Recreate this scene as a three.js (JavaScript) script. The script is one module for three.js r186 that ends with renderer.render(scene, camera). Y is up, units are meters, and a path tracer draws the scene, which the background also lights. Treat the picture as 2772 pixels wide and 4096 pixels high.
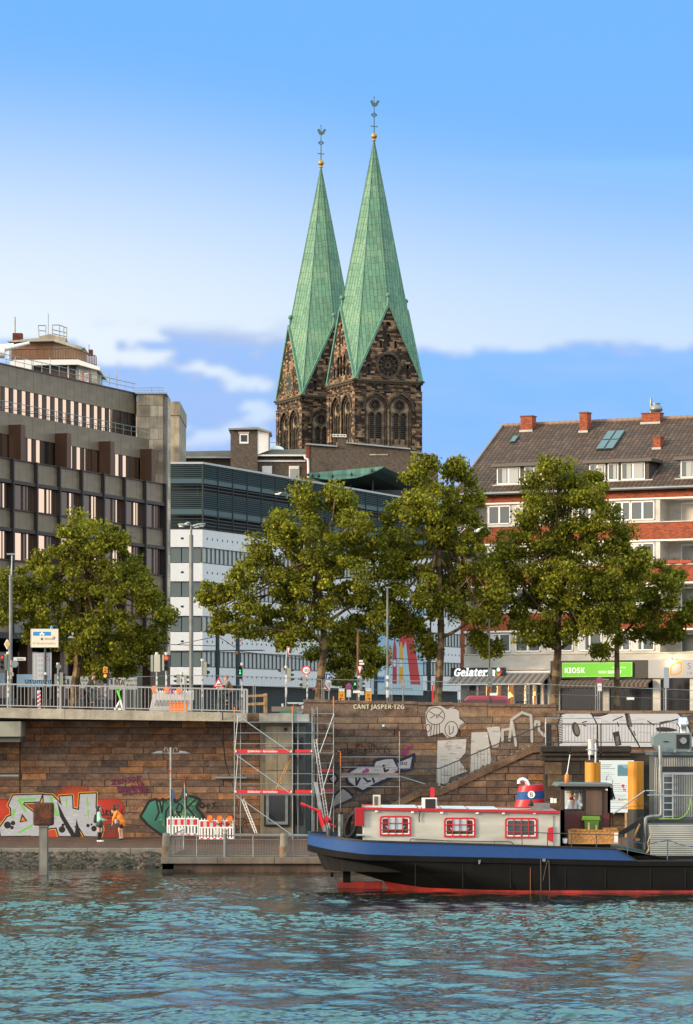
import * as THREE from 'three';
import { mergeGeometries, toCreasedNormals } from 'three/addons/utils/BufferGeometryUtils.js';
import { RoundedBoxGeometry } from 'three/addons/geometries/RoundedBoxGeometry.js';
import { MarchingCubes } from 'three/addons/objects/MarchingCubes.js';

const V = (x, y, z) => new THREE.Vector3(x, y, z);
const C = (r, g, b) => new THREE.Color().setRGB(r, g, b);
const hex = (h) => new THREE.Color(h);
let seed_ = 7;
const rnd = () => { seed_ = (seed_ + 0x6d2b79f5) | 0; let t = Math.imul(seed_ ^ (seed_ >>> 15), 1 | seed_); t = (t + Math.imul(t ^ (t >>> 7), 61 | t)) ^ t; return ((t ^ (t >>> 14)) >>> 0) / 4294967296; };
const reseed = (n) => { seed_ = n * 7919; };
const rr = (a, b) => a + (b - a) * rnd();
const pick = (a) => a[Math.floor(rnd() * a.length)];
const clamp = (x, a = 0, b = 1) => Math.min(b, Math.max(a, x));
const sstep = (a, b, x) => { const t = clamp((x - a) / (b - a)); return t * t * (3 - 2 * t); };
const lerp = (a, b, t) => a + (b - a) * t;
const R = Math.PI / 180;

// ---------- camera: level, on the opposite bank, with the lens shifted up ----------
const F = 12750, CX = 1386, HY = 2900, H = 6.5;            // focal length, centre, horizon (photograph pixels), eye height
const scene = new THREE.Scene();
const camera = new THREE.PerspectiveCamera(2 * Math.atan(2048 / F) / R, 2772 / 4096, 1, 6000);
camera.position.set(0, H, 0);
camera.lookAt(0, H, -100);
camera.setViewOffset(2772, 4096, 0, 2048 - HY, 2772, 4096);
const X = (px, d) => (px - CX) / F * d, Y = (py, d) => H - (py - HY) / F * d, P = (px, py, d) => V(X(px, d), Y(py, d), -d), L = (n, d) => n * d / F;

// ---------- sky ----------
const hash2 = (x, y) => { let h = Math.imul(x | 0, 374761393) + Math.imul(y | 0, 668265263); h = Math.imul(h ^ (h >>> 13), 1274126177); return ((h ^ (h >>> 16)) >>> 0) / 4294967296; };
const vnoise = (x, y, wx = 0, wy = 0) => {
  const ix = Math.floor(x), iy = Math.floor(y), fx = x - ix, fy = y - iy, u = fx * fx * (3 - 2 * fx), v = fy * fy * (3 - 2 * fy);
  const w = (a, n) => (n ? ((a % n) + n) % n : a);
  const a = hash2(w(ix, wx), w(iy, wy)), b = hash2(w(ix + 1, wx), w(iy, wy)), c = hash2(w(ix, wx), w(iy + 1, wy)), d = hash2(w(ix + 1, wx), w(iy + 1, wy));
  return lerp(lerp(a, b, u), lerp(c, d, u), v);
};
const fbm = (x, y, o = 4, wx = 0, wy = 0) => { let s = 0, a = 0.5, t = 0; for (let i = 0; i < o; i++) { s += a * vnoise(x + i * 17.3 * (wx ? 0 : 1), y + i * 9.1 * (wy ? 0 : 1), wx, wy); t += a; a *= 0.5; x *= 2; y *= 2; wx *= 2; wy *= 2; } return s / t; };
const SUN_AZ = -112, SUN_EL = 15;
const mix3 = (a, b, t) => [lerp(a[0], b[0], t), lerp(a[1], b[1], t), lerp(a[2], b[2], t)];
function skyColor(a, e) {                                  // a: degrees to the right of the view, e: degrees above the horizon
  if (e < -0.5) return [0.10, 0.11, 0.12];
  const s = Math.tanh(a / 6.5), K = 0.67;                     // left brighter, right deeper; K: the exposure the photograph gives the sky
  let c = mix3([0.34, 0.62, 1.0], [0.19, 0.49, 1.0], sstep(3, 12.5, e));
  const back = 0.5 - 0.5 * Math.cos((a - SUN_AZ) * R);      // away from the sun
  const hi = lerp(12.9, 10.3, s * 0.5 + 0.5), w = sstep(hi, lerp(7.0, 6.0, s * 0.5 + 0.5), e) * lerp(1.0, 0.52, s * 0.5 + 0.5);
  c = mix3(c, [0.88, 0.95, 1.0], w * 0.98);
  c = mix3(c, [0.52, 0.70, 1.0], sstep(6.7, 5.5, e) * 0.6);
  // cloud bank low down on the right, ragged streaks on the left
  const wa = a + 1.2 * (fbm(a * 0.3, e * 0.9, 3) - 0.5), n1 = fbm(wa * 0.55 + 11, e * 3.0 + 3, 5), n2 = fbm(wa * 1.15 + 31, e * 5.6 + 8, 6);
  const top = 6.72 + 0.75 * (fbm(a * 0.42 + 5, 2.7, 5) - 0.5), r = sstep(-1.6, 1.6, a);
  const body = sstep(top + 0.05, top - 0.12, e + 0.42 * (n2 - 0.5)) * sstep(3.0, 5.0, e) * lerp(1, 0.80, sstep(6.2, 4.8, e)) * (0.70 + 0.55 * n1);
  const band = sstep(7.3, 6.75, e + 0.5 * (n1 - 0.5)) * sstep(2.8, 4.2, e), streak = sstep(0.44, 0.53, n1 * 0.38 + n2 * 0.62 + 0.07 * sstep(-5.4, -2.2, a) + 0.05 * sstep(6.9, 6.2, e) - 0.06 * sstep(5.6, 4.6, e) - 0.035);
  const cl = lerp(band * streak, body, r);
  const dark = mix3([0.19, 0.33, 0.74], [0.09, 0.26, 0.76], r), pale = mix3([0.36, 0.54, 0.95], [0.15, 0.40, 0.98], r);
  c = mix3(c, mix3(dark, pale, clamp(sstep(6.6, 4.7, e) * 0.7 + (n2 - 0.45) * 2.2)), clamp(cl) * 0.93 * sstep(40, 18, Math.abs(a)));
  c = mix3(c, [0.98, 0.80, 0.72], sstep(14, 42, a) * sstep(15, 8, e) * sstep(175, 130, a) * 0.9);     // the pink eastern evening sky that the office windows mirror
  const k = lerp(K, 1.0, Math.max(sstep(16, 30, e), sstep(12, 40, Math.abs(a)) * sstep(14, 6, e)));
  c = [c[0] * k, c[1] * k, c[2] * k];
  c = mix3(c, [0.44, 0.88, 0.95], sstep(13, 20, e));         // paler and hazier towards the zenith and behind the viewer
  c = mix3(c, [1.22, 1.17, 1.14], Math.max(sstep(92, 150, Math.abs(a)), sstep(30, 90, Math.abs(a)) * sstep(17, 34, e)) * sstep(88, 40, e) * 0.85);
  const da = ((a - SUN_AZ + 540) % 360) - 180, glow = Math.exp(-(da * da) / 900 - (e * e) / 160);
  c = [c[0] + 0.9 * glow, c[1] + 0.5 * glow, c[2] + 0.18 * glow];
  return c;
}
{
  const w = 4096, h = 2048, data = new Float32Array(w * h * 4);
  for (let y = 0; y < h; y++) {
    const e = (y + 0.5) / h * 180 - 90;
    for (let x = 0; x < w; x++) {
      const a = ((x + 0.5) / w - 0.25) * 360, c = skyColor(a > 180 ? a - 360 : a, e), o = (y * w + x) * 4;
      data[o] = c[0]; data[o + 1] = c[1]; data[o + 2] = c[2]; data[o + 3] = 1;
    }
  }
  const t = new THREE.DataTexture(data, w, h, THREE.RGBAFormat, THREE.FloatType);
  t.mapping = THREE.EquirectangularReflectionMapping; t.magFilter = THREE.LinearFilter; t.minFilter = THREE.LinearFilter; t.needsUpdate = true;
  scene.background = t; scene.environment = t;
}
// ---------- sun: very low, from the left, soft ----------
const sun = new THREE.DirectionalLight(C(1.0, 0.77, 0.50), 3.4);
sun.position.set(Math.sin(SUN_AZ * R) * 400, Math.tan(SUN_EL * R) * 400, -Math.cos(SUN_AZ * R) * 400 - 220);
sun.target.position.set(0, 0, -220);
sun.castShadow = true; sun.shadow.radius = 26; sun.shadow.mapSize.set(2048, 2048);
Object.assign(sun.shadow.camera, { left: -320, right: 320, top: 160, bottom: -160, near: 1, far: 900 });
scene.add(sun, sun.target);
const renderer = new THREE.WebGLRenderer({ antialias: true });
renderer.toneMapping = THREE.LinearToneMapping;
renderer.toneMappingExposure = 1.5;
renderer.shadowMap.enabled = true; renderer.shadowMap.type = THREE.PCFSoftShadowMap;

// ---------- textures ----------
function tex(n, metres, f, bump) {                         // f(u, v in 0..1, x, y) -> [r, g, b] sRGB 0..1 or a height
  const d = new Uint8Array(n * n * 4);
  for (let y = 0; y < n; y++) for (let x = 0; x < n; x++) { const c = f(x / n, y / n), o = (y * n + x) * 4, k = typeof c === 'number'; for (let i = 0; i < 3; i++) d[o + i] = clamp(k ? c : c[i]) * 255; d[o + 3] = 255; }
  const t = new THREE.DataTexture(d, n, n, THREE.RGBAFormat);
  t.wrapS = t.wrapT = THREE.RepeatWrapping; t.magFilter = THREE.LinearFilter; t.minFilter = THREE.LinearMipmapLinearFilter;
  if (!bump) t.colorSpace = THREE.SRGBColorSpace;
  t.repeat.set(1 / (metres[0] ?? metres), 1 / (metres[1] ?? metres)); t.needsUpdate = true;
  return t;
}
const tint = (v, c = [1, 1, 1]) => [v * c[0], v * c[1], v * c[2]];
const T = {};
T.grain = tex(256, 1.6, (u, v) => 0.94 + 0.07 * fbm(u * 16, v * 16, 4, 16, 16));
T.grainB = tex(256, 0.9, (u, v) => fbm(u * 20, v * 20, 3, 20, 20), true);
T.stain = tex(512, 5, (u, v) => { const s = fbm(u * 4, v * 5, 5, 4, 5), k = fbm(u * 20, v * 4 + 3, 3, 20, 4); return tint(clamp(0.5 + 0.75 * (s * 0.65 + k * 0.35)), [1, 0.985, 0.96]); });
T.stone = tex(512, 2.2, (u, v) => { const s = fbm(u * 5, v * 5, 5, 5, 5), g = fbm(u * 60, v * 60, 2, 60, 60); return tint(0.45 + 0.55 * s + 0.3 * (g - 0.5), [1, 0.97 + 0.05 * s, 0.95]); });
T.metal = tex(256, 3, (u, v) => { const s = fbm(u * 3, v * 9, 4, 3, 9); return 0.78 + 0.26 * s; });
T.rust = tex(256, 1.2, (u, v) => { const s = fbm(u * 6, v * 6, 5, 6, 6); return mix3([0.36, 0.24, 0.19], [0.55, 0.34, 0.22], sstep(0.3, 0.7, s)); });
T.wood = tex(256, [0.5, 2.5], (u, v) => { const s = fbm(u * 14, v * 2, 4, 14, 2); return 0.62 + 0.42 * s; });
T.chip = tex(256, 0.8, (u, v) => { const s = fbm(u * 22, v * 22, 3, 22, 22); return tint(0.6 + 0.55 * (s - 0.2), [1, 0.96, 0.88]); });
function brick(cols, rows, tone, mortar, vary) {
  return (u, v) => {
    const ry = v * rows, row = Math.floor(ry), x = u * cols + (row % 2) * 0.5, col = ((Math.floor(x) % cols) + cols) % cols, fx = x - Math.floor(x), fy = ry - row;
    if (fx < 0.045 || fy < 0.13) return mortar;
    const k = 1 - vary / 2 + vary * hash2(col * 7 + 3, row * 13), n = 0.9 + 0.2 * fbm(u * 40, v * 40, 2, 40, 40), h = hash2(col + 91, row * 3);
    return [tone[0] * k * n, tone[1] * k * n * (0.92 + 0.16 * h), tone[2] * k * n];
  };
}
T.redbrick = tex(512, 1.92, brick(8, 24, [0.74, 0.39, 0.26], [0.62, 0.52, 0.44], 0.35));
T.greybrick = tex(512, 1.92, brick(8, 24, [0.36, 0.325, 0.30], [0.40, 0.37, 0.345], 0.4));
T.church = tex(1024, [7.5, 8], (u, v) => {
  const rows = 24, ry = v * rows, row = Math.floor(ry), cols = 8 + (row * 5) % 4, x = u * cols + (row % 2) * 0.37, col = ((Math.floor(x) % cols) + cols) % cols, fx = x - Math.floor(x), fy = ry - row;
  const h = hash2(col * 3 + 1, row * 7 + 2), soot = fbm(u * 5, v * 6, 5, 5, 6), up = fbm(u * 30, v * 30, 3, 30, 30);
  let c = mix3([0.165, 0.135, 0.115], [0.64, 0.53, 0.42], clamp(sstep(0.30, 0.66, soot * 0.55 + h * 0.45) + 0.2 * (up - 0.5)));
  if (h > 0.9) c = mix3(c, [0.76, 0.66, 0.54], 0.6);
  const j = fx < 0.03 || fy < 0.07 ? 0.5 : 1;
  return tint(j, c);
});
T.churchB = tex(512, [7.5, 8], (u, v) => { const ry = v * 24, row = Math.floor(ry), cols = 8 + (row * 5) % 4, x = u * cols + (row % 2) * 0.37, fx = x - Math.floor(x), fy = ry - row; return (fx < 0.03 || fy < 0.08 ? 0 : 0.6 + 0.4 * hash2(Math.floor(x), row)) * 0.9 + 0.1 * fbm(u * 40, v * 40, 2, 40, 40); }, true);
T.copper = tex(1024, [7.0, 10.6], (u, v) => {              // standing-seam sheets, each with its own patina
  const cols = 12, cx = u * cols, col = Math.floor(cx), ry = v * 10 + hash2(col, 5) * 0.75, row = Math.floor(ry), fx = cx - col, fy = ry - row;
  const h = hash2(col + 3, (row % 10) * 5 + 1), n = fbm(u * 12, v * 8, 4, 12, 8);
  let c = mix3([0.42, 0.62, 0.53], [0.50, 0.70, 0.59], clamp(0.5 + (h - 0.5) * 0.75 + (n - 0.5) * 0.9));
  if (h > 0.88) c = mix3(c, [0.36, 0.52, 0.43], 0.6);
  const run = fbm(u * 34, v * 3, 4, 34, 3), blot = fbm(u * 5 + 0.5, v * 4, 4, 5, 4); c = mix3(c, [0.30, 0.40, 0.33], 0.55 * sstep(0.55, 0.72, run * 0.7 + blot * 0.3)); c = mix3(c, [0.62, 0.74, 0.60], 0.45 * sstep(0.54, 0.7, blot));
  return tint(fx < 0.11 ? 0.58 : fy < 0.05 ? 0.86 : 1, c);
});
T.copperB = tex(512, [7.0, 10.6], (u, v) => { const cx = u * 12, fx = cx - Math.floor(cx), ry = v * 10 + hash2(Math.floor(cx), 5) * 0.75; return fx < 0.09 ? 1 : ry - Math.floor(ry) < 0.04 ? 0.6 : 0.1; }, true);
T.tiles = tex(512, [2.4, 2.8], (u, v) => {
  const ry = v * 8, row = Math.floor(ry), cx = u * 8, col = Math.floor(cx), fx = cx - col, fy = ry - row, h = hash2(col + 5, row * 3), n = fbm(u * 10, v * 10, 4, 10, 10);
  const c = mix3([0.30, 0.235, 0.205], [0.47, 0.37, 0.315], clamp(h * 0.7 + n * 0.5 - 0.1));
  return tint(fy < 0.13 ? 0.5 : 0.72 + 0.4 * Math.sin(fx * Math.PI), c);
});
T.tilesB = tex(256, [2.4, 2.8], (u, v) => { const fx = u * 8 - Math.floor(u * 8), fy = v * 8 - Math.floor(v * 8); return 0.5 * Math.sin(fx * Math.PI) + 0.5 * (1 - fy); }, true);
T.bark = tex(256, 1.5, (u, v) => { const s = fbm(u * 6, v * 5, 4, 6, 5); return s > 0.55 ? [0.74, 0.66, 0.52] : s > 0.44 ? [0.56, 0.48, 0.37] : [0.42, 0.35, 0.27]; });
T.paving = tex(512, 2.4, (u, v) => { const ry = v * 12, row = Math.floor(ry), x = u * 12 + (row % 2) * 0.5, fx = x - Math.floor(x), fy = ry - row, h = hash2(Math.floor(x) % 12, row), n = fbm(u * 8, v * 8, 4, 8, 8); const k = fx < 0.07 || fy < 0.07 ? 0.55 : 0.8 + 0.2 * h; return tint(k * (0.75 + 0.5 * n), [0.56, 0.45, 0.39]); });

// ---------- materials ----------
function M(color, rough = 0.8, o = {}) {
  const m = o.phys ? new THREE.MeshPhysicalMaterial() : new THREE.MeshStandardMaterial();
  m.color = Array.isArray(color) ? C(...color) : hex(color); m.roughness = rough; m.metalness = o.metal ?? 0;
  if (o.map) m.map = o.map;
  if (o.bump) { m.bumpMap = o.bump; m.bumpScale = o.bs ?? 0.01; }
  if (o.emissive) { m.emissive = C(...o.emissive); m.emissiveIntensity = o.ei ?? 1; }
  for (const k of ['clearcoat', 'clearcoatRoughness', 'transmission', 'thickness', 'ior', 'side', 'vertexColors', 'specularIntensity', 'transparent', 'alphaTest']) if (o[k] !== undefined) m[k] = o[k];
  if (o.specularColor) m.specularColor = C(...o.specularColor);
  return m;
}
const m = {
  concrete: M([0.50, 0.47, 0.41], 0.9, { map: T.stain, bump: T.grainB, bs: 0.01 }),
  concreteDark: M([0.22, 0.20, 0.18], 0.9, { map: T.stain, bump: T.grainB, bs: 0.01 }),
  beige: M([0.42, 0.36, 0.28], 0.85, { map: T.stain }),
  galv: M([0.32, 0.35, 0.36], 0.45, { metal: 0.6, map: T.metal }),
  steel: M([0.55, 0.56, 0.57], 0.35, { metal: 0.9, map: T.metal }),
  chrome: M([0.75, 0.75, 0.74], 0.15, { metal: 1 }),
  railPaint: M([0.34, 0.345, 0.35], 0.5, { map: T.grain }),
  darkSteel: M([0.035, 0.038, 0.04], 0.5),
  pole: M([0.20, 0.21, 0.21], 0.5, { metal: 0.3, map: T.metal }),
  poleTeal: M([0.02, 0.045, 0.055], 0.5),
  black: M([0.012, 0.012, 0.013], 0.6),
  rubber: M([0.02, 0.02, 0.02], 0.9),
  white: M([0.74, 0.74, 0.73], 0.5, { map: T.grain }),
  whitePlain: M([0.78, 0.78, 0.77], 0.5),
  red: M([0.50, 0.015, 0.02], 0.4, { map: T.grain }),
  redSign: M([0.60, 0.02, 0.025], 0.4),
  orange: M([0.75, 0.17, 0.02], 0.45),
  orangeLamp: M([0.85, 0.16, 0.02], 0.25, { emissive: [1, 0.18, 0.02], ei: 0.25 }),
  yellow: M([0.62, 0.25, 0.014], 0.5, { map: T.grain }),
  glassDark: M([0.012, 0.014, 0.016], 0.06, { phys: true, specularIntensity: 1 }),
  bronzeGlass: M([0.70, 0.62, 0.50], 0.04, { metal: 1 }),
  glassBlue: M([0.25, 0.31, 0.33], 0.12, { phys: true }),
  mesh: M([0.10, 0.11, 0.12], 0.6, { metal: 0.5 }),
  wood: M([0.42, 0.24, 0.11], 0.8, { map: T.wood }),
  rawWood: M([0.62, 0.36, 0.17], 0.8, { map: T.wood }),
  osb: M([0.72, 0.36, 0.12], 0.8, { map: T.chip }),
  skin: M([0.50, 0.28, 0.19], 0.6),
  brown: M([0.052, 0.037, 0.028], 0.55, { map: T.metal }),
  warm: M([1, 0.8, 0.5], 0.4, { emissive: [1, 0.62, 0.25], ei: 4 }),
};

// ---------- building blocks ----------
const used = {}, baseOf = new Map();
const numbered = (n) => { const k = used[n] = (used[n] ?? -1) + 1; return k ? n + '_' + String(k).padStart(3, '0') : n; };
function ready(g, keep) {                                  // unindexed, position + normal + uv (uv in metres by the main axis of each face)
  const q = g.index ? g.toNonIndexed() : g.clone();
  for (const k of Object.keys(q.attributes)) if (!['position', 'normal', 'uv', ...(keep === 'color' ? ['color'] : [])].includes(k)) q.deleteAttribute(k);
  q.morphAttributes = {};
  if (!q.attributes.normal) q.computeVertexNormals();
  if (keep && q.attributes.uv) return q;
  const p = q.attributes.position, uv = new Float32Array(p.count * 2), a = V(), b = V(), c = V();
  for (let i = 0; i < p.count; i += 3) {
    a.fromBufferAttribute(p, i); b.fromBufferAttribute(p, i + 1); c.fromBufferAttribute(p, i + 2);
    const n = b.clone().sub(a).cross(c.clone().sub(a)), nx = Math.abs(n.x), ny = Math.abs(n.y), nz = Math.abs(n.z);
    [a, b, c].forEach((v, k) => { const o = (i + k) * 2; if (ny > nx && ny > nz) { uv[o] = v.x; uv[o + 1] = v.z; } else if (nx > nz) { uv[o] = v.z; uv[o + 1] = v.y; } else { uv[o] = v.x; uv[o + 1] = v.y; } });
  }
  q.setAttribute('uv', new THREE.BufferAttribute(uv, 2));
  return q;
}
function joined(geos, keep) { const l = (Array.isArray(geos) ? geos.flat(9) : [geos]).map((g) => ready(g, keep)); return l.length > 1 ? mergeGeometries(l) : l[0]; }
function part(parent, name, geos, material, o = {}) {      // one mesh under a thing (or a part); geometry is given in the thing's outer coordinates
  const g = joined(geos, o.keep), b = baseOf.get(parent);
  if (b) g.translate(-b.x, -b.y, -b.z);
  const k = new THREE.Mesh(g, material); k.name = name; k.castShadow = k.receiveShadow = true;
  if (o.label) k.userData.label = o.label;
  if (o.kind) k.userData.kind = o.kind;
  baseOf.set(k, b); parent.add(k);
  return k;
}
function thing(name, label, category, at, o = {}) {        // a Group at the thing's base; parts are given in world coordinates, or along a turned frame when o.turn is set
  const g = new THREE.Group(); g.name = numbered(name); g.position.copy(at); scene.add(g);
  if (o.turn !== undefined) { g.rotation.y = o.turn; baseOf.set(g, V(0, at.y, 0)); } else baseOf.set(g, at.clone());
  g.userData = { label, category }; if (o.group) g.userData.group = o.group;
  return g;
}
function single(name, label, category, geos, material, o = {}) { // a thing that is one mesh
  const g = joined(geos, o.keep); g.computeBoundingBox(); const bb = g.boundingBox, at = V((bb.min.x + bb.max.x) / 2, bb.min.y, (bb.min.z + bb.max.z) / 2);
  g.translate(-at.x, -at.y, -at.z);
  const k = new THREE.Mesh(g, material); k.name = numbered(name); k.position.copy(at); k.castShadow = k.receiveShadow = true; scene.add(k);
  k.userData = { label }; if (category) k.userData.category = category; if (o.group) k.userData.group = o.group; if (o.kind) k.userData.kind = o.kind;
  return k;
}
function setting(name, geos, material, o = {}) { const k = single(name, o.label, null, geos, material, { ...o, kind: 'structure' }); if (!o.label) delete k.userData.label; return k; }
function copyOf(root, at, label, turn) { const r = root.clone(); r.name = numbered(root.name.replace(/_\d+$/, '')); r.position.copy(at); if (turn !== undefined) r.rotation.y = turn; r.userData = { ...root.userData }; if (label) r.userData.label = label; scene.add(r); return r; }
const box = (w, h, d, x, y, z) => new THREE.BoxGeometry(w, h, d).translate(x, y, z);
const span = (x0, x1, y0, y1, z0, z1) => box(Math.abs(x1 - x0), Math.abs(y1 - y0), Math.abs(z1 - z0), (x0 + x1) / 2, (y0 + y1) / 2, (z0 + z1) / 2);
const pbox = (x0, y0, x1, y1, d, t = 0.1) => span(X(x0, d), X(x1, d), Y(y1, d), Y(y0, d), -d, -d - t);         // by its front face in the photograph, t metres thick
function bar(p, q, r, n = 6, r2 = r) {
  const v = q.clone().sub(p), l = v.length(), g = new THREE.CylinderGeometry(r2, r, l, n, 1);
  g.applyQuaternion(new THREE.Quaternion().setFromUnitVectors(V(0, 1, 0), v.normalize()));
  return g.translate((p.x + q.x) / 2, (p.y + q.y) / 2, (p.z + q.z) / 2);
}
const pbar = (x0, y0, x1, y1, d, r, n = 6, d2 = d) => bar(P(x0, y0, d), P(x1, y1, d2), r, n);
function beam(p, q, w, t) {                                // a rectangular bar
  const v = q.clone().sub(p), l = v.length(), g = new THREE.BoxGeometry(w, l, t);
  g.applyQuaternion(new THREE.Quaternion().setFromUnitVectors(V(0, 1, 0), v.normalize()));
  return g.translate((p.x + q.x) / 2, (p.y + q.y) / 2, (p.z + q.z) / 2);
}
const pipe = (pts, r, n = 8, seg = 24, closed = false) => new THREE.TubeGeometry(new THREE.CatmullRomCurve3(pts, closed, 'catmullrom', 0.3), seg, r, n, closed);
const rbox = (w, h, d, x, y, z, r = 0.03) => new RoundedBoxGeometry(w, h, d, 2, r).translate(x, y, z);
const ball = (x, y, z, r, n = 12) => new THREE.SphereGeometry(r, n, Math.round(n * 0.7)).translate(x, y, z);
const lathe = (pts, n = 12) => new THREE.LatheGeometry(pts.map((p) => new THREE.Vector2(p[0], p[1])), n);
const poly = (pts) => { const s = new THREE.Shape(); pts.forEach((p, i) => (i ? s.lineTo(p[0], p[1]) : s.moveTo(p[0], p[1]))); s.closePath(); return s; };
const slab = (shape, t, bevel = 0) => new THREE.ExtrudeGeometry(shape, { depth: t, curveSegments: 10, bevelEnabled: bevel > 0, bevelSize: bevel, bevelThickness: bevel, bevelSegments: 1 });
const pslab = (pts, d, t, bevel = 0) => slab(poly(pts.map(([x, y]) => [X(x, d), Y(y, d)])), t, bevel).translate(0, 0, -d - t - bevel);
function canvasTex(w, h, draw) { const c = document.createElement('canvas'); c.width = w; c.height = h; const g = c.getContext('2d'); draw(g, w, h); const t = new THREE.CanvasTexture(c); t.colorSpace = THREE.SRGBColorSpace; return t; }
// paint on a wall or print on a sign, drawn in photograph pixels over its own rectangle
function print(parent, name, x0, y0, x1, y1, d, k, draw, o = {}) {
  const t = canvasTex(Math.round((x1 - x0) * k), Math.round((y1 - y0) * k), (g) => { g.scale(k, k); g.translate(-x0, -y0); g.lineCap = g.lineJoin = 'round'; draw(g); });
  const mat = M([1, 1, 1], o.rough ?? 0.7, { map: t }); if (!o.solid) { mat.transparent = true; mat.alphaTest = 0; }
  if (o.tone) mat.color = C(o.tone, o.tone, o.tone);
  if (o.glow) { mat.emissive = C(1, 1, 1); mat.emissiveMap = t; mat.emissiveIntensity = o.glow; }
  const g = new THREE.PlaneGeometry(L(x1 - x0, d), L(y1 - y0, d)).translate(X((x0 + x1) / 2, d), Y((y0 + y1) / 2, d), -d);
  return part(parent, name, g, mat, { keep: true, label: o.label });
}
function stroke(g, color, w, pts, close) { g.strokeStyle = color; g.lineWidth = w; g.beginPath(); pts.forEach((p, i) => (i ? (p.length === 4 ? g.quadraticCurveTo(...p) : g.lineTo(...p)) : g.moveTo(...p))); if (close) g.closePath(); g.stroke(); }
function fill(g, color, pts, edge, w) { g.fillStyle = color; g.beginPath(); pts.forEach((p, i) => (i ? (p.length === 4 ? g.quadraticCurveTo(...p) : g.lineTo(...p)) : g.moveTo(...p))); g.closePath(); g.fill(); if (edge) { g.strokeStyle = edge; g.lineWidth = w; g.stroke(); } }
function words(g, s, x, y, size, color, font = 'bold', align = 'left', fam = 'sans-serif') { g.font = `${font} ${size}px ${fam}`; g.textAlign = align; g.textBaseline = 'alphabetic'; g.fillStyle = color; g.fillText(s, x, y); }
const STREET = 6.15, WALL = 163, ST = (x) => lerp(7.0, STREET, sstep(-1.5, 3, x));

// ================= the setting: water, banks, ground =================
function quads(list) { const p = []; for (const [a, b, c, d] of list) for (const v of [a, b, c, a, c, d]) p.push(v.x, v.y, v.z); const g = new THREE.BufferGeometry(); g.setAttribute('position', new THREE.Float32BufferAttribute(p, 3)); g.computeVertexNormals(); return g; }
{ // the river: one sheet, waves of many lengths where it is seen closely
  reseed(3);
  const waves = [];
  for (let i = 0; i < 72; i++) {
    const len = 0.21 * Math.pow(22, Math.pow(rnd(), 2.0)), k = 2 * Math.PI / len, dir = (rnd() * 2 - 1) * 1.25 + Math.PI / 2 + 0.1;
    waves.push([Math.cos(dir) * k, Math.sin(dir) * k, rr(0, 6.28), len * 0.0047 * (len > 2.2 ? 0.6 : 1) * rr(0.6, 1.2), len]);
  }
  const xs = [], ds = [];
  for (const v of [-900, -400, -160, -80, -45]) xs.push(v);
  for (let x = -22; x <= 22; x += 0.064) xs.push(x);
  for (const v of [45, 80, 160, 400, 900]) xs.push(v);
  for (const v of [-400, -100, 0, 40, 60]) ds.push(v);
  for (let d = 67; d < 149.5; d += lerp(0.075, 0.16, (d - 67) / 82)) ds.push(d);
  ds.push(154);
  const nx = xs.length, nd = ds.length, pos = new Float32Array(nx * nd * 3), uv = new Float32Array(nx * nd * 2), idx = [];
  for (let j = 0; j < nd; j++) for (let i = 0; i < nx; i++) {
    const x = xs[i], d = ds[j], o = j * nx + i;
    let y = 0;
    if (Math.abs(x) < 22.1 && d > 66 && d < 150) {
      const gust = 0.25 + 1.45 * sstep(0.25, 0.75, fbm(x * 0.10 + 3, d * 0.16 + 1, 3)), calm = 1 - 0.35 * Math.exp(-((d - 84 - 0.12 * x) ** 2) / 9), shore = lerp(0.30, 1.0, sstep(146, 108, d));
      for (const w of waves) { const s = Math.sin(w[0] * x + w[1] * d + w[2] + 0.6 * Math.sin(0.23 * x + w[2])); y += w[3] * (w[4] < 1.2 ? gust * calm : 1) * (s + 0.25 * s * s); }
      y *= shore * sstep(66.5, 70, d) * sstep(22.1, 20.5, Math.abs(x));
    }
    pos[o * 3] = x; pos[o * 3 + 1] = y; pos[o * 3 + 2] = -d; uv[o * 2] = x; uv[o * 2 + 1] = d;
    if (i && j) idx.push(o - nx - 1, o - nx, o, o - nx - 1, o, o - 1);
  }
  const g = new THREE.BufferGeometry(); g.setAttribute('position', new THREE.BufferAttribute(pos, 3)); g.setAttribute('uv', new THREE.BufferAttribute(uv, 2)); g.setIndex(idx); g.computeVertexNormals();
  const rip = tex(1024, [5, 5], (u, v) => 0.5 * fbm(u * 16, v * 34, 3, 16, 34) + 0.5 * fbm(u * 40 + 2, v * 75, 2, 40, 75), true);
  const w = new THREE.Mesh(g, M([0.014, 0.017, 0.012], 0.04, { phys: true, ior: 1.55, specularColor: [0.55, 1.0, 0.92], bump: rip, bs: 0.012 }));
  w.name = 'river'; w.userData = { kind: 'structure' }; w.receiveShadow = true; scene.add(w);
}
{ const q = [], xs = [-2500, -40, -1.5, -0.6, 0.3, 1.2, 2.1, 3, 40, 2500]; for (let i = 1; i < xs.length; i++) { const a = ST(xs[i - 1]), b = ST(xs[i]); q.push([V(xs[i - 1], a, -WALL - 0.4), V(xs[i], b, -WALL - 0.4), V(xs[i], b, -4500), V(xs[i - 1], a, -4500)]); } setting('ground', quads(q), M([0.06, 0.06, 0.06], 0.9, { map: T.stain })); }
const XQ = X(648, 140.5), PY = (d) => 0.66 + 0.29 * (d - 140.5) / 17.5;
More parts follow.
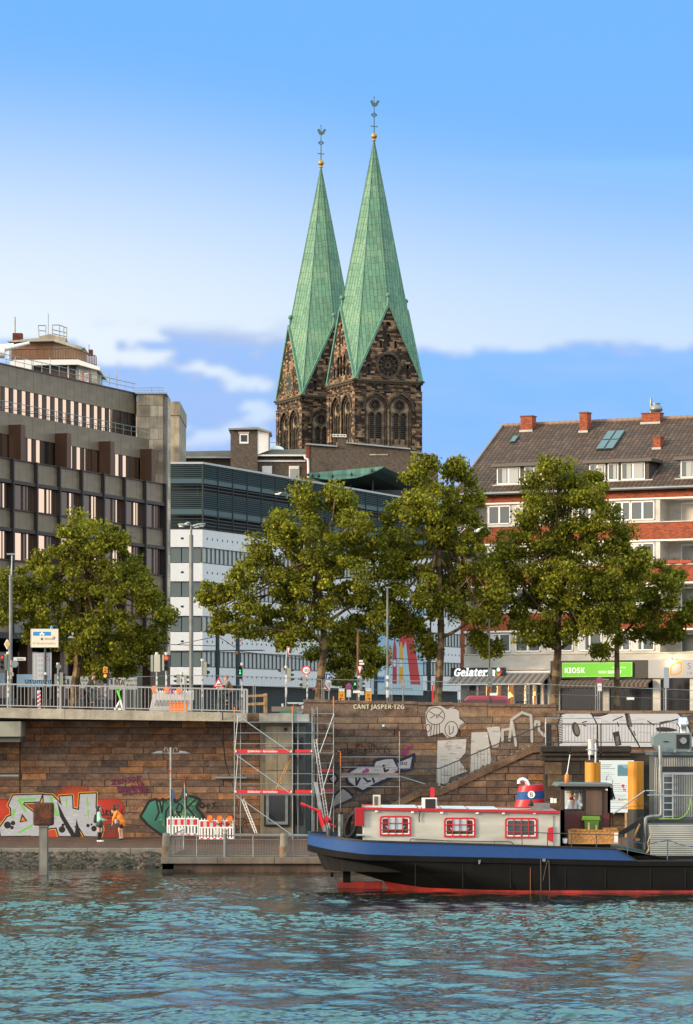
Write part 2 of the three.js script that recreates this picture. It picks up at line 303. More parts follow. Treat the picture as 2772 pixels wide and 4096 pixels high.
setting('promenade', quads([
  [V(-45, PY(148), -148), V(XQ, PY(148), -148), V(XQ, PY(164), -164), V(-45, PY(164), -164)],
  [V(XQ, PY(141), -141), V(45, PY(141), -141), V(45, PY(164), -164), V(XQ, PY(164), -164)],
]), M([0.44, 0.32, 0.26], 0.9, { map: T.paving, bump: T.grainB, bs: 0.01 }));
{ // concrete kerb along the promenade's edge on the left, stone bank below it
  reseed(11);
  const k = thing('kerb_wall', 'low concrete kerb along the promenade edge above the loose stone bank', 'kerb', V(-20, 0.3, -147.8));
  for (let x = -44; x < XQ; x += 2) part(k, 'kerb_stone', rbox(Math.min(2, XQ - x) - 0.015, 0.32, 0.36, x + Math.min(2, XQ - x) / 2, PY(147.8) - 0.15 + rr(-0.004, 0.004), -147.84), m.concreteDark);
  const g = [], base = new THREE.IcosahedronGeometry(1, 0);
  for (let i = 0; i < 1500; i++) {
    const x = rr(-22, XQ + 0.3), t = rnd(), s = rr(0.09, 0.24), c = base.clone(), p = c.attributes.position;
    for (let k2 = 0; k2 < p.count; k2++) { const q = V().fromBufferAttribute(p, k2), f = 0.72 + 0.5 * hash2(Math.round(q.x * 40) + i * 7, Math.round(q.y * 40 + q.z * 90)); p.setXYZ(k2, q.x * f, q.y * f, q.z * f); }
    c.rotateX(rr(0, 6)); c.rotateZ(rr(0, 6)); c.scale(s * rr(0.9, 1.5), s * rr(0.5, 0.9), s);
    c.deleteAttribute('normal'); c.computeVertexNormals();
    g.push([c.translate(x, lerp(-0.18, 0.52, t) + rr(-0.03, 0.05), -lerp(144.7, 147.6, t)), Math.floor(rr(0, 4))]);
  }
  const tones = [[0.14, 0.115, 0.095], [0.07, 0.06, 0.052], [0.17, 0.115, 0.095], [0.085, 0.08, 0.045]], geos = g.map(([q, k2]) => { const r = ready(q), col = new Float32Array(r.attributes.position.count * 3), v = rr(0.5, 1.3); for (let i = 0; i < col.length; i += 3) { col[i] = tones[k2][0] * v; col[i + 1] = tones[k2][1] * v; col[i + 2] = tones[k2][2] * v; } r.setAttribute('color', new THREE.BufferAttribute(col, 3)); return r; });
  const rip = new THREE.Mesh(mergeGeometries(geos), M([1, 1, 1], 0.9, { vertexColors: true, map: T.stone }));
  rip.name = 'stone_bank'; rip.userData = { kind: 'stuff', label: 'loose grey and brown stones piled along the water edge below the kerb' }; rip.castShadow = rip.receiveShadow = true; scene.add(rip);
  setting('bank', quads([[V(-45, -0.5, -144.2), V(XQ, -0.5, -144.2), V(XQ, 0.5, -147.7), V(-45, 0.5, -147.7)]]), M([0.07, 0.06, 0.05], 0.95, { map: T.stone }));
  const moss = [];
  for (let i = 0; i < 900; i++) { const q = rnd() < 0.5, x = q ? rr(-22, XQ) : rr(XQ, 6), d = q ? rr(146.4, 147.7) : rr(141.0, 142.2), y = q ? lerp(0.1, 0.55, (d - 146.4) / 1.3) : PY(d); if (!q && fbm(x * 0.8, d * 2, 3) < 0.5) continue; if (q && fbm(x * 0.5, 3, 3) < 0.52) continue; const h = rr(0.04, 0.14); moss.push(new THREE.ConeGeometry(rr(0.015, 0.05), h, 4).rotateZ(rr(-0.5, 0.5)).translate(x, y + h * 0.4, -d)); }
  single('grass', 'sparse green weeds growing between quay paving and bank stones', null, moss, M([0.10, 0.13, 0.03], 0.9), { kind: 'stuff' });
}
{ // the landing quay
  reseed(12);
  const q = thing('quay_wall', 'stone quay edge with long coping stones under the thin railing', 'quay', V(0, -0.6, -141));
  part(q, 'wall', [span(XQ, 45, -0.6, 0.40, -140.68, -142.5), span(XQ, XQ + 0.5, -0.6, 0.4, -140.68, -148)], M([0.13, 0.085, 0.065], 0.85, { map: T.stain, bump: T.grainB, bs: 0.02 }));
  part(q, 'beam', [span(XQ + 0.02, XQ + 1.15, -0.1, 0.13, -140.45, -140.7), span(XQ, 45, -0.35, -0.02, -140.56, -140.7)], M([0.05, 0.04, 0.035], 0.9, { map: T.stain }));
  for (let x = XQ - 0.06; x < 40;) { const w = rr(1.9, 2.6); part(q, 'coping_stone', rbox(w - 0.012, 0.29, 0.62, x + w / 2, 0.53 + rr(-0.006, 0.006), -140.79 + rr(-0.01, 0.01), 0.02), pick([m.concreteDark, M([0.19, 0.155, 0.13], 0.9, { map: T.stain, bump: T.grainB, bs: 0.015 })])); x += w; }
}

// ================= stone walls =================
const ashlarTones = [[0.255, 0.135, 0.070], [0.205, 0.115, 0.066], [0.185, 0.115, 0.078], [0.150, 0.100, 0.074], [0.120, 0.088, 0.075], [0.225, 0.150, 0.098], [0.095, 0.074, 0.066], [0.165, 0.118, 0.092], [0.300, 0.150, 0.065]];
const ashlar = ashlarTones.map((c) => M(mix3(c, [0.155, 0.098, 0.075], 0.25).map((x, i) => x * [2.05, 1.9, 1.85][i]), 0.88, { map: T.stone, bump: T.grainB, bs: 0.012 }));
const greyAshlar = [[0.165, 0.130, 0.108], [0.185, 0.140, 0.108], [0.14, 0.112, 0.098], [0.125, 0.105, 0.09], [0.20, 0.15, 0.11], [0.23, 0.145, 0.09]].map((c) => M([c[0] * 1.85, c[1] * 1.58, c[2] * 1.5], 0.88, { map: T.stone, bump: T.grainB, bs: 0.012 }));
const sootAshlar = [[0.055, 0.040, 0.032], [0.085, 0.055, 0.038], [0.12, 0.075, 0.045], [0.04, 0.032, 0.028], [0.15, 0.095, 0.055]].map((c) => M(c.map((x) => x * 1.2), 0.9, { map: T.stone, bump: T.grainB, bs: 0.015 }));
const stoneCache = new Map();
function stoneGeo(w, h, t) {                               // a block: front face, four chamfers, four sides
  const key = [Math.round(w * 20), Math.round(h * 50), t].join();
  if (stoneCache.has(key)) return stoneCache.get(key);
  const c = 0.012, a = w / 2, b = h / 2, f = (s, z) => [V(-a + s, -b + s, z), V(a - s, -b + s, z), V(a - s, b - s, z), V(-a + s, b - s, z)], A = f(c, 0), B = f(0, -c), D = f(0, -t), q = [[...A]];
  for (let i = 0; i < 4; i++) { const j = (i + 1) % 4; q.push([B[i], B[j], A[j], A[i]], [D[i], D[j], B[j], B[i]]); }
  const g = ready(quads(q)), u = g.attributes.uv, ox = rr(0, 5), oy = rr(0, 5);
  for (let i = 0; i < u.count; i++) u.setXY(i, u.getX(i) + ox, u.getY(i) + oy);
  stoneCache.set(key, g); return g;
}
function stone(wall, x, y, z, w, h, t, mat) { const k = new THREE.Mesh(stoneGeo(w, h, t), mat), b = baseOf.get(wall); k.name = 'stone'; k.position.set(x - b.x, y - b.y, z - b.z); k.castShadow = k.receiveShadow = true; wall.add(k); }
function courses(wall, x0, x1, y0, y1, h, wmin, wmax, d, tones, inside) {
  const n = Math.round((y1 - y0) / h), hh = (y1 - y0) / n;
  for (let r = 0; r < n; r++) {
    let a = x0 - rr(0, wmax * 0.6); const y = y0 + (r + 0.5) * hh;
    while (a < x1) {
      const w = rr(wmin, wmax); let l = Math.max(a, x0), e = Math.min(a + w, x1); a += w;
      if (x1 - e < 0.35) { e = x1; a = x1; }
      if (inside) { const k = inside(l, e, y, hh); if (!k) continue; [l, e] = k; }
      if (e - l > 0.12) stone(wall, (l + e) / 2, y, -d + rr(-0.012, 0.012), e - l - 0.022, hh - 0.02, 0.16, pick(tones));
    }
  }
}
const dL = 158, xL1 = X(1040, dL);
let leftWall, rightWall;
{
  reseed(21);
  leftWall = thing('stone_wall', 'brown sandstone embankment wall under the bridge railing, with colourful graffiti', 'wall', V(-9, PY(dL), -dL - 0.5));
  part(leftWall, 'mortar', span(-30, xL1 + 0.02, 0.6, 6.75, -dL - 0.03, -dL - 4.5), M([0.10, 0.08, 0.065], 0.95, { map: T.stone }));
  courses(leftWall, X(82, dL), xL1, PY(dL) - 0.1, 6.7, 0.326, 0.9, 2.1, dL, ashlar);
  courses(leftWall, -24, X(78, dL), PY(dL) - 0.1, 6.7, 0.326, 0.9, 2.1, dL, ashlar);
  reseed(22);
  rightWall = thing('stone_wall', 'tall brown sandstone wall with parapet behind the stairs, carved with a bridge name', 'wall', V(7, 0.9, -WALL - 0.5));
  const xr0 = X(1213, WALL), xr1 = 22, yc = (x) => (x < X(2226, WALL) ? lerp(Y(2797, WALL), Y(2819, WALL), (x - xr0) / (X(2226, WALL) - xr0)) : Y(2842, WALL));
  part(rightWall, 'mortar', [span(xr0 + 0.02, xr1, 0.6, Y(2842, WALL) - 0.1, -WALL - 0.03, -WALL - 0.8), span(xr0 + 0.02, X(2226, WALL) - 0.02, 6, Y(2819, WALL) - 0.1, -WALL - 0.03, -WALL - 0.6)], M([0.09, 0.075, 0.062], 0.95, { map: T.stone }));
  courses(rightWall, xr0, xr1, 0.95, Y(2868, WALL), 0.335, 1.1, 2.3, WALL, greyAshlar);
  const X6 = X(2226, WALL);
  for (let a = xr0; a < xr1 - 0.1;) { // the topmost course and the coping follow the ramp
    let w = rr(1.3, 2.0); if (a < X6 && a + w > X6 - 0.4) w = X6 - a; w = Math.min(w, xr1 - a);
    const t = yc(a + w / 2), lo = Y(2868, WALL), hh = t - 0.16 - lo;
    stone(rightWall, a + w / 2, lo + hh / 2, -WALL + rr(-0.01, 0.01), w - 0.012, hh - 0.01, 0.4, pick(greyAshlar));
    part(rightWall, 'coping_stone', rbox(w - 0.012, 0.16, 0.62, a + w / 2, t - 0.08, -WALL - 0.25, 0.02), pick(greyAshlar.slice(0, 3)));
    a += w;
  }
}
// ---------- the stairs up the right wall ----------
const dS = 159.6;
{
  reseed(23);
  const yPier = Y(2985, dS), st = thing('stone_stairs', 'long sandstone staircase climbing right along the wall to a landing', 'stairs', V(X(1850, dS), 0.95, -161));
  const line = [[1480, 3266], [1545, 3232], [1678, 3161], [1762, 3158], [2132, 2986], [2186, 2984]], yAt = (px) => { for (let i = 1; i < line.length; i++) if (px <= line[i][0]) { const [a, b] = line[i - 1], [c, e] = line[i]; return b + (e - b) * (px - a) / (c - a); } return 2984; };
  const face = pslab([[1300, 3400], [1300, 3360], [1480, 3268], ...line.slice(1), [2186, 3400]], dS + 0.1, 3.0); part(st, 'stair_body', face, M([0.10, 0.08, 0.065], 0.95, { map: T.stone }));
  const inPx = (x) => CX + x / dS * F;
  courses(st, X(1500, dS), X(2182, dS), 0.95, yPier, 0.34, 0.9, 1.9, dS + 0.06, ashlar, (l, e, y, h) => { let k = l; while (k < e && Y(yAt(inPx(k)), dS) < y + h / 2) k += 0.05; return e - k > 0.1 ? [k, e] : null; });
  const strip = M([0.27, 0.155, 0.095], 0.85, { map: T.stone, bump: T.grainB, bs: 0.01 });
  for (let i = 1; i < line.length; i++) { const [a, b] = line[i - 1], [c, e] = line[i], n = Math.max(1, Math.round((c - a) / 150)); for (let k = 0; k < n; k++) { const p = [a + (c - a) * k / n, b + (e - b) * k / n], q = [a + (c - a) * (k + 1) / n - 1, b + (e - b) * (k + 1) / n]; part(st, 'string_stone', pslab([[p[0], p[1] + 24], [q[0], q[1] + 24], [q[0], q[1] - 3], [p[0], p[1] - 3]], dS - 0.04, 0.45, 0.012), strip); } }
  const steps = []; for (let px = 1765; px < 2130; px += 24) { const y = yAt(px); steps.push(span(X(px, dS), X(px + 25, dS), 1, Y(y - 8, dS), -dS - 0.5, -WALL + 0.05)); } part(st, 'steps', steps, m.concreteDark, { kind: 'stuff' });
  // railing: handrail, bottom rail, balusters
  const rail = thing('stair_railing', 'dark iron railing following the stone staircase up to its landing', 'railing', P(1850, 3160, dS - 0.0));
  const hr = [[1310, 3238], [1662, 3076], [1760, 3073], [2178, 2897]], lr = [[1310, 3322], [1560, 3207], [1678, 3150], [1760, 3146], [2178, 2962]], dr = dS + 0.1;
  const at = (l, px) => { for (let i = 1; i < l.length; i++) if (px <= l[i][0]) { const [a, b] = l[i - 1], [c, e] = l[i]; return b + (e - b) * (px - a) / (c - a); } return l.at(-1)[1]; };
  for (let i = 1; i < hr.length; i++) part(rail, 'handrail', beam(P(...hr[i - 1], dr), P(...hr[i], dr), 0.06, 0.06), m.darkSteel);
  for (let i = 1; i < lr.length; i++) part(rail, 'bottom_rail', beam(P(...lr[i - 1], dr), P(...lr[i], dr), 0.035, 0.035), m.darkSteel);
  for (let px = 1316; px < 2178; px += 13.2) part(rail, 'baluster', beam(P(px, at(hr, px), dr), P(px, at(lr, px), dr), 0.016, 0.016), m.darkSteel);
  // the dark landing pier
  const pier = thing('stone_pier', 'soot-blackened stone landing with a heavy cornice behind the wheelhouse', 'landing', V(X(2410, 158), 0.9, -160));
  const x0 = X(2178, 158), x1 = X(2630, 158), yt = Y(2984, 158);
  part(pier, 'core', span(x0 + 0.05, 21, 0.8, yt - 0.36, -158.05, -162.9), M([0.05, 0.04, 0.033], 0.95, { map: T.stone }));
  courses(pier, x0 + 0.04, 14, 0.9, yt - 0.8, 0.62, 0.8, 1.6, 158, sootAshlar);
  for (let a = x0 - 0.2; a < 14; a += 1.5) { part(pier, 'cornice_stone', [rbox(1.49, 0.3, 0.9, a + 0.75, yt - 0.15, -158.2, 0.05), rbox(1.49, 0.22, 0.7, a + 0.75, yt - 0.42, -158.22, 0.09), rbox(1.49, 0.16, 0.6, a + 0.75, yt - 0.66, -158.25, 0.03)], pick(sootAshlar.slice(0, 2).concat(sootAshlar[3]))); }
  const pr = thing('landing_railing', 'dark iron railing with straight bars around the top landing', 'railing', P(2400, 2985, 158.2));
  for (const [y, w] of [[2896, 0.06], [2969, 0.04]]) part(pr, y < 2900 ? 'handrail' : 'bottom_rail', [beam(P(2184, y, 158), P(2640, y, 158), w, w), beam(P(2640, y, 158), P(2772 + 240, y - 100, 160.5), w, w)], m.darkSteel);
  for (const px of [2186, 2404, 2640]) part(pr, 'post', beam(P(px, 2893, 158), P(px, 2986, 158), 0.06, 0.06), m.darkSteel);
  for (let px = 2198; px < 2636; px += 12.6) part(pr, 'baluster', beam(P(px, 2896, 158), P(px, 2970, 158), 0.016, 0.016), m.darkSteel);
  for (let k = 1; k < 18; k++) part(pr, 'baluster', beam(P(2640 + k * 13, 2896 - k * 3.6, 158 + k * 0.09), P(2640 + k * 13, 2968 - k * 3.6, 158 + k * 0.09), 0.016, 0.016), m.darkSteel);
  part(pr, 'gate_panel', [span(X(2186, 158.4), X(2206, 158.4), yt, Y(2893, 158), -158.3, -158.34)], m.black);
  part(pr, 'tube_rail', [pbar(2183, 2873, 2404, 2873, 160.5, 0.025), pbar(2183, 2873, 2183, 2985, 160.5, 0.025), pbar(2404, 2873, 2404, 2985, 160.5, 0.025)], m.steel);
}
// ---------- paint on the walls ----------
{
  const d = dL - 0.03;
  // big silver piece with green cuts, black outline and yellow rim on a red cloud
  print(leftWall, 'graffiti', -30, 3140, 600, 3352, d, 2.2, (g) => {
    for (const [x, y, r, c] of [[10, 3240, 50, '#b5321f'], [300, 3250, 120, '#b8431d'], [420, 3250, 62, '#c22a17'], [455, 3235, 50, '#a02c1a'], [430, 3300, 70, '#8f2a18'], [200, 3300, 120, '#b4401e']]) { const q = g.createRadialGradient(x, y, 2, x, y, r); q.addColorStop(0, c); q.addColorStop(0.7, c + 'd0'); q.addColorStop(1, c + '00'); g.fillStyle = q; g.fillRect(x - r, y - r, 2 * r, 2 * r); }
    const S = [[4, 3344], [-2, 3312], [30, 3268], [46, 3262], [44, 3232], [34, 3222], [52, 3182], [168, 3178], [158, 3206], [96, 3208], [92, 3218], [150, 3262], [156, 3296], [120, 3342]];
    const A = [[120, 3344], [152, 3290], [176, 3262], [174, 3180], [210, 3182], [264, 3240], [318, 3344], [236, 3344], [226, 3310], [196, 3312], [168, 3344]];
    const W = [[238, 3186], [288, 3182], [290, 3234], [316, 3240], [320, 3176], [384, 3174], [382, 3230], [410, 3318], [402, 3346], [338, 3344], [318, 3310], [290, 3300], [258, 3262]];
    for (const s of [S, A, W]) { fill(g, '#e0a21c', s, '#e0a21c', 15); }
    for (const s of [S, A, W]) { fill(g, '#0d0d0c', s, '#0d0d0c', 10); }
    for (const s of [S, A, W]) fill(g, '#a2a6af', s);
    for (let i = 0; i < 420; i++) { const x = rr(-10, 400), y = rr(3180, 3344); g.save(); g.beginPath(); for (const s of [S, A, W]) { s.forEach((p, k) => (k ? g.lineTo(...p) : g.moveTo(...p))); g.closePath(); } g.clip(); g.fillStyle = rnd() < 0.5 ? 'rgba(215,218,224,0.25)' : 'rgba(120,112,108,0.22)'; g.fillRect(x, y, rr(4, 22), rr(1, 4)); g.restore(); }
    for (const s of [[[66, 3194], [150, 3192], [138, 3202], [88, 3204]], [[66, 3198], [82, 3200], [112, 3252], [98, 3246]], [[70, 3328], [134, 3294], [128, 3308], [78, 3334]], [[48, 3238], [66, 3236], [50, 3278]], [[196, 3186], [212, 3190], [214, 3216], [240, 3264], [222, 3266]], [[262, 3192], [270, 3196], [266, 3236]], [[346, 3188], [352, 3188], [356, 3224], [350, 3228], [346, 3212]], [[348, 3240], [358, 3238], [354, 3282]]]) fill(g, '#6fb25a', s);
    fill(g, '#0d0d0c', [[78, 3290], [88, 3254], [110, 3284]]); fill(g, '#d5701a', [[84, 3284], [90, 3266], [102, 3282]]);
    fill(g, '#0d0d0c', [[196, 3212], [208, 3230], [192, 3270]]); fill(g, '#0d0d0c', [[228, 3204], [258, 3266], [306, 3344], [284, 3344], [240, 3266]]); fill(g, '#0d0d0c', [[306, 3276], [326, 3346], [298, 3346]]);
    g.fillStyle = '#0d0d0c'; for (const [x, y, r] of [[30, 3300, 14], [52, 3292, 9], [48, 3310, 7], [248, 3318, 13], [252, 3300, 6], [266, 3308, 4], [376, 3314, 11], [352, 3302, 7], [366, 3298, 4]]) { g.beginPath(); g.arc(x, y, r, 0, 7); g.fill(); }
    stroke(g, '#141210', 5, [[414, 3252], [410, 3236], [398, 3240], [404, 3262], [418, 3258]]); stroke(g, '#141210', 5, [[424, 3262], [424, 3242], [432, 3244], [424, 3250], [434, 3262]]); stroke(g, '#141210', 5, [[452, 3240], [440, 3242], [442, 3262], [454, 3260]]); stroke(g, '#141210', 5, [[440, 3250], [450, 3250]]); stroke(g, '#141210', 6, [[462, 3262], [458, 3222]]); stroke(g, '#1d4650', 6, [[454, 3222], [474, 3222], [470, 3240]]); stroke(g, '#141210', 4, [[414, 3276], [456, 3270]]); stroke(g, '#141210', 5, [[488, 3236], [486, 3256]]);
  }, { label: 'big silver and green letters with black outline on a red cloud' });
  print(leftWall, 'graffiti', 425, 3090, 600, 3260, d + 0.004, 2.6, (g) => { // purple tag in two lines
    const c = '#66123f', w = 4.8;
    for (const s of [[[444, 3124], [464, 3122], [446, 3138], [466, 3136]], [[484, 3118], [472, 3120], [474, 3136], [486, 3132]], [[473, 3128], [483, 3126]], [[492, 3134], [490, 3114], [504, 3128], [502, 3108]], [[522, 3108], [510, 3112], [522, 3122], [512, 3132]], [[528, 3112], [524, 3124], [534, 3128], [542, 3118], [536, 3108], [528, 3112]], [[550, 3132], [548, 3104], [562, 3108], [552, 3118], [574, 3138]], [[470, 3146], [474, 3168], [488, 3162], [486, 3148], [470, 3146]], [[498, 3148], [494, 3160], [504, 3164], [510, 3152], [498, 3148]], [[516, 3166], [514, 3146], [530, 3160], [528, 3142]], [[538, 3164], [540, 3142], [556, 3156], [554, 3136]], [[560, 3164], [566, 3136], [576, 3160], [580, 3168]], [[564, 3156], [574, 3152]], [[490, 3172], [494, 3182], [510, 3172], [516, 3178], [548, 3168], [560, 3174]], [[566, 3162], [586, 3156], [580, 3178], [572, 3170]]]) stroke(g, c, w, s);
    g.globalAlpha = 0.7; words(g, 'T A E', 516, 3240, 15, '#5a2b52', 'bold'); words(g, 'DV', 530, 3256, 14, '#5a2b52', 'bold'); g.globalAlpha = 1;
  }, { label: 'purple two-line spray tag above the bench' });
  print(leftWall, 'graffiti', 550, 3170, 880, 3350, d + 0.008, 2.2, (g) => { // teal piece
    const o = [[562, 3266], [596, 3206], [620, 3196], [640, 3206], [650, 3196], [664, 3202], [690, 3192], [704, 3210], [722, 3196], [730, 3180], [744, 3182], [760, 3184], [790, 3192], [800, 3204], [782, 3226], [806, 3256], [818, 3276], [800, 3340], [650, 3342], [612, 3316], [592, 3300]];
    const q = g.createLinearGradient(590, 3180, 720, 3340); q.addColorStop(0, '#3a8474'); q.addColorStop(0.5, '#2a6355'); q.addColorStop(1, '#1e463e'); fill(g, q, o, '#0b0c0c', 10);
    for (let i = 0; i < 90; i++) { const x = rr(640, 780), y = rr(3200, 3300); g.fillStyle = ['rgba(150,170,70,.35)', 'rgba(70,150,120,.4)', 'rgba(20,60,55,.4)'][i % 3]; g.beginPath(); g.arc(x, y, rr(3, 10), 0, 7); g.fill(); }
    for (const s of [[[626, 3204], [636, 3250], [622, 3280]], [[640, 3206], [648, 3250], [654, 3204]], [[662, 3300], [664, 3244], [680, 3222], [690, 3250], [692, 3330]], [[706, 3236], [716, 3214], [730, 3226], [724, 3250], [706, 3246], [736, 3290], [742, 3334]], [[744, 3186], [746, 3232], [784, 3196]], [[750, 3230], [780, 3268], [800, 3290]]]) stroke(g, '#0b0c0c', 7, s);
    stroke(g, '#0b0c0c', 6, [[806, 3212], [798, 3222], [806, 3232], [818, 3224], [812, 3212], [806, 3212]]); stroke(g, '#15120f', 4.5, [[832, 3212], [830, 3234]]); stroke(g, '#15120f', 4, [[822, 3222], [842, 3218]]); stroke(g, '#15120f', 4.5, [[862, 3210], [848, 3214], [860, 3222], [848, 3234]]); words(g, 'L  IR', 800, 3258, 20, 'rgba(38,28,24,.6)');
  }, { label: 'teal and black graffiti letters behind the red and white barrier' });
  const e = WALL - 0.035;
  print(rightWall, 'lettering', 1325, 2955, 1600, 3022, e, 3, (g) => { g.globalAlpha = 0.82; words(g, 'WILHELM', 1424, 2987, 20, '#1d1714', '', 'left'); g.save(); g.translate(1336, 3016); g.scale(1.0, 1); words(g, 'KAISEN-BRÜCKE', 0, 0, 32, '#1a1512', ''); g.restore(); }, { label: 'dark carved letters of the bridge name' });
  print(rightWall, 'graffiti', 1400, 2800, 1640, 2848, e, 3, (g) => { const c = '#c6bda4'; g.save(); words(g, 'CANT JASPER·TZG', 1412, 2836, 25, c, 'bold', 'left'); g.restore(); }, { label: 'pale sprayed words along the parapet' });
  print(rightWall, 'graffiti', 1225, 2975, 1680, 3245, e - 0.004, 2.2, (g) => { // white and violet throw-up beside the handrail
    const a = [[1420, 3150], [1392, 3130], [1384, 3108], [1402, 3082], [1436, 3062], [1492, 3064], [1500, 3042], [1540, 3032], [1578, 3030], [1586, 3048], [1656, 3018], [1644, 3078], [1600, 3080], [1560, 3112], [1496, 3140], [1452, 3166]];
    fill(g, '#a9a6a6', a, '#1c1630', 11); for (let i = 0; i < 140; i++) { g.save(); g.beginPath(); a.forEach((p, k) => (k ? g.lineTo(...p) : g.moveTo(...p))); g.clip(); g.fillStyle = rnd() < 0.6 ? 'rgba(200,200,205,.35)' : 'rgba(110,100,95,.3)'; g.fillRect(rr(1385, 1650), rr(3020, 3160), rr(6, 30), rr(2, 6)); g.restore(); }
    for (const s of [[[1424, 3108], [1426, 3140], [1440, 3112]], [[1452, 3108], [1470, 3126], [1480, 3124]], [[1488, 3104], [1496, 3128]], [[1534, 3062], [1540, 3086], [1552, 3080]], [[1576, 3036], [1596, 3076]]]) stroke(g, '#1c1630', 8, s);
    for (const [x, y, r] of [[1626, 3004, 9], [1634, 2988, 7], [1618, 3010, 10], [1648, 2986, 6], [1468, 3082, 9], [1456, 3088, 7], [1450, 3098, 8]]) { g.fillStyle = 'rgba(150,25,110,.8)'; g.beginPath(); g.arc(x, y, r, 0, 7); g.fill(); }
    words(g, 'QRSI', 1592, 3060, 16, '#1c1630', 'bold');
    fill(g, '#8e8b8b', [[1316, 3242], [1340, 3180], [1372, 3150], [1398, 3170], [1416, 3190]], '#1c1630', 8); stroke(g, '#15131a', 9, [[1316, 3112], [1340, 3094], [1352, 3114], [1334, 3140], [1316, 3112]]); fill(g, '#8a8888', [[1318, 3114], [1338, 3100], [1346, 3114], [1334, 3132]]);
  }, { label: 'white and violet graffiti letters behind the handrail' });
  print(rightWall, 'graffiti', 1690, 2815, 2230, 3150, e - 0.002, 2, (g) => { // whitewashed faces and block letters
    g.globalAlpha = 0.85;
    const wash = (pts) => { fill(g, '#b8b4af', pts); }; wash([[1702, 2850], [1716, 2828], [1760, 2822], [1790, 2838], [1812, 2826], [1836, 2846], [1838, 2872], [1862, 2892], [1836, 2910], [1822, 2948], [1790, 2952], [1770, 2930], [1712, 2946], [1704, 2900]]);
    g.globalAlpha = 1; g.strokeStyle = '#2b2724'; g.lineWidth = 3; for (const [x, y, rx, ry] of [[1742, 2864, 36, 34], [1806, 2918, 26, 32], [1712, 2912, 9, 15]]) { g.beginPath(); g.ellipse(x, y, rx, ry, 0, 0, 7); g.stroke(); }
    for (const s of [[[1718, 2846], [1740, 2860]], [[1722, 2872], [1740, 2862]], [[1768, 2846], [1756, 2860]], [[1772, 2872], [1756, 2862]], [[1746, 2858], [1746, 2872]], [[1752, 2858], [1752, 2872]], [[1728, 2896], [1722, 2940]], [[1738, 2898], [1734, 2944]], [[1748, 2898], [1746, 2944]], [[1758, 2896], [1758, 2944]], [[1808, 2832], [1824, 2834]], [[1838, 2872], [1860, 2890], [1838, 2904]], [[1796, 2902], [1798, 2938], [1812, 2930], [1814, 2906]]]) stroke(g, '#2b2724', 3, s);
    g.globalAlpha = 0.72;
    for (const p of [[[1746, 3130], [1750, 2962], [1866, 2956], [1862, 3010], [1836, 3040], [1868, 3086], [1800, 3110], [1790, 3140]], [[1880, 3090], [1886, 2930], [1950, 2928], [1966, 3040], [1960, 3076], [1930, 3060], [1912, 3090]], [[1946, 2910], [1998, 2906], [2004, 2940], [1992, 2990], [1970, 2990]]]) { fill(g, '#c4c2be', p); for (let i = 0; i < 110; i++) { g.fillStyle = rnd() < 0.45 ? 'rgba(205,203,200,.5)' : 'rgba(110,90,76,.5)'; g.save(); g.beginPath(); p.forEach((q, k) => (k ? g.lineTo(...q) : g.moveTo(...q))); g.clip(); g.fillRect(rr(1740, 2010), rr(2900, 3140), rr(8, 34), rr(2, 7)); g.restore(); } }
    for (const s of [[[1756, 3140], [1752, 3060]], [[2010, 2966], [2010, 2920], [2036, 2916]], [[2038, 2960], [2044, 2900], [2046, 2878], [2088, 2850], [2124, 2862], [2128, 2966]], [[2048, 2890], [2064, 2982]], [[2140, 2900], [2142, 2886], [2156, 2888], [2156, 2920], [2176, 2944], [2186, 2930], [2184, 2894]]]) stroke(g, '#bbb8b2', 11, s);
  }, { label: 'whitewashed faces and blocky white letters by the stairs' });
  print(rightWall, 'graffiti', 2226, 2844, 2800, 2990, e - 0.006, 2, (g) => { // big white bubble shapes above the landing
    const b = (p) => { fill(g, '#bcbcbf', p); stroke(g, '#171717', 5, p, true); };
    b([[2236, 2990], [2230, 2900], [2244, 2858], [2290, 2842, 2330, 2842], [2380, 2850, 2390, 2900], [2392, 2960, 2380, 2990]]); b([[2392, 2990], [2390, 2900], [2370, 2862], [2400, 2870, 2440, 2850], [2480, 2842, 2500, 2850], [2506, 2870, 2510, 2902], [2560, 2990]]); b([[2560, 2990], [2512, 2900], [2508, 2850], [2600, 2840, 2700, 2846], [2740, 2870, 2750, 2900], [2770, 2950, 2800, 2990]]);
    for (let i = 0; i < 260; i++) { g.fillStyle = rnd() < 0.7 ? 'rgba(195,196,200,.22)' : 'rgba(130,120,112,.2)'; g.fillRect(rr(2240, 2760), rr(2860, 2985), rr(10, 40), rr(2, 8)); }
    g.fillStyle = '#2a2522'; g.beginPath(); g.ellipse(2304, 2918, 15, 30, -0.25, 0, 7); g.fill(); g.fillStyle = '#6f655c'; g.beginPath(); g.ellipse(2306, 2918, 9, 22, -0.25, 0, 7); g.fill();
    for (let k = 0; k < 16; k++) stroke(g, '#171717', 3, [[2234, 2870 + k * 7], [2250, 2866 + k * 7]]);
    for (let k = 0; k < 14; k++) stroke(g, '#171717', 3, [[2500 + k, 2856 + k * 4], [2516 + k, 2852 + k * 4]]);
    fill(g, '#2a2522', [[2450, 2930], [2476, 2924], [2486, 2980], [2462, 2984]]); fill(g, '#6a625c', [[2462, 2948], [2474, 2944], [2478, 2976], [2466, 2980]]); fill(g, '#2a2522', [[2622, 2912], [2660, 2902, 2710, 2920], [2700, 2930, 2630, 2926]]); for (const s of [[[2330, 2890], [2346, 2886]], [[2334, 2900], [2344, 2904]], [[2452, 2882], [2490, 2866]], [[2470, 2890], [2474, 2904]], [[2534, 2926], [2542, 2940]], [[2640, 2890], [2676, 2884]], [[2590, 2884], [2616, 2900]]]) stroke(g, '#171717', 4, s);
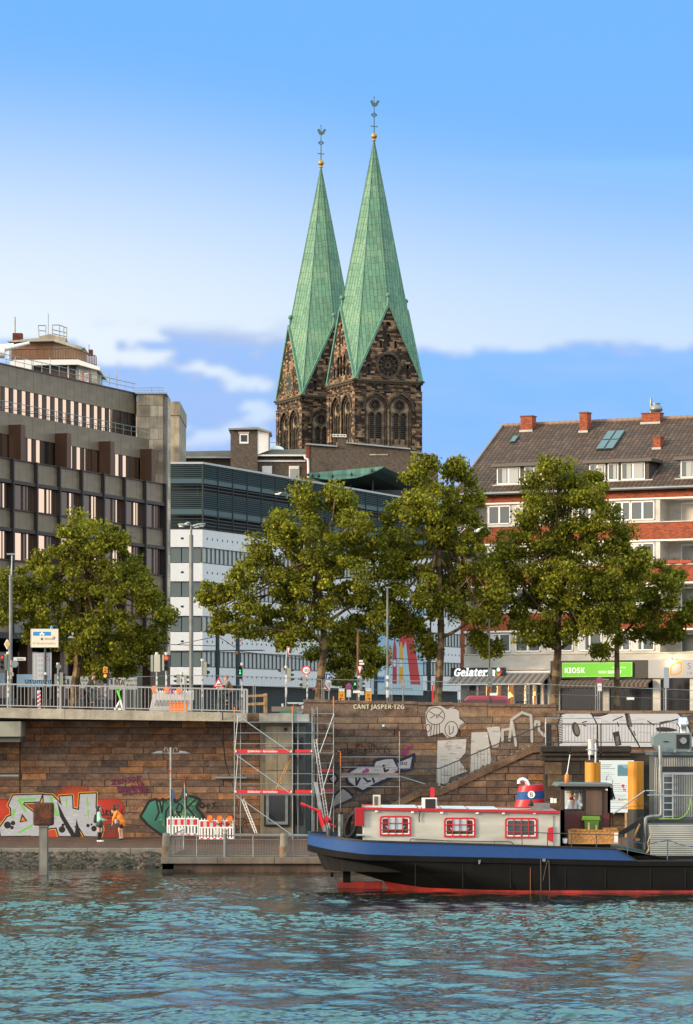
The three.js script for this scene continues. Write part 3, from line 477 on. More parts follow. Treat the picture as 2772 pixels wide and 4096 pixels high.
    g.globalAlpha = 0.6; stroke(g, '#3a4fae', 4, [[2716, 2878], [2724, 2862], [2732, 2878], [2744, 2864], [2752, 2880], [2766, 2866]]);
  }, { label: 'large white bubble graffiti with black outlines above the landing' });
}

// ================= cathedral =================
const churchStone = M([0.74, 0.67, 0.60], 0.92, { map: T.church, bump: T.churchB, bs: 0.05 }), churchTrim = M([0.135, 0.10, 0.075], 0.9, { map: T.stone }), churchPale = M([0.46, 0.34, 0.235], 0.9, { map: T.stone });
const copper = M([0.62, 0.66, 0.62], 0.6, { map: T.copper, bump: T.copperB, bs: 0.06 }), copperTrim = M([0.13, 0.30, 0.215], 0.6, { map: T.metal }), louver = M([0.035, 0.030, 0.028], 0.8), gold = M([0.42, 0.28, 0.08], 0.5, { metal: 0.6 }), patinaDark = M([0.05, 0.10, 0.09], 0.6);
const archPath = (s, cx, y0, ys, hw, k, hole) => { const p = hole ? new THREE.Path() : new THREE.Shape(); p.moveTo(cx - hw, y0); p.lineTo(cx - hw, ys); p.quadraticCurveTo(cx - hw, ys + hw * k * 0.72, cx, ys + hw * k); p.quadraticCurveTo(cx + hw, ys + hw * k * 0.72, cx + hw, ys); p.lineTo(cx + hw, y0); p.closePath(); if (s) s.holes.push(p); return p; };
const circ = (s, x, y, r) => { const p = new THREE.Path(); p.absarc(x, y, r, 0, 2 * Math.PI, true); s.holes.push(p); };
function archRing(cx, ys, hw, k, w, z, t) { const arc = (a, b) => { const o = []; for (let i = 0; i <= 20; i++) { const u = i / 10 - 1, v = 1 - Math.abs(u), px = (1 - v) * (1 - v) + 2 * (1 - v) * v * 1, py = 2 * (1 - v) * v * 0.72 + v * v; o.push([cx + Math.sign(u) * a * px, ys + b * py]); } return o; }; return slab(poly([...arc(hw + w, hw * k + w), ...arc(hw, hw * k).reverse()]), t).translate(0, 0, z); }
function ringGeo(x, y, r0, r1, z, t, n = 24) { const s = new THREE.Shape(); s.absarc(x, y, r1, 0, 2 * Math.PI, false); circ(s, x, y, r0); return new THREE.ExtrudeGeometry(s, { depth: t, bevelEnabled: false, curveSegments: n }).translate(0, 0, z); }
function tower(label, cpx, cd, clock) {
  const w = 11.17, h = w / 2, yE = 60.05, yA = 71.6, yT = 98.4, at = V(X(cpx, cd), STREET, -cd);
  const t = thing('church_tower', label, 'church tower', at, { turn: 22.7 * R, group: 'twin cathedral towers' });
  part(t, 'shaft', span(-h + 0.75, h - 0.75, STREET, yE, -h + 0.75, h - 0.75), churchStone);
  const turn = (g, q) => g.rotateY(q * Math.PI / 2), put = (name, geos, mat, q, o) => part(t, name, geos.map((g) => turn(g, q)), mat, o);
  for (const q of [0, -1, 1, 2]) {                         // four sides, the two that are seen come first
    const wall = poly([[-h, STREET], [h, STREET], [h, yE], [-h, yE]]), full = q === 0 || q === -1;
    if (full) for (const c of [-2.07, 2.07]) archPath(wall, c, 49.2, 55.5, 1.95, 1.22, true);
    const wm = put('wall', [slab(wall, 0.74).translate(0, 0, h - 0.74)], churchStone, q);
    if (full) {
      const back = poly([[-4.4, 49], [4.4, 49], [4.4, 58.5], [-4.4, 58.5]]);
      for (const c of [-2.07, 2.07]) { for (const u of [-0.62, 0.62]) archPath(back, c + u, 50.9, 54.3, 0.47, 1.5, true); circ(back, c, 56.15, 0.78); }
      put('recessed_wall', [slab(back, 0.32).translate(0, 0, h - 0.73)], churchPale, q);
      for (const c of [-2.07, 2.07]) {
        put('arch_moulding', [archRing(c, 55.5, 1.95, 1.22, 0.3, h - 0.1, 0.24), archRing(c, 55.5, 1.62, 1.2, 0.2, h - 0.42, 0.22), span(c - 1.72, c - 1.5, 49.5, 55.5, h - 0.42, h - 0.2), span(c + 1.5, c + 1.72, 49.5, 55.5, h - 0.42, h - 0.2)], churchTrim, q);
        for (const u of [-0.62, 0.62]) {
          const win = put('louver_window', [span(c + u - 0.5, c + u + 0.5, 50.7, 55.3, h - 0.73, h - 0.70)], louver, q), sl = [];
          for (let y = 51; y < 54.9; y += 0.3) sl.push(box(0.94, 0.04, 0.26, 0, 0, 0).rotateX(0.6).translate(c + u, y, h - 0.58));
          part(win, 'slats', sl.map((g) => turn(g, q)), M([0.07, 0.06, 0.055], 0.8), { kind: 'stuff' });
          put('window_moulding', [archRing(c + u, 54.3, 0.47, 1.5, 0.14, h - 0.42, 0.12)], churchTrim, q);
        }
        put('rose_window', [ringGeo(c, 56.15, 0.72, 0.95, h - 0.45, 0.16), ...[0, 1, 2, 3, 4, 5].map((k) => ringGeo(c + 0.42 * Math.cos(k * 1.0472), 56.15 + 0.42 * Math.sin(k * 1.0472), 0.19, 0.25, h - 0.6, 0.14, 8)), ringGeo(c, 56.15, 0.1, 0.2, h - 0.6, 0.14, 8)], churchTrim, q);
        put('glass', [span(c - 0.9, c + 0.9, 55.4, 57, h - 0.735, h - 0.72)], louver, q);
        put('colonnette', [-1.05, 0, 1.05].map((u) => new THREE.CylinderGeometry(0.11, 0.11, 4.2, 7).translate(c + u, 52.3, h - 0.3)), churchTrim, q);
      }
      put('centre_shaft', [span(-0.12, 0.12, 49.2, 55.6, h - 0.02, h + 0.12)], churchPale, q);
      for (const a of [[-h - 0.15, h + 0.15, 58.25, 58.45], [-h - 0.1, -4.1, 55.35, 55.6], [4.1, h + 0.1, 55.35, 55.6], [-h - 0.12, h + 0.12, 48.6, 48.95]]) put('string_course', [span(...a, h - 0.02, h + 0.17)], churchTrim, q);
      for (const u of [-h - 0.12, h - 0.85]) put('corner_pilaster', [span(u, u + 0.97, 40, 58.2, h - 0.03, h + 0.13)], churchStone, q);
    }
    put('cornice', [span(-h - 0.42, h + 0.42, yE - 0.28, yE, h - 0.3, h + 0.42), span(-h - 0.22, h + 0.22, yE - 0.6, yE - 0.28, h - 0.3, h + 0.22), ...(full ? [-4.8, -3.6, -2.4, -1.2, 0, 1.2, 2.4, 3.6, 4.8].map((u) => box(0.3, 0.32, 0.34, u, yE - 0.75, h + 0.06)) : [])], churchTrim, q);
    // gable
    const g = poly([[-h + 0.15, yE], [h - 0.15, yE], [0, yA]]), clockSide = clock && q === -1;
    if (full && q === 0) { circ(g, 0, 62.35, 1.75); circ(g, 0, 68.7, 0.42); archPath(g, 0, 65.2, 66.9, 0.28, 1.4, true); for (const u of [-1, 1]) archPath(g, u * 1.25, 65, 65.9, 0.24, 1.4, true); for (const u of [-1, 1]) archPath(g, u * 3.3, 60.7, 62.2, 0.24, 1.4, true); }
    if (full && q === -1 && !clock) { for (const u of [-1.2, 0, 1.2]) archPath(g, u, 61, 63.6, 0.42, 1.5, true); for (const u of [-0.6, 0.6]) archPath(g, u, 65.6, 66.9, 0.24, 1.4, true); for (const u of [-2.7, 2.7]) archPath(g, u, 60.8, 62.3, 0.26, 1.4, true); circ(g, 0, 68.9, 0.4); }
    put('gable', [slab(g, 0.5).translate(0, 0, h - 0.5)], churchStone, q);
    if (full) put('gable_recess', [slab(poly([[-h + 1.2, yE], [h - 1.2, yE], [0, yA - 2.4]]), 0.05).translate(0, 0, h - 0.53)], louver, q);
    if (full && q === 0) {
      const sp = [ringGeo(0, 62.35, 1.68, 2.15, h - 0.06, 0.2, 30), ringGeo(0, 62.35, 0.25, 0.45, h - 0.3, 0.2, 12)];
      for (let k = 0; k < 12; k++) { sp.push(box(0.11, 1.2, 0.16, 0, 0.92, 0).rotateZ(k * Math.PI / 6).translate(0, 62.35, h - 0.22)); sp.push(ringGeo(1.46 * Math.cos((k + 0.5) * Math.PI / 6), 62.35 + 1.46 * Math.sin((k + 0.5) * Math.PI / 6), 0.26, 0.37, h - 0.3, 0.16, 6)); }
      put('rose_window', sp, churchTrim, q);
    }
    if (clockSide) {
      const f = put('clock_face', [new THREE.CylinderGeometry(1.9, 1.9, 0.12, 40).rotateX(Math.PI / 2).translate(0, 62.35, h + 0.05)], M([0.03, 0.028, 0.026], 0.6), q), marks = [];
      for (let k = 0; k < 12; k++) marks.push(box(0.22, 0.5, 0.05, 0, 1.46, 0).rotateZ(k * Math.PI / 6).translate(0, 62.35, h + 0.13));
      part(f, 'hour_mark', marks.concat(ringGeo(0, 62.35, 1.82, 1.94, h + 0.1, 0.05, 40)).map((x) => turn(x, q)), gold);
      part(f, 'clock_hand', [box(0.14, 1.3, 0.05, 0, 0.5, 0).rotateZ(1.75).translate(0, 62.35, h + 0.16), box(0.18, 0.9, 0.05, 0, 0.35, 0).rotateZ(1.3).translate(0, 62.35, h + 0.19)].map((x) => turn(x, q)), gold);
    }
    for (const s of [-1, 1]) put('gable_coping', [beam(V(s * (h + 0.1), yE - 0.05, h - 0.1), V(0, yA + 0.25, h - 0.1), 0.34, 0.75)], copperTrim, q);
    put('finial', [new THREE.CylinderGeometry(0.16, 0.24, 1.5, 8).translate(0, yA + 0.75, h - 0.12), ball(0, yA + 1.65, h - 0.12, 0.36)], copperTrim, q);
    for (const s of [-1, 1]) {                              // the folded roof: tip, corner, gable top
      const a = V(0, yT, 0), b = V(s * h, yE, h), c = V(0, yA, h + 0.02), pts = (s > 0 ? [a, c, b] : [a, b, c]).map((v) => v.applyAxisAngle(V(0, 1, 0), q * Math.PI / 2));
      const geo = new THREE.BufferGeometry().setFromPoints(pts); geo.computeVertexNormals();
      const down = pts[0].clone().sub(pts[s > 0 ? 1 : 2]).normalize(), n = V().fromBufferAttribute(geo.attributes.normal, 0), side = down.clone().cross(n), uv = [];
      for (const p of pts) { const r = p.clone().sub(pts[0]); uv.push(r.dot(side) + 0.4, r.dot(down)); }
      geo.setAttribute('uv', new THREE.Float32BufferAttribute(uv, 2));
      part(t, 'spire_face', geo, copper, { keep: true });
    }
    for (const s of [-1, 1]) put('spire_ridge', [bar(V(s * h, yE, h), V(0, yT, 0), 0.1, 5, 0.06), bar(V(0, yA, h), V(0, yT, 0), 0.08, 5, 0.05)], copperTrim, q);
    put('spire_hook', [-3, -1.2, 1.2, 3].map((u) => box(0.16, 0.4, 0.3, u, 66 + Math.abs(u) * 0.2, h - 0.75 - 0.0 * u)).filter(() => false).concat([box(0.2, 0.3, 0.3, -h * 0.56, 70.2, h * 0.62), box(0.2, 0.3, 0.3, h * 0.56, 70.2, h * 0.62)]), copperTrim, q);
  }
  part(t, 'spire_cap', [new THREE.CylinderGeometry(0.98, 1.06, 0.14, 8).rotateY(Math.PI / 8).translate(0, 91.6, 0)], copperTrim);
  const v = part(t, 'weather_vane', [new THREE.CylinderGeometry(0.06, 0.11, 7.2, 8).translate(0, 101.2, 0)], patinaDark);
  part(v, 'globe', [ball(0, 98.9, 0, 0.5), new THREE.CylinderGeometry(0.24, 0.36, 0.3, 10).translate(0, 98.3, 0)], gold);
  part(v, 'cross_arms', [box(1.0, 0.1, 0.1, 0, 100.4, 0), box(0.9, 0.08, 0.08, 0, 102.2, 0), box(0.08, 0.3, 0.08, 0.45, 102.2, 0), box(0.08, 0.3, 0.08, -0.45, 102.2, 0), ringGeo(0, 102.2, 0.26, 0.36, -0.04, 0.08, 12), box(0.08, 0.25, 0.08, 0.5, 100.4, 0), box(0.08, 0.25, 0.08, -0.5, 100.4, 0)], patinaDark);
  const cock = new THREE.Shape(); cock.moveTo(-0.62, 0.95); cock.lineTo(-0.42, 1.05); cock.quadraticCurveTo(-0.3, 1.2, -0.2, 0.98); cock.quadraticCurveTo(-0.12, 0.62, 0.1, 0.62); cock.quadraticCurveTo(0.32, 0.66, 0.42, 0.95); cock.quadraticCurveTo(0.62, 1.2, 0.86, 0.9); cock.quadraticCurveTo(0.7, 0.86, 0.62, 0.55); cock.quadraticCurveTo(0.5, 0.2, 0.1, 0.1); cock.quadraticCurveTo(-0.35, 0.1, -0.42, 0.55); cock.closePath();
  part(v, 'cockerel', [slab(cock, 0.1, 0.02).translate(0, 103.4, -0.05).rotateY(-22.7 * R), ball(0, 105.0, 0, 0.12, 8)], patinaDark);
  return t;
}
tower('right-hand green copper spire, the nearer and taller looking one, with a rose window gable', 1496.5, 500, false);
tower('left-hand green copper spire, the farther one, with a gold clock on its gable', 1284, 524, true);

// ================= brown office building on the left =================
const bronze = M([0.235, 0.195, 0.135], 0.45, { metal: 0.25, map: T.metal }), bronzeDark = M([0.034, 0.023, 0.017], 0.45, { metal: 0.2 }), bronzeCol = M([0.085, 0.040, 0.022], 0.45, { metal: 0.25 }), bronzeBlack = M([0.022, 0.017, 0.016], 0.5), sandstone = [[0.60, 0.50, 0.38], [0.52, 0.43, 0.33], [0.42, 0.355, 0.27], [0.66, 0.56, 0.44]].map((c) => M(c, 0.85, { map: T.stain }));
{
  reseed(31);
  const O = V(X(547, 215), STREET, -215), t = thing('office_building', 'brown bronze-panelled office block with rows of pinkish reflecting windows', 'office building', O, { turn: Math.atan2(0.927, 0.375) });
  const S = -34, D = 26;
  part(t, 'core', [span(S, -0.3, 24.4, 28.7, -0.9, -D), span(S, -0.3, 21.3, 25.6, 0.0, -D + 1), span(S, -0.3, 11.9, 22.5, 1.0, -D + 1), span(S, -0.3, STREET, 12, -1.6, -D + 1)], bronzeBlack);
  const bandP = (name, y0, y1, z, step, off = 0) => { for (let s = S + off; s < -0.05; s += step) part(t, name, [span(s + 0.012, Math.min(s + step, 0) - 0.012, y0, y1, z, z - 0.25)], bronze); };
  bandP('parapet_panel', 27.46, 28.81, 0, 1.12); part(t, 'roof_edge', [span(S, 0.05, 28.81, 28.89, 0.06, -0.8)], bronzeDark);
  bandP('spandrel_panel', 24.35, 25.72, 1.0, 1.55);
  for (let k = 0; k < 30; k++) for (const [y0, y1, z, blind] of [[25.9, 27.46, 0, k < 3], [22.66, 24.35, 1.0, 0]]) { // narrow windows between deep fins, two storeys
    const s = -0.08 - k * 1.12;
    part(t, 'window_fin', [span(s - 0.05, s, y0, y1, z - 0.02, z - 0.42)], bronzeCol);
    part(t, 'window_pane', [span(s - 0.62, s - 0.06, y0, y1, z - 0.07, z - 0.12)], blind || (z && k % 7 > 4) ? m.glassDark : m.bronzeGlass);
    part(t, 'window_pier', [span(s - 1.11, s - 0.63, y0, y1, z - 0.06, z - 0.4)], bronzeDark);
  }
  for (let k = 0; k < 6; k++) { const s = -1.0 - k * 6.2; part(t, 'column_box', [span(s - 0.55, s + 0.05, 22.55, 24.95, 1.85, 1.0)], bronzeCol); }
  const fl = [[21.2, 22.66], [18.28, 19.6], [15.0, 16.5], [11.9, 13.56]];
  fl.forEach(([y0, y1], f) => {
    for (let k = 0; k < 11; k++) {
      const s1 = -0.06 - k * 3.1, s0 = s1 - 3.0;
      for (let j = 0; j < 3; j++) part(t, 'spandrel_panel', [span(s0 + j + 0.01, s0 + j + 0.99, y0 + 0.2, y1, 2.0, 1.8)], bronze);
      part(t, 'sill_beam', [span(s0 - 0.05, s1 + 0.05, y0, y0 + 0.22, 2.17, 1.7)], bronzeBlack);
      part(t, 'top_rail', [span(s0 - 0.05, s1 + 0.05, y1, y1 + 0.06, 2.1, 1.7)], bronzeBlack);
      if (f < 3) {
        const a = fl[f + 1][1] + 0.06, mm = [0.0, 0.55, 1.45, 1.6, 2.4, 2.52, 2.95];
        part(t, 'glazing', [span(s0, s1, a, y0, 1.86, 1.8)], bronzeDark);
        for (const [x, w2] of [[0.08, 0.46], [0.63, 0.8], [1.66, 0.34], [2.1, 0.3], [2.58, 0.34]]) part(t, 'window_pane', [span(s0 + x, s0 + x + w2, a + 0.04, y0 - 0.03, 1.92, 1.87)], f === 2 || (hash2(k * 5 + f, x * 100) > 0.72) || k === 0 ? m.glassDark : m.bronzeGlass);
        part(t, 'mullion', mm.map((x) => span(s0 + x - 0.03, s0 + x + 0.03, a, y0, 1.95, 1.84)), bronzeCol);
        part(t, 'pier', [span(s0 + 2.0, s0 + 2.09, a, y0, 1.94, 1.84)], bronzeDark);
      }
    }
  });
  for (let k = 0; k < 12; k++) part(t, 'facade_post', [span(-0.12 - k * 3.1, 0.02 - k * 3.1, 11.85, 22.72, 2.24, 1.8)], bronzeBlack);
  part(t, 'ground_glazing', [span(S, -0.4, STREET, 11.9, -1.5, -1.58)], m.glassDark);
  for (let k = 0; k < 8; k++) part(t, 'ground_column', [span(-1.2 - k * 4.4, -0.6 - k * 4.4, STREET, 11.9, 1.6, 1.0)], bronzeCol);
  part(t, 'soffit', [span(S, 0, 11.75, 11.9, 2.3, -1.6)], bronzeBlack);
  part(t, 'ground_sill', [span(S, -0.4, STREET, 8.2, -1.3, -1.5)], m.darkSteel);
  for (const [y, z] of [[28.89, -0.1], [25.75, 0.95]]) { part(t, 'terrace_rail', [bar(V(S, y + 0.62, z), V(0, y + 0.62, z), 0.025, 5), bar(V(S, y + 0.32, z), V(0, y + 0.32, z), 0.018, 5)], m.galv); for (let s = S; s < 0; s += 1.2) part(t, 'rail_post', [bar(V(s, y, z), V(s, y + 0.62, z), 0.022, 5)], m.galv); }
  const sg = thing('shop_fascia', 'dark green fascia strip over the shops under the office building', 'fascia', V(X(10, 199), 11.3, -199), {}); part(sg, 'board', pbox(-120, 2528, 60, 2543, 199, 0.3), M([0.01, 0.10, 0.06], 0.5));
  // stone stair tower at the far end
  const d = 214.5, st = thing('stair_tower', 'pale stone-clad stair tower at the right end of the brown office building', 'tower', P(600, 2790, d + 2)), x0 = X(548, d), x1 = X(652, d), x2 = X(682, d + 3.3);
  part(st, 'core', span(x0 + 0.05, x1 + 0.2, 11.5, Y(1577, d) - 0.1, -d - 0.05, -d - 3.4), m.concreteDark);
  const rowsY = []; for (let y = Y(1577, d); y > 11.6; y -= 0.76) rowsY.push(y);
  rowsY.forEach((y, r) => { const off = (r % 2) * 0.3; for (const [a, b] of [[0, 0.58 + off], [0.58 + off, 1.12 + off], [1.12 + off, 1.75]]) part(st, 'stone_slab', [span(x0 + a + 0.008, x0 + Math.min(b, 1.75) - 0.008, y - 0.75, y - 0.01, -d + 0.02, -d - 0.05)], pick(sandstone)); const q = quads([[V(x1 + 0.02, y - 0.75, -d + 0.02), V(x2, y - 0.75, -d - 3.3), V(x2, y - 0.01, -d - 3.3), V(x1 + 0.02, y - 0.01, -d + 0.02)]]); part(st, 'stone_slab', q, sandstone[r % 5 === 3 ? 1 : 3]); });
  part(st, 'roof_edge', [span(x0 - 0.1, x1 + 0.25, Y(1577, d), Y(1577, d) + 0.1, -d + 0.12, -d - 3.4)], m.galv);
  part(st, 'roof_rail', [[1552, 0.02], [1563, 0.015]].flatMap(([y, r]) => [pbar(540, y, 650, y - 1, d + 1, r, 5), pbar(650, y - 1, 655, y, d + 3, r, 5)]).concat([548, 575, 605, 632, 650].map((x) => pbar(x, 1552, x, 1577, d + 1, 0.02, 5))), m.galv);
  const ba = thing('rear_building', 'plain beige rendered building edge behind the pale stone stair tower', 'building', P(700, 2790, 330)); part(ba, 'wall', pbox(440, 1610, 717, 2800, 330, 14), m.beige); part(ba, 'parapet', pbox(438, 1606, 719, 1660, 329.9, 14.2), M([0.47, 0.40, 0.31], 0.85, { map: T.stain }));
  // roof house with terrace
  const h = 221, rh = thing('roof_house', 'brown penthouse with a wooden balustrade on the office building roof', 'penthouse', P(200, 1570, h));
  part(rh, 'brick_wall', pbox(60, 1440, 304, 1600, h, 6), M([0.75, 0.70, 0.66], 0.9, { map: T.greybrick })); part(rh, 'render_wall', pslab([[304, 1450], [388, 1480], [388, 1560], [304, 1560]], h + 0.05, 5), M([0.42, 0.42, 0.40], 0.9, { map: T.stain }));
  const wn = part(rh, 'window', pbox(336, 1490, 354, 1530, h, 0.1), m.whitePlain); part(wn, 'pane', pbox(339, 1496, 350, 1524, h - 0.03, 0.05), m.glassBlue); part(rh, 'window_surround', [pbox(329, 1485, 336, 1530, h - 0.02, 0.1), pbox(354, 1492, 357, 1532, h - 0.02, 0.1)], M([0.42, 0.13, 0.08], 0.9));
  part(rh, 'eaves', [pslab([[50, 1440], [312, 1438], [400, 1468], [400, 1482], [312, 1458], [50, 1462]], h - 0.6, 6.6)], m.white); part(rh, 'downpipe', [pbar(273, 1455, 273, 1515, h - 0.2, 0.06)], m.white);
  part(rh, 'upper_wall', [pslab([[45, 1364], [212, 1356], [212, 1440], [45, 1440]], h + 1.5, 3)], M([0.33, 0.18, 0.11], 0.9, { map: T.stain })); part(rh, 'upper_side_wall', [pslab([[212, 1356], [330, 1395], [330, 1440], [212, 1440]], h + 1.5, 3)], M([0.36, 0.30, 0.23], 0.9, { map: T.stain }));
  part(rh, 'roof_slab', [pslab([[28, 1364], [150, 1352], [214, 1354], [338, 1390], [322, 1398], [212, 1364], [36, 1368]], h + 1, 4)], m.concrete); part(rh, 'roof_step', [pslab([[158, 1345], [200, 1336], [262, 1352], [262, 1376], [214, 1354], [158, 1354]], h + 1.8, 2)], m.beige);
  const rl = part(rh, 'balustrade', [pbar(36, 1398, 290, 1394, h - 0.4, 0.03), pbar(290, 1394, 384, 1424, h - 0.4, 0.03), pbar(36, 1436, 290, 1434, h - 0.4, 0.02), pbar(290, 1434, 384, 1460, h - 0.4, 0.02)], bronzeCol); const bl = []; for (let x = 38; x < 384; x += 6.5) { const k = Math.max(0, x - 290) * 0.31; bl.push(pbox(x, 1397 + k, x + 4.2, 1437 + k * 0.9, h - 0.4, 0.03)); } part(rl, 'balusters', bl, M([0.20, 0.105, 0.055], 0.8, { map: T.wood }), { kind: 'stuff' });
  part(rh, 'chimney', [pbox(50, 1332, 88, 1362, h + 2, 0.8), pbox(354, 1398, 370, 1422, h + 1, 0.5)], M([0.20, 0.13, 0.09], 0.9, { map: T.redbrick }));
  part(rh, 'roof_cage', [[153, 1302, 183, 1302], [153, 1322, 183, 1324], [209, 1300, 237, 1300], [237, 1300, 268, 1312], [209, 1318, 268, 1332], [209, 1334, 268, 1348], [153, 1302, 156, 1350], [183, 1302, 183, 1350], [209, 1300, 209, 1350], [238, 1300, 238, 1352], [267, 1311, 266, 1362], [255, 1306, 255, 1358]].map((a) => pbar(...a, h + 2, 0.035, 5)), m.galv);
  part(rh, 'antenna', [[193, 1254, 193, 1350, 0.03], [60, 1268, 60, 1332, 0.05], [356, 1378, 356, 1400, 0.03]].map(([a, b, c, e, r]) => pbar(a, b, c, e, h + 2, r, 5)), m.galv);
  single('roof_antennas', 'thin lightning rods standing along the office building roof edge', 'antenna', [[200, 1430, 200, 1500], [319, 1480, 319, 1528], [435, 1492, 435, 1540], [466, 1480, 466, 1545]].map((a) => pbar(...a, 209, 0.025, 5)), m.galv);
  const cr = thing('roof_crane', 'pale grey facade cleaning crane arm on the office building roof', 'crane', P(40, 1450, 203)); part(cr, 'arm', [bar(P(10, 1398, 203), P(118, 1372, 203), 0.18, 8, 0.1), bar(P(-20, 1390, 203), P(55, 1378, 203), 0.14, 8, 0.1)], m.white); part(cr, 'drum', [bar(P(-30, 1410, 203), P(20, 1410, 203), 0.35, 12)], m.white); part(cr, 'body', [pslab([[40, 1446], [110, 1438], [125, 1440], [125, 1480], [40, 1470]], 203, 0.6)], m.white);
}

// ================= white building with dark louvres =================
const whiteClad = M([0.66, 0.68, 0.71], 0.5, { map: T.grain }), louvreM = M([0.008, 0.018, 0.022], 0.75), louvreL = M([0.022, 0.050, 0.060], 0.75);
{
  reseed(33);
  const d = 285, O = V(X(810, d), STREET, -d), t = thing('white_building', 'white panelled building with ribbon windows and dark louvred top storeys', 'building', O, { turn: Math.atan2(0.918, 0.397) });
  const y = (py) => Y(py, d), Lr = 64, X1 = X(690, d) - X(810, d), cs = Math.cos(-Math.atan2(0.918, 0.397)), sn = Math.sin(-Math.atan2(0.918, 0.397));
  // the frontal chamfer runs from the corner to the left of it; in the turned frame its direction is this:
  const fx = (l) => [l * 0.397, l * 0.918];               // (local x, local z) for l metres to the right along the frontal face
  const frontal = (l0, l1, y0, y1, out, thick) => { const g = span(l0, l1, y0, y1, out, out - thick); return g.rotateY(-Math.atan2(0.918, 0.397)); };
  const end = X1 - 0.2;
  part(t, 'core', [span(0.35, Lr - 0.1, STREET, y(1856), -0.55, -26), frontal(end, -0.2, STREET, y(1856), -0.6, 12)], louvreM);
  const bands = [[2118, 2188], [2252, 2325], [2388, 2463], [2528, 2602], [2668, 2738]];
  for (const [a, b] of bands) {
    for (let s = 0; s < Lr; s += 6.4) part(t, 'cladding_panel', [span(s + (s ? 0.012 : 0), Math.min(s + 6.4, Lr) - 0.012, y(b), y(a), 0, -0.5)], whiteClad);
    part(t, 'cladding_panel', [frontal(end, -0.012, y(b), y(a), 0, 0.5)], whiteClad);
    const vents = []; for (let s = 0.9; s < Lr; s += 1.05) vents.push(span(s, s + 0.13, y((a + b) / 2) - 0.09, y((a + b) / 2) + 0.09, 0.03, -0.02)); part(t, 'vent_holes', vents, m.black, { kind: 'stuff' });
    part(t, 'vent_hole', [frontal(end + 0.95, end + 1.2, y((a + b) / 2) - 0.1, y((a + b) / 2) + 0.08, 0.01, 0.05)], m.black); part(t, 'vent_hole', [frontal(end + 1.75, end + 2.0, y((a + b) / 2) - 0.1, y((a + b) / 2) + 0.08, 0.01, 0.05)], m.black);
  }
  for (const [a, b] of [[2188, 2252], [2325, 2388], [2463, 2528], [2602, 2668]]) {
    const w = part(t, 'ribbon_window', [span(0, Lr, y(b), y(a), -0.13, -0.17)], M([0.03, 0.05, 0.06], 0.4)); const fins = [];
    for (let s = 0.1; s < Lr; s += 0.88) { part(w, 'pane', [span(s + 0.05, s + 0.83, y(b) + 0.08, y(a) - 0.08, -0.07, -0.11)], m.glassBlue); fins.push(span(s - 0.02, s + 0.02, y(b), y(a), 0.03, -0.1)); }
    part(w, 'frame_fins', fins.concat([span(0, Lr, y(a) - 0.06, y(a), 0.02, -0.25), span(0, Lr, y(b), y(b) + 0.05, 0.02, -0.25)]), M([0.085, 0.115, 0.125], 0.5), { kind: 'stuff' });
    const f = part(t, 'corner_window', [frontal(end, 0, y(b), y(a), -0.28, 0.05)], louvreM); for (const [p, q] of [[0.02, 0.33], [0.36, 0.62], [0.66, 0.98]]) part(f, 'pane', [frontal(lerp(end, 0, p), lerp(end, 0, q), y(b) + 0.06, y(a) - 0.06, -0.15, 0.05)], M([0.12, 0.15, 0.16], 0.15, { phys: true }));
  }
  for (const [a, b, light, step] of [[1856, 1914, 0, 0.18], [1914, 1933, 1], [1933, 1971, 2, 0.3], [1971, 2035, 0, 0.18], [2035, 2057, 1], [2057, 2118, 2, 0.3]]) {
    if (light === 1) { part(t, 'cladding_strip', [span(0, Lr, y(b), y(a), 0.0, -0.4), frontal(end, 0, y(b), y(a), 0.0, 0.4)], M([0.05, 0.095, 0.11], 0.6)); continue; }
    const sl = []; for (let yy = y(b) + 0.05; yy < y(a); yy += step) sl.push(span(0, Lr, yy, yy + (light ? 0.07 : 0.1), 0.02, light ? -0.1 : -0.06), frontal(end, 0, yy, yy + (light ? 0.07 : 0.1), 0.02, 0.1));
    part(t, 'louvres', sl, light ? M([0.016, 0.024, 0.028], 0.5) : louvreL, { kind: 'stuff' });
  }
  part(t, 'louvre_posts', Array.from({ length: 21 }, (_, k) => span(k * 3.1 - 0.02, k * 3.1 + 0.12, y(2116), y(1856), 0.06, -0.05)), louvreM, { kind: 'stuff' });
  part(t, 'roof_edge', [span(-0.05, Lr, y(1856), y(1848), 0.1, -0.8), frontal(end, 0.05, y(1856), y(1848), 0.1, 0.8)], M([0.42, 0.44, 0.44], 0.5));
  // big printed banner on its long side
  const bx0 = 38.5, bx1 = 52.5, by0 = 9.6, by1 = 18.4, ct = canvasTex(420, 300, (g) => {
    const q = g.createLinearGradient(0, 0, 0, 300); q.addColorStop(0, '#7fb6d8'); q.addColorStop(1, '#bcd5e2'); g.fillStyle = q; g.fillRect(0, 0, 420, 300);
    fill(g, '#c11f1f', [[262, 0], [306, 0], [330, 60], [398, 262], [316, 262], [276, 110], [236, 160], [220, 120]]);
    for (const [x, c] of [[172, '#b32024'], [224, '#d9a420']]) { fill(g, c, [[x, 140], [x + 10, 112], [x + 18, 112], [x + 30, 140], [x + 32, 262], [x - 4, 262]]); g.fillStyle = '#cfdbe6'; g.beginPath(); g.arc(x + 14, 190, 13, 0, 7); g.fill(); g.fillStyle = '#8d1a1e'; g.fillRect(x + 9, 100, 11, 14); }
    fill(g, '#c4482f', [[110, 150], [158, 150], [154, 196], [138, 208], [138, 250], [150, 258], [118, 258], [130, 250], [130, 208], [114, 196]]); g.fillStyle = '#2b6aa8'; g.fillRect(44, 238, 62, 22); g.fillStyle = '#e6ecef'; for (let k = 0; k < 6; k++) g.fillRect(50 + k * 9, 226 - (k % 2) * 8, 6, 14);
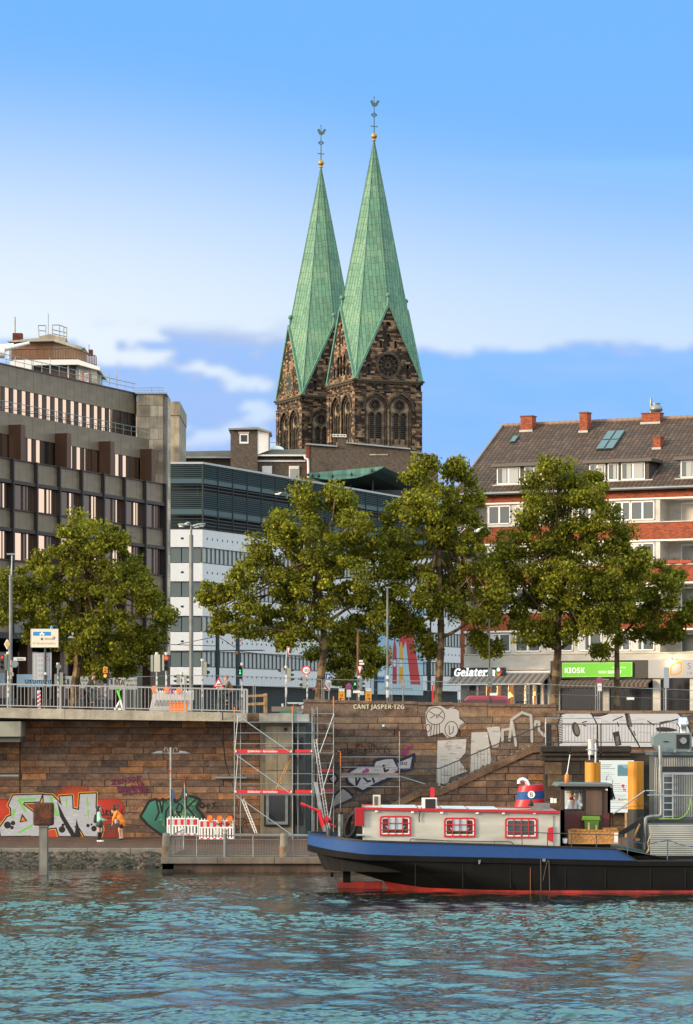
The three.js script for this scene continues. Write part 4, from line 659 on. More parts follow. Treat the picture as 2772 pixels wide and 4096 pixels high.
    g.fillStyle = '#6f7f88'; for (let k = 0; k < 40; k++) g.fillRect(96 + k * 6, 276 + (k % 2), 4, 4);
  });
  part(t, 'banner', new THREE.PlaneGeometry(bx1 - bx0, by1 - by0).translate((bx0 + bx1) / 2, (by0 + by1) / 2, 0.06), M([0.8, 0.8, 0.8], 0.6, { map: ct }), { keep: true, label: 'large pale blue advertising banner with bottles and a red stroke' });
}
// ================= grey brick buildings behind, copper canopy =================
{
  reseed(34);
  const gb = M([0.78, 0.74, 0.70], 0.92, { map: T.greybrick }), zinc = M([0.13, 0.145, 0.145], 0.6, { map: T.metal }), d = 372;
  const t = thing('brick_building', 'grey brick building with a square stairhead tower behind the louvred storeys', 'building', P(960, 2780, d));
  part(t, 'low_wall', pbox(690, 1822, 930, 2790, d + 4, 10), gb); part(t, 'low_roof', [pslab([[690, 1806], [922, 1802], [922, 1824], [690, 1832]], d + 3, 10)], zinc); part(t, 'gutter', pbox(690, 1826, 922, 1832, d + 2.7, 0.3), m.galv);
  part(t, 'tower_wall', pbox(922, 1716, 1030, 2790, d, 5), gb); const sw = pslab([[1030, 1716], [1076, 1726], [1078, 1800], [1030, 1818]], d + 0.05, 4); part(t, 'white_side_wall', sw, m.white);
  part(t, 'tower_roof', [pslab([[912, 1713], [1030, 1708], [1085, 1726], [1080, 1731], [1030, 1717], [914, 1719]], d - 0.5, 6)], M([0.22, 0.22, 0.21], 0.6)); part(t, 'downpipe', [pbar(1077, 1732, 1076, 1800, d - 0.1, 0.07)], m.darkSteel);
  const w = part(t, 'window', pbox(958, 1728, 994, 1774, d - 0.04, 0.1), m.whitePlain); part(w, 'pane', pbox(963, 1740, 988, 1766, d - 0.08, 0.1), m.glassDark); part(w, 'shutter_box', pbox(953, 1727, 997, 1734, d - 0.1, 0.1), M([0.55, 0.42, 0.38], 0.7));
  part(t, 'middle_wall', pbox(1028, 1822, 1232, 2790, d + 1, 9), gb); part(t, 'middle_roof', [pslab([[1028, 1826], [1075, 1800], [1225, 1795], [1225, 1822]], d + 0.6, 8)], zinc); part(t, 'gutter', [pbox(1024, 1818, 1224, 1824, d + 0.2, 0.4), pbox(1028, 1840, 1222, 1847, d + 0.8, 0.3)], m.white);
  for (const [a, b] of [[1048, 1088], [1156, 1197]]) { const wn = part(t, 'window', pbox(a, 1864, b, 1925, d + 0.9, 0.12), m.whitePlain); part(wn, 'pane', pbox(a + 4, 1876, b - 4, 1922, d + 0.86, 0.1), M([0.30, 0.32, 0.32], 0.5)); part(wn, 'shutter', pbox(a + 2, 1866, b - 2, a < 1100 ? 1898 : 1876, d + 0.82, 0.1), m.white); }
  part(t, 'vent_ledge', [pbox(920, 1867, 1020, 1874, d + 0.9, 0.2), pbox(945, 1872, 992, 1880, d + 0.7, 0.3)], m.concrete);
  part(t, 'roof_dome', [new THREE.SphereGeometry(0.9, 16, 8, 0, 6.3, 0, 1.3).scale(1, 0.75, 1).translate(X(1108, d + 4), Y(1806, d + 4), -d - 4)], m.whitePlain); part(t, 'roof_rail', [pbar(1076, 1770, 1110, 1770, d + 5, 0.03), pbar(1076, 1770, 1076, 1800, d + 5, 0.03), pbar(1108, 1770, 1108, 1798, d + 5, 0.03)], m.galv);
  const e = 366, p = thing('firewall', 'long dark grey brick firewall with a chimney below the cathedral towers', 'wall', P(1480, 2780, e));
  part(p, 'wall', pslab([[1225, 1780], [1350, 1788], [1350, 1748], [1384, 1748], [1384, 1773], [1642, 1797], [1642, 1810], [1752, 1826], [1752, 2790], [1225, 2790]], e, 7), gb);
  part(p, 'coping', [beam(P(1222, 1776, e - 0.1), P(1350, 1786, e - 0.1), 0.16, 0.7), beam(P(1384, 1771, e - 0.1), P(1642, 1796, e - 0.1), 0.16, 0.7), beam(P(1642, 1808, e - 0.1), P(1752, 1823, e - 0.1), 0.16, 0.7)], m.galv); part(p, 'end_wall', pbox(1225, 1781, 1238, 1900, e - 0.08, 0.3), M([0.40, 0.20, 0.14], 0.9, { map: T.redbrick }));
  part(p, 'chimney_cage', [[1330, 1738, 1386, 1740], [1330, 1746, 1386, 1748]].map((a) => pbar(...a, e - 0.2, 0.05, 5)).concat([1332, 1345, 1360, 1372, 1384].map((x) => pbar(x, 1738, x, 1748, e - 0.2, 0.05, 5))), m.white); part(p, 'downpipe', [pipe([P(1218, 1820, e - 1), P(1222, 1834, e - 1), P(1232, 1842, e - 1), P(1234, 1910, e - 1)], 0.13, 8, 20)], m.white); part(p, 'patch', [pbox(1480, 1792, 1550, 1818, e - 0.02, 0.1)], M([0.6, 0.55, 0.5], 0.9, { map: T.greybrick })); part(p, 'ledge', [pbox(1478, 1816, 1552, 1821, e - 0.1, 0.2)], m.concrete);
  const c = 338, k = thing('copper_canopy', 'long green copper roof canopy with curved underside above the louvres', 'roof', P(1430, 2780, c)), a = [[1222, 1898], [1240, 1890], [1300, 1886], [1400, 1878], [1528, 1866], [1536, 1868], [1520, 1880], [1480, 1898], [1420, 1912], [1340, 1921], [1280, 1918], [1236, 1908]];
  const body = pslab(a, c, 26); { const q = body.attributes.position; for (let i = 0; i < q.count; i++) { const z = -c - q.getZ(i); q.setX(i, q.getX(i) + z * 0.18 + z * 0.012 * 0); q.setY(i, q.getY(i)); } body.computeVertexNormals(); } part(k, 'roof_body', body, M([0.05, 0.10, 0.085], 0.6, { map: T.metal }));
  const tones = [[0.15, 0.33, 0.25], [0.12, 0.27, 0.19], [0.17, 0.38, 0.29]].map((q) => M(q, 0.6, { map: T.metal }));
  const topY = (x) => lerp(1892, 1866, (x - 1236) / 292), botY = (x) => x < 1330 ? lerp(1908, 1921, (x - 1236) / 94) : x < 1420 ? lerp(1921, 1912, (x - 1330) / 90) : lerp(1912, 1872, ((x - 1420) / 108) ** 1.3);
  for (let x = 1238, i = 0; x < 1522; x += 18.5, i++) part(k, 'copper_panel', pslab([[x, botY(x)], [x + 17.8, botY(x + 17.8)], [x + 17.8, topY(x + 17.8)], [x, topY(x)]], c - 0.08, 0.1), tones[(i * 7) % 3]);
  for (const x of [1250, 1276, 1330, 1406, 1488]) part(k, 'fitting', [new THREE.ConeGeometry(0.16, 0.34, 8).translate(X(x, c), Y((topY(x) + botY(x)) / 2, c), -c + 0.2)], m.rubber);
  part(k, 'supports', [1300, 1400, 1490].map((x) => pbar(x, 1900, x, 2100, c + 6, 0.12)).concat([pbox(1260, 1960, 1640, 2790, c + 10, 14)]), m.darkSteel);
}

// ================= brick apartment house with shops on the right =================
{
  reseed(41);
  const TH = -26 * R, cA = 0.899, sA = 0.438, O = V(X(1842, 202), STREET, -202);
  const t = thing('apartment_house', 'red brick and white apartment house with tiled dormer roof above three shops', 'apartment house', O, { turn: TH });
  const sOf = (px) => { const k = (px - CX) / F; return (k * 202 - O.x) / (cA + sA * k); }, yOf = (py, px) => Y(py, 202 - sA * sOf(px));
  const rb = M([0.54, 0.43, 0.36], 0.85, { map: T.redbrick, bump: T.grainB, bs: 0.008 }), wh = M([0.66, 0.63, 0.57], 0.7, { map: T.metal }), frame = M([0.80, 0.80, 0.78], 0.4), gl = M([0.10, 0.12, 0.13], 0.08, { phys: true }), tiles = M([0.62, 0.55, 0.50], 0.8, { map: T.tiles, bump: T.tilesB, bs: 0.05 });
  const E = 24, bandsY = [[20.5, 20.98], [17.92, 18.97], [15.28, 16.33], [12.43, 13.5]];
  part(t, 'core', [span(0.15, E, STREET + 3.0, 21, -1.6, -11)], wh);
  part(t, 'end_wall', [span(0, 0.28, STREET, 21.0, 0, -12)], rb);
  for (const [a, b] of bandsY) { part(t, 'brick_band', [span(0.3, E, a, b, 0.02, -1.6)], rb); part(t, 'lintel_strip', [span(0.25, E, a - 0.1, a, 0.06, -1.6)], frame); part(t, 'sill_strip', [span(0.25, E, b, b + 0.06, 0.08, -1.6)], wh); }
  part(t, 'white_band', [span(0.25, E, 9.96, 10.92, 0.04, -1.6)], wh); part(t, 'sill_strip', [span(0.25, E, 10.92, 10.98, 0.09, -1.6)], wh);
  const storeys = [[19.03, 20.4], [16.39, 17.82], [13.56, 15.18], [10.98, 12.33]];
  const walls = [[1945, 2625], [2772, 3400]], win = [[1952, 2040], [2060, 2160], [2200, 2290], [2310, 2405], [2455, 2520], [2522, 2616], [2800, 2900], [2930, 3040]];
  storeys.forEach(([a, b], f) => {
    for (const [p, q] of walls) part(t, 'white_wall', [span(sOf(p), Math.min(sOf(q), E), a, b, -0.12, -1.6)], wh);
    part(t, 'loggia_wall', [span(0.3, sOf(1862), a, b, -0.0, -1.6), span(sOf(2625), sOf(2640), a, b, -0.02, -1.6)], wh);
    for (const [p, q] of [[1872, 1925], [2690, 2765]]) { const w = part(t, 'loggia_door', [span(sOf(p), sOf(q), a, b - 0.15, -1.55, -1.6)], frame); part(w, 'pane', [span(sOf(p) + 0.08, sOf(q) - 0.08, a + 0.1, b - 0.25, -1.5, -1.56)], f ? gl : wh); }
    for (const [p, q] of win) {
      const s0 = sOf(p), s1 = sOf(q), lo = a + 0.12, hi = b - 0.08, w = part(t, 'window', [span(s0, s1, lo, lo + 0.07, -0.05, -0.14), span(s0, s1, hi - 0.07, hi, -0.05, -0.14), span(s0, s0 + 0.07, lo, hi, -0.05, -0.14), span(s1 - 0.07, s1, lo, hi, -0.05, -0.14), span((s0 + s1) / 2 - 0.06, (s0 + s1) / 2 + 0.06, lo, hi, -0.04, -0.14)], frame);
      part(w, 'pane', [span(s0 + 0.05, (s0 + s1) / 2 - 0.04, lo + 0.05, hi - 0.05, -0.08, -0.115)], gl); part(w, 'pane', [span((s0 + s1) / 2 + 0.04, s1 - 0.05, lo + 0.05, hi - 0.05, -0.08, -0.115)], gl);
      if (hash2(p, f) > 0.5) part(w, 'curtain', [span(s0 + 0.06, s0 + 0.5, lo + 0.06, hi - 0.06, -0.07, -0.075)], M([0.6, 0.6, 0.58], 0.9));
    }
  });
  // roof
  const ry0 = 21.45, rise = 0.62, top = 7.5, yS = (z) => ry0 + (-z) * rise;
  const slope = (z0, z1, s0, s1, off = 0, thick = 0.12) => { const g = quads([[V(s0, yS(z0) + off, z0), V(s1, yS(z0) + off, z0), V(s1, yS(z1) + off, z1), V(s0, yS(z1) + off, z1)]]); return g; };
  const rg = slope(0.55, -top, -0.25, E); { const l = Math.hypot(1, rise), u = []; const p = rg.attributes.position; for (let i = 0; i < p.count; i++) u.push(p.getX(i), -p.getZ(i) * l); rg.setAttribute('uv', new THREE.Float32BufferAttribute(u, 2)); }
  const roof = part(t, 'roof', rg, tiles, { keep: true });
  part(roof, 'rear_slope', quads([[V(E, yS(-top), -top), V(-0.25, yS(-top), -top), V(-0.25, ry0, -15.4), V(E, ry0, -15.4)]]), tiles);
  part(roof, 'gable_end', new THREE.BufferGeometry().setFromPoints([V(0.02, 21, 0.2), V(0.02, yS(-top) - 0.1, -top), V(0.02, 21, -15)]), rb);
  part(roof, 'ridge_tiles', Array.from({ length: 60 }, (_, k) => new THREE.CylinderGeometry(0.13, 0.15, 0.42, 8).rotateZ(Math.PI / 2).translate(-0.1 + k * 0.4, yS(-top) + 0.02, -top)), M([0.24, 0.16, 0.12], 0.8), { kind: 'stuff' });
  part(roof, 'verge', [beam(V(-0.27, yS(0.5) + 0.02, 0.5), V(-0.27, yS(-top) + 0.04, -top), 0.1, 0.14)], M([0.20, 0.15, 0.125], 0.8));
  part(roof, 'gutter', [bar(V(-0.3, 21.06, 0.62), V(E, 21.06, 0.62), 0.09, 8)], m.galv); part(roof, 'soffit', [span(-0.25, E, 20.98, 21.1, 0.55, -0.3), span(-0.25, E, 21.0, 21.12, 0.6, 0.45)], M([0.10, 0.085, 0.07], 0.6));
  const dorm = [[1970, 2235, [[1980, 2073], [2090, 2122], [2126, 2190]]], [2335, 2600, [[2350, 2414], [2424, 2466], [2478, 2572]]], [2700, 2960, [[2716, 2768], [2790, 2870]]]];
  for (const [p, q, ws] of dorm) {
    const s0 = sOf(p), s1 = sOf(q), zf = -0.35, yb = yS(zf) - 0.05, yt = yb + 1.35, zb = -(yt - ry0) / rise, dd = part(roof, 'dormer', [span(s0 + 0.2, s1 - 0.2, yb, yt - 0.05, zf, zb)], M([0.055, 0.045, 0.04], 0.7));
    part(roof, 'dormer_roof', [pslabL([[s0 - 0.1, yt - 0.2], [s1 + 0.1, yt - 0.2], [s1 + 0.1, yt], [s0 - 0.1, yt]], zf + 0.35, -zb + zf)], M([0.085, 0.07, 0.06], 0.6));
    for (const s of [s0 + 0.05, s1 - 0.05]) part(roof, 'dormer_cheek', [beam(V(s, yb - 0.12, zf + 0.15), V(s, yb + 0.65, zf - 1.0), 0.12, 0.1)], m.galv);
    for (const [a, b] of ws) { const u0 = sOf(a), u1 = sOf(b), w = part(roof, 'dormer_window', [span(u0, u1, yb + 0.06, yt - 0.22, zf + 0.05, zf)], frame), n = b - a > 60 ? 2 : 1; for (let k = 0; k < n; k++) { const f0 = lerp(u0, u1, k / n) + 0.07, f1 = lerp(u0, u1, (k + 1) / n) - 0.07; part(w, 'pane', [span(f0, f1, yb + 0.14, yt - 0.3, zf + 0.07, zf + 0.04)], gl); part(w, 'curtain', [span(f0 + (k ? 0.02 : 0.3), f1 - 0.05, yb + 0.15, yt - 0.31, zf + 0.073, zf + 0.072)], M([0.34, 0.36, 0.36], 0.35)); } }
    const fy = part(roof, 'flashing', [span(s0 - 0.1, s1 + 0.1, yb - 0.02, yb + 0.05, zf + 0.14, zf)], m.galv);
  }
  const onRoof = (px, py) => { const s = sOf(px); let z = -3; for (let i = 0; i < 8; i++) { const d = 202 - sA * s - z * cA; z = -(Y(py, d) - ry0) / rise; } const s2 = sOf(px) + 0; return [s2 - (-z) * 0.0, z]; };
  const skyl = (p, q, ya, yb2, n, mrow) => { const zt = onRoof((p + q) / 2, ya)[1], zl = onRoof((p + q) / 2, yb2)[1], sh = (z) => z * (cA * ((p + q) / 2 - CX) / F - -sA) / (cA + sA * ((p + q) / 2 - CX) / F); const k = sOf(p) + sh((zt + zl) / 2), k1 = sOf(q) + sh((zt + zl) / 2); const w = part(roof, 'skylight', slope(zl, zt, k, k1, 0.1), m.darkSteel); for (let i = 0; i < n; i++) for (let j = 0; j < mrow; j++) { const a = lerp(k, k1, i / n) + 0.06, b = lerp(k, k1, (i + 1) / n) - 0.06, z0 = lerp(zl, zt, j / mrow) - 0.05, z1 = lerp(zl, zt, (j + 1) / mrow) + 0.05; part(w, 'pane', slope(z0, z1, a, b, 0.14), M([0.10, 0.14, 0.16], 0.06, { phys: true })); } };
  skyl(2452, 2528, 1722, 1797, 2, 2); skyl(2078, 2104, 1742, 1768, 1, 1);
  const chim = (p, q, yt, z, over) => { const pc = (p + q) / 2, sh = z * (sA + cA * (pc - CX) / F) / (cA + sA * (pc - CX) / F), s0 = sOf(p) + sh, s1 = sOf(q) + sh, y1 = Y(yt, 202 - sA * (s0 + s1) / 2 - z * cA), c = part(roof, 'chimney', [span(s0, s1, yS(z) - 0.5, y1, z + 0.35, z - 0.35)], rb); part(c, 'chimney_cap', [span(s0 - 0.04, s1 + 0.04, y1, y1 + 0.07, z + 0.4, z - 0.4)], M([0.16, 0.07, 0.045], 0.8)); part(c, 'flashing', [span(s0 - 0.06, s1 + 0.06, yS(z) - 0.1, yS(z + 0.42) + 0.02, z + 0.42, z + 0.30)], m.galv); return [(s0 + s1) / 2, y1]; };
  chim(2136, 2184, 1668, -7.0); chim(2384, 2416, 1654, -6.6); const cw = chim(2656, 2732, 1656, -7.3); chim(2668, 2698, 1752, -4.2);
  part(roof, 'flue', [new THREE.CylinderGeometry(0.09, 0.09, 1.0, 10).translate(cw[0] - 0.1, cw[1] + 0.5, -7.3), lathe([[0.1, 0], [0.42, 0.15], [0.42, 0.35], [0.2, 0.55], [0.3, 0.62], [0, 0.66]]).translate(cw[0] + 0.25, cw[1] + 0.05, -7.3)], m.galv);
  // ground floor: shops
  const shopG = M([0.02, 0.022, 0.022], 0.05, { phys: true, transmission: 0.85, thickness: 0 }), inner = M([0.22, 0.15, 0.09], 0.8), floorM = m.concreteDark;
  part(t, 'shop_interior', [span(0.3, E, STREET, 9.96, -3.9, -4.0), span(sOf(2215), sOf(2235), STREET, 9.9, -0.1, -4), span(sOf(2612), sOf(2640), STREET, 9.9, -0.1, -4)], inner);
  for (const [p, q] of [[1842, 1868], [2196, 2240], [2412, 2437], [2612, 2642], [2760, 2790]]) part(t, 'shop_pillar', [span(sOf(p), sOf(q), STREET, 9.96, 0.02, -0.3)], wh);
  for (const [p, q] of [[1868, 1906], [1908, 1942], [1962, 1985], [2000, 2030], [2052, 2096], [2100, 2130], [2140, 2165], [2168, 2194]]) { const s0 = sOf(p), s1 = sOf(q), w = part(t, 'shop_door', [span(s0, s0 + 0.09, STREET, 9.5, -0.1, -0.2), span(s1 - 0.09, s1, STREET, 9.5, -0.1, -0.2), span(s0, s1, 9.4, 9.5, -0.1, -0.2), span(s0, s1, STREET, STREET + 0.5, -0.12, -0.2)], frame); part(w, 'pane', [span(s0 + 0.08, s1 - 0.08, STREET + 0.5, 9.42, -0.14, -0.15)], shopG); }
  for (const [p, q] of [[2240, 2412], [2437, 2612], [2642, 2760]]) { const w = part(t, 'shop_window', [span(sOf(p), sOf(q), STREET, STREET + 0.45, -0.1, -0.25), span(sOf(p), sOf(p) + 0.06, STREET, 9.3, -0.1, -0.2), span(sOf(q) - 0.06, sOf(q), STREET, 9.3, -0.1, -0.2)], m.darkSteel); part(w, 'pane', [span(sOf(p) + 0.06, sOf(q) - 0.06, STREET + 0.45, 9.4, -0.15, -0.16)], shopG); }
  const goods = [], cols = [[0.02, 0.10, 0.03], [0.25, 0.08, 0.02], [0.4, 0.35, 0.25], [0.03, 0.03, 0.03], [0.35, 0.03, 0.03], [0.1, 0.2, 0.4]]; const gcol = [];
  for (const [p, q] of [[2246, 2408], [2441, 2608]]) for (const [yy, zz] of [[7.55, -0.5], [7.95, -0.9], [8.4, -1.3]]) for (let s = sOf(p); s < sOf(q); s += 0.13) { const h = rr(0.2, 0.36), g = ready(lathe([[0, 0], [0.05, 0], [0.05, h * 0.6], [0.02, h * 0.78], [0.02, h], [0, h]], 6).translate(s, yy, zz)), c = pick(cols), a = new Float32Array(g.attributes.position.count * 3); for (let i = 0; i < a.length; i += 3) a.set(c, i); g.setAttribute('color', new THREE.BufferAttribute(a, 3)); gcol.push(g); }
  const sh = part(t, 'shelf', [[7.52, -0.5], [7.92, -0.9], [8.37, -1.3]].map(([y, z]) => span(sOf(2242), sOf(2610), y - 0.03, y, z + 0.12, z - 0.12)), m.wood); { const g = mergeGeometries(gcol); g.translate(0, -STREET, 0); const b = new THREE.Mesh(g, M([1, 1, 1], 0.2, { vertexColors: true })); b.name = 'bottles'; b.userData.kind = 'stuff'; sh.add(b); }
  // shop signs (each is a thing of its own, hung on the front)
  const world = (s, y, z) => V(O.x + cA * s - sA * z, y, O.z + sA * s + cA * z);
  const board = (name, label, p, q, y0, y1, z, th, mat, art) => {
    const s0 = sOf(p), s1 = sOf(q), at = world((s0 + s1) / 2, y0, z), g = new THREE.Group(); g.name = numbered(name); g.position.copy(at); g.rotation.y = TH; g.userData = { label, category: 'shop sign', }; scene.add(g); baseOf.set(g, V(0, 0, 0)); const w = s1 - s0, h = y1 - y0;
    part(g, 'board', [box(w, h, th, 0, h / 2, -th / 2)], mat);
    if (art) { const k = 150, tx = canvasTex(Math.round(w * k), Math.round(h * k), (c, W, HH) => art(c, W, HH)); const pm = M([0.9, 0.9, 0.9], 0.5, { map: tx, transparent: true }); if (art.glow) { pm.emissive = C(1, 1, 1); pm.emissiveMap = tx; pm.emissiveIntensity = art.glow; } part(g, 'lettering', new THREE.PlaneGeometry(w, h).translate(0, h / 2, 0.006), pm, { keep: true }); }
    return g;
  };
  const yy = (py, px) => yOf(py, px);
  const gel = (c, W, h) => { c.save(); c.translate(W * 0.05, h * 0.64); c.transform(1, 0, -0.18, 1, 0, 0); c.lineJoin = 'round'; c.font = `bold ${h * 0.8}px serif`; c.strokeStyle = '#f4f4f2'; c.lineWidth = h * 0.06; c.strokeText('Gelateria', 0, 0, W * 0.78); c.fillStyle = '#f4f4f2'; c.fillText('Gelateria', 0, 0, W * 0.78); c.restore(); c.font = `bold ${h * 0.13}px sans-serif`; c.fillStyle = '#3f9a4a'; c.fillText('GELATO', W * 0.2, h * 0.88); c.fillStyle = '#eee'; c.fillText('• CAFFÈ •', W * 0.34, h * 0.88); c.fillStyle = '#b43434'; c.fillText('FANTASIA', W * 0.5, h * 0.88); fill(c, '#b9813c', [[W * 0.84, h * 0.45], [W * 0.94, h * 0.45], [W * 0.88, h * 0.85]]); for (const [x, y, k] of [[0.86, 0.28, '#3d9b46'], [0.92, 0.32, '#c33'], [0.89, 0.16, '#eee']]) { c.fillStyle = k; c.beginPath(); c.arc(W * x, h * y, h * 0.15, 0, 7); c.fill(); } };
  board('shop_sign', 'black sign reading Gelateria in white script with an ice cream cone', 1816, 2030, yy(2722, 1920), yy(2671, 1920), 0.5, 0.25, M([0.03, 0.03, 0.032], 0.4), Object.assign(gel, { glow: 0.45 }));  // print glows by itself, added to brighten the white letters in the shade
  board('shop_sign', 'green kiosk and minimarket sign on black fascia', 2257, 2537, yy(2708, 2400), yy(2650, 2400), 0.34, 0.12, M([0.16, 0.42, 0.06], 0.4), Object.assign((c, W, h) => { c.fillStyle = '#63b82e'; c.fillRect(0, 0, W, h); c.strokeStyle = '#9fd26f'; c.lineWidth = 5; c.strokeRect(4, 4, W - 8, h - 8); words(c, 'KIOSK', W * 0.03, h * 0.72, h * 0.52, '#f3f6ee'); words(c, 'MINI', W * 0.52, h * 0.76, h * 0.26, '#f3f6ee', ''); words(c, 'MARKET', W * 0.65, h * 0.76, h * 0.26, '#f3f6ee'); words(c, 'reichkrone', W * 0.72, h * 0.42, h * 0.19, '#dff0cf', '', 'left', 'serif'); }, { glow: 0.25 }));
  part(t, 'black_fascia', [span(sOf(2207), sOf(2597), yy(2713, 2400), yy(2642, 2400), 0.2, -0.2)], M([0.03, 0.028, 0.027], 0.4));
  board('shop_sign', 'white fascia sign with an orange leaf emblem and blue letters', 2598, 2850, yy(2712, 2680), yy(2640, 2680), 0.22, 0.3, M([0.42, 0.42, 0.42], 0.5), (c, W, h) => { c.fillStyle = '#a3a5a8'; c.fillRect(0, 0, W, h); c.strokeStyle = '#e08a1e'; c.lineWidth = h * 0.09; c.beginPath(); c.moveTo(W * 0.36, h * 0.84); c.lineTo(W * 0.36, h * 0.5); c.quadraticCurveTo(W * 0.37, h * 0.16, W * 0.52, h * 0.16); c.lineTo(W * 0.53, h * 0.5); c.quadraticCurveTo(W * 0.53, h * 0.84, W * 0.36, h * 0.84); c.stroke(); words(c, 'S', W * 0.62, h * 0.5, h * 0.44, '#24529b', ''); words(c, 'I M', W * 0.62, h * 0.82, h * 0.2, '#24529b', ''); });
  const aw = thing('awning', 'brown and cream striped awning over the ice cream shop front', 'awning', world(sOf(2010), 8.9, 0.6), {}), strip = (p, q, za, zb, ya, yb) => { const g = quads([[world(sOf(p), ya, zb), world(sOf(q), ya, zb), world(sOf(q), yb, za), world(sOf(p), yb, za)]]); return g; };
  for (let p = 1822, i = 0; p < 2205; p += 12, i++) part(aw, 'awning_strip', strip(p, p + 12, 0.1, 1.6, 9.05, 9.75), i % 2 ? M([0.15, 0.115, 0.10], 0.9) : M([0.30, 0.24, 0.20], 0.9)); part(aw, 'front_bar', [bar(world(sOf(1815), 9.03, 1.62), world(sOf(2206), 9.03, 1.62), 0.05, 6)], frame); part(aw, 'cassette', [bar(world(sOf(2020), 9.8, 0.15), world(sOf(2206), 9.8, 0.15), 0.1, 8)], frame);
  const aw2 = thing('awning', 'dark scalloped awning valance over the kiosk windows', 'awning', world(sOf(2420), 8.9, 0.6), {}); for (let p = 2236, i = 0; p < 2612; p += 9, i++) part(aw2, 'awning_strip', [strip(p, p + 9, 0.21, 0.9, 9.05, 9.3), strip(p, p + 9, 0.9, 0.91, 8.83 - 0.06 * (i % 2), 9.05)], i % 2 ? M([0.055, 0.042, 0.036], 0.9) : M([0.16, 0.115, 0.09], 0.9));
  const lamps = [[1888, 8.35, -1.2], [1998, 8.3, -1.6], [2068, 8.35, -1.2], [2112, 8.4, -1.4], [2150, 8.35, -1.2], [2180, 8.3, -1.8]];
  lamps.forEach(([p, y, z], i) => { const at = world(sOf(p), y, z), l = thing('pendant_lamp', ['first', 'second', 'third', 'fourth', 'fifth', 'sixth'][i] + ' pendant lamp from the left glowing warm inside the ice cream shop', 'lamp', at, { group: 'pendant lamps in the ice cream shop' }); part(l, 'lamp_shade', [lathe([[0.02, 0.3], [0.1, 0.24], [0.24, 0.02], [0.23, 0]], 14).translate(at.x, at.y, at.z)], M([0.8, 0.4, 0.1], 0.6, { emissive: [1, 0.42, 0.08], ei: 1.4 })); part(l, 'bulb', [ball(at.x, at.y + 0.02, at.z, 0.08, 8)], m.warm); part(l, 'cord', [bar(V(at.x, at.y + 0.3, at.z), V(at.x, at.y + 1.3, at.z), 0.01, 4)], m.black); if (i % 2 === 0) { const pl = new THREE.PointLight(C(1, 0.62, 0.28), 14, 12); pl.position.set(at.x, at.y - 0.15, at.z); pl.castShadow = true; scene.add(pl); } });
  [[2738, 'left'], [2762, 'right']].forEach(([p, k]) => { const at = world(sOf(p), 9.05, -0.9), l = thing('ceiling_lamp', k + ' one of two round warm ceiling lamps below the white shop sign', 'lamp', at, { group: 'round ceiling lamps by the white shop sign' }); part(l, 'diffuser', [new THREE.SphereGeometry(0.2, 14, 8).scale(1, 0.45, 1).translate(at.x, at.y, at.z)], m.warm); part(l, 'fitting', [new THREE.CylinderGeometry(0.14, 0.16, 0.12, 12).translate(at.x, at.y + 0.13, at.z)], m.white); const pl = new THREE.PointLight(C(1, 0.66, 0.32), 5, 12); pl.position.set(at.x, at.y - 0.12, at.z); pl.castShadow = true; scene.add(pl); });
  const pl2 = thing('spot_lamp', 'small lit spotlight above the white fascia sign', 'lamp', world(sOf(2692), yy(2640, 2692), 0.5)); { const a = world(sOf(2692), yy(2634, 2692), 0.5); part(pl2, 'arm', [bar(world(sOf(2692), yy(2634, 2692), 0), a, 0.02, 5)], m.galv); part(pl2, 'head', [new THREE.CylinderGeometry(0.08, 0.14, 0.14, 10).translate(a.x, a.y, a.z)], m.white); part(pl2, 'bulb', [ball(a.x, a.y - 0.06, a.z, 0.08, 8)], m.warm); const l = new THREE.PointLight(C(1, 0.7, 0.35), 1.6, 8); l.position.set(a.x, a.y - 0.2, a.z); l.castShadow = true; scene.add(l); }
  for (const [k, p] of [[0, 2630], [1, 2676], [2, 2722]]) { const s = sOf(p), at = world(s + 0.35, 16.4, 0.1), f = thing('flower_box', ['left', 'middle', 'right'][k] + ' one of three terracotta flower boxes on the upper loggia parapet', 'flower box', at); part(f, 'trough', [rbox(0.68, 0.2, 0.22, at.x, at.y + 0.1, at.z, 0.03)], M([0.50, 0.10, 0.05], 0.7)); part(f, 'foliage', Array.from({ length: 22 }, () => new THREE.ConeGeometry(0.03, rr(0.12, 0.3), 4).rotateZ(rr(-0.5, 0.5)).translate(at.x + rr(-0.3, 0.3), at.y + 0.28, at.z + rr(-0.08, 0.08))), M([0.12, 0.10, 0.05], 0.9), { kind: 'stuff' }); }
}
function pslabL(pts, z, t) { return slab(poly(pts), t).translate(0, 0, z - t); }

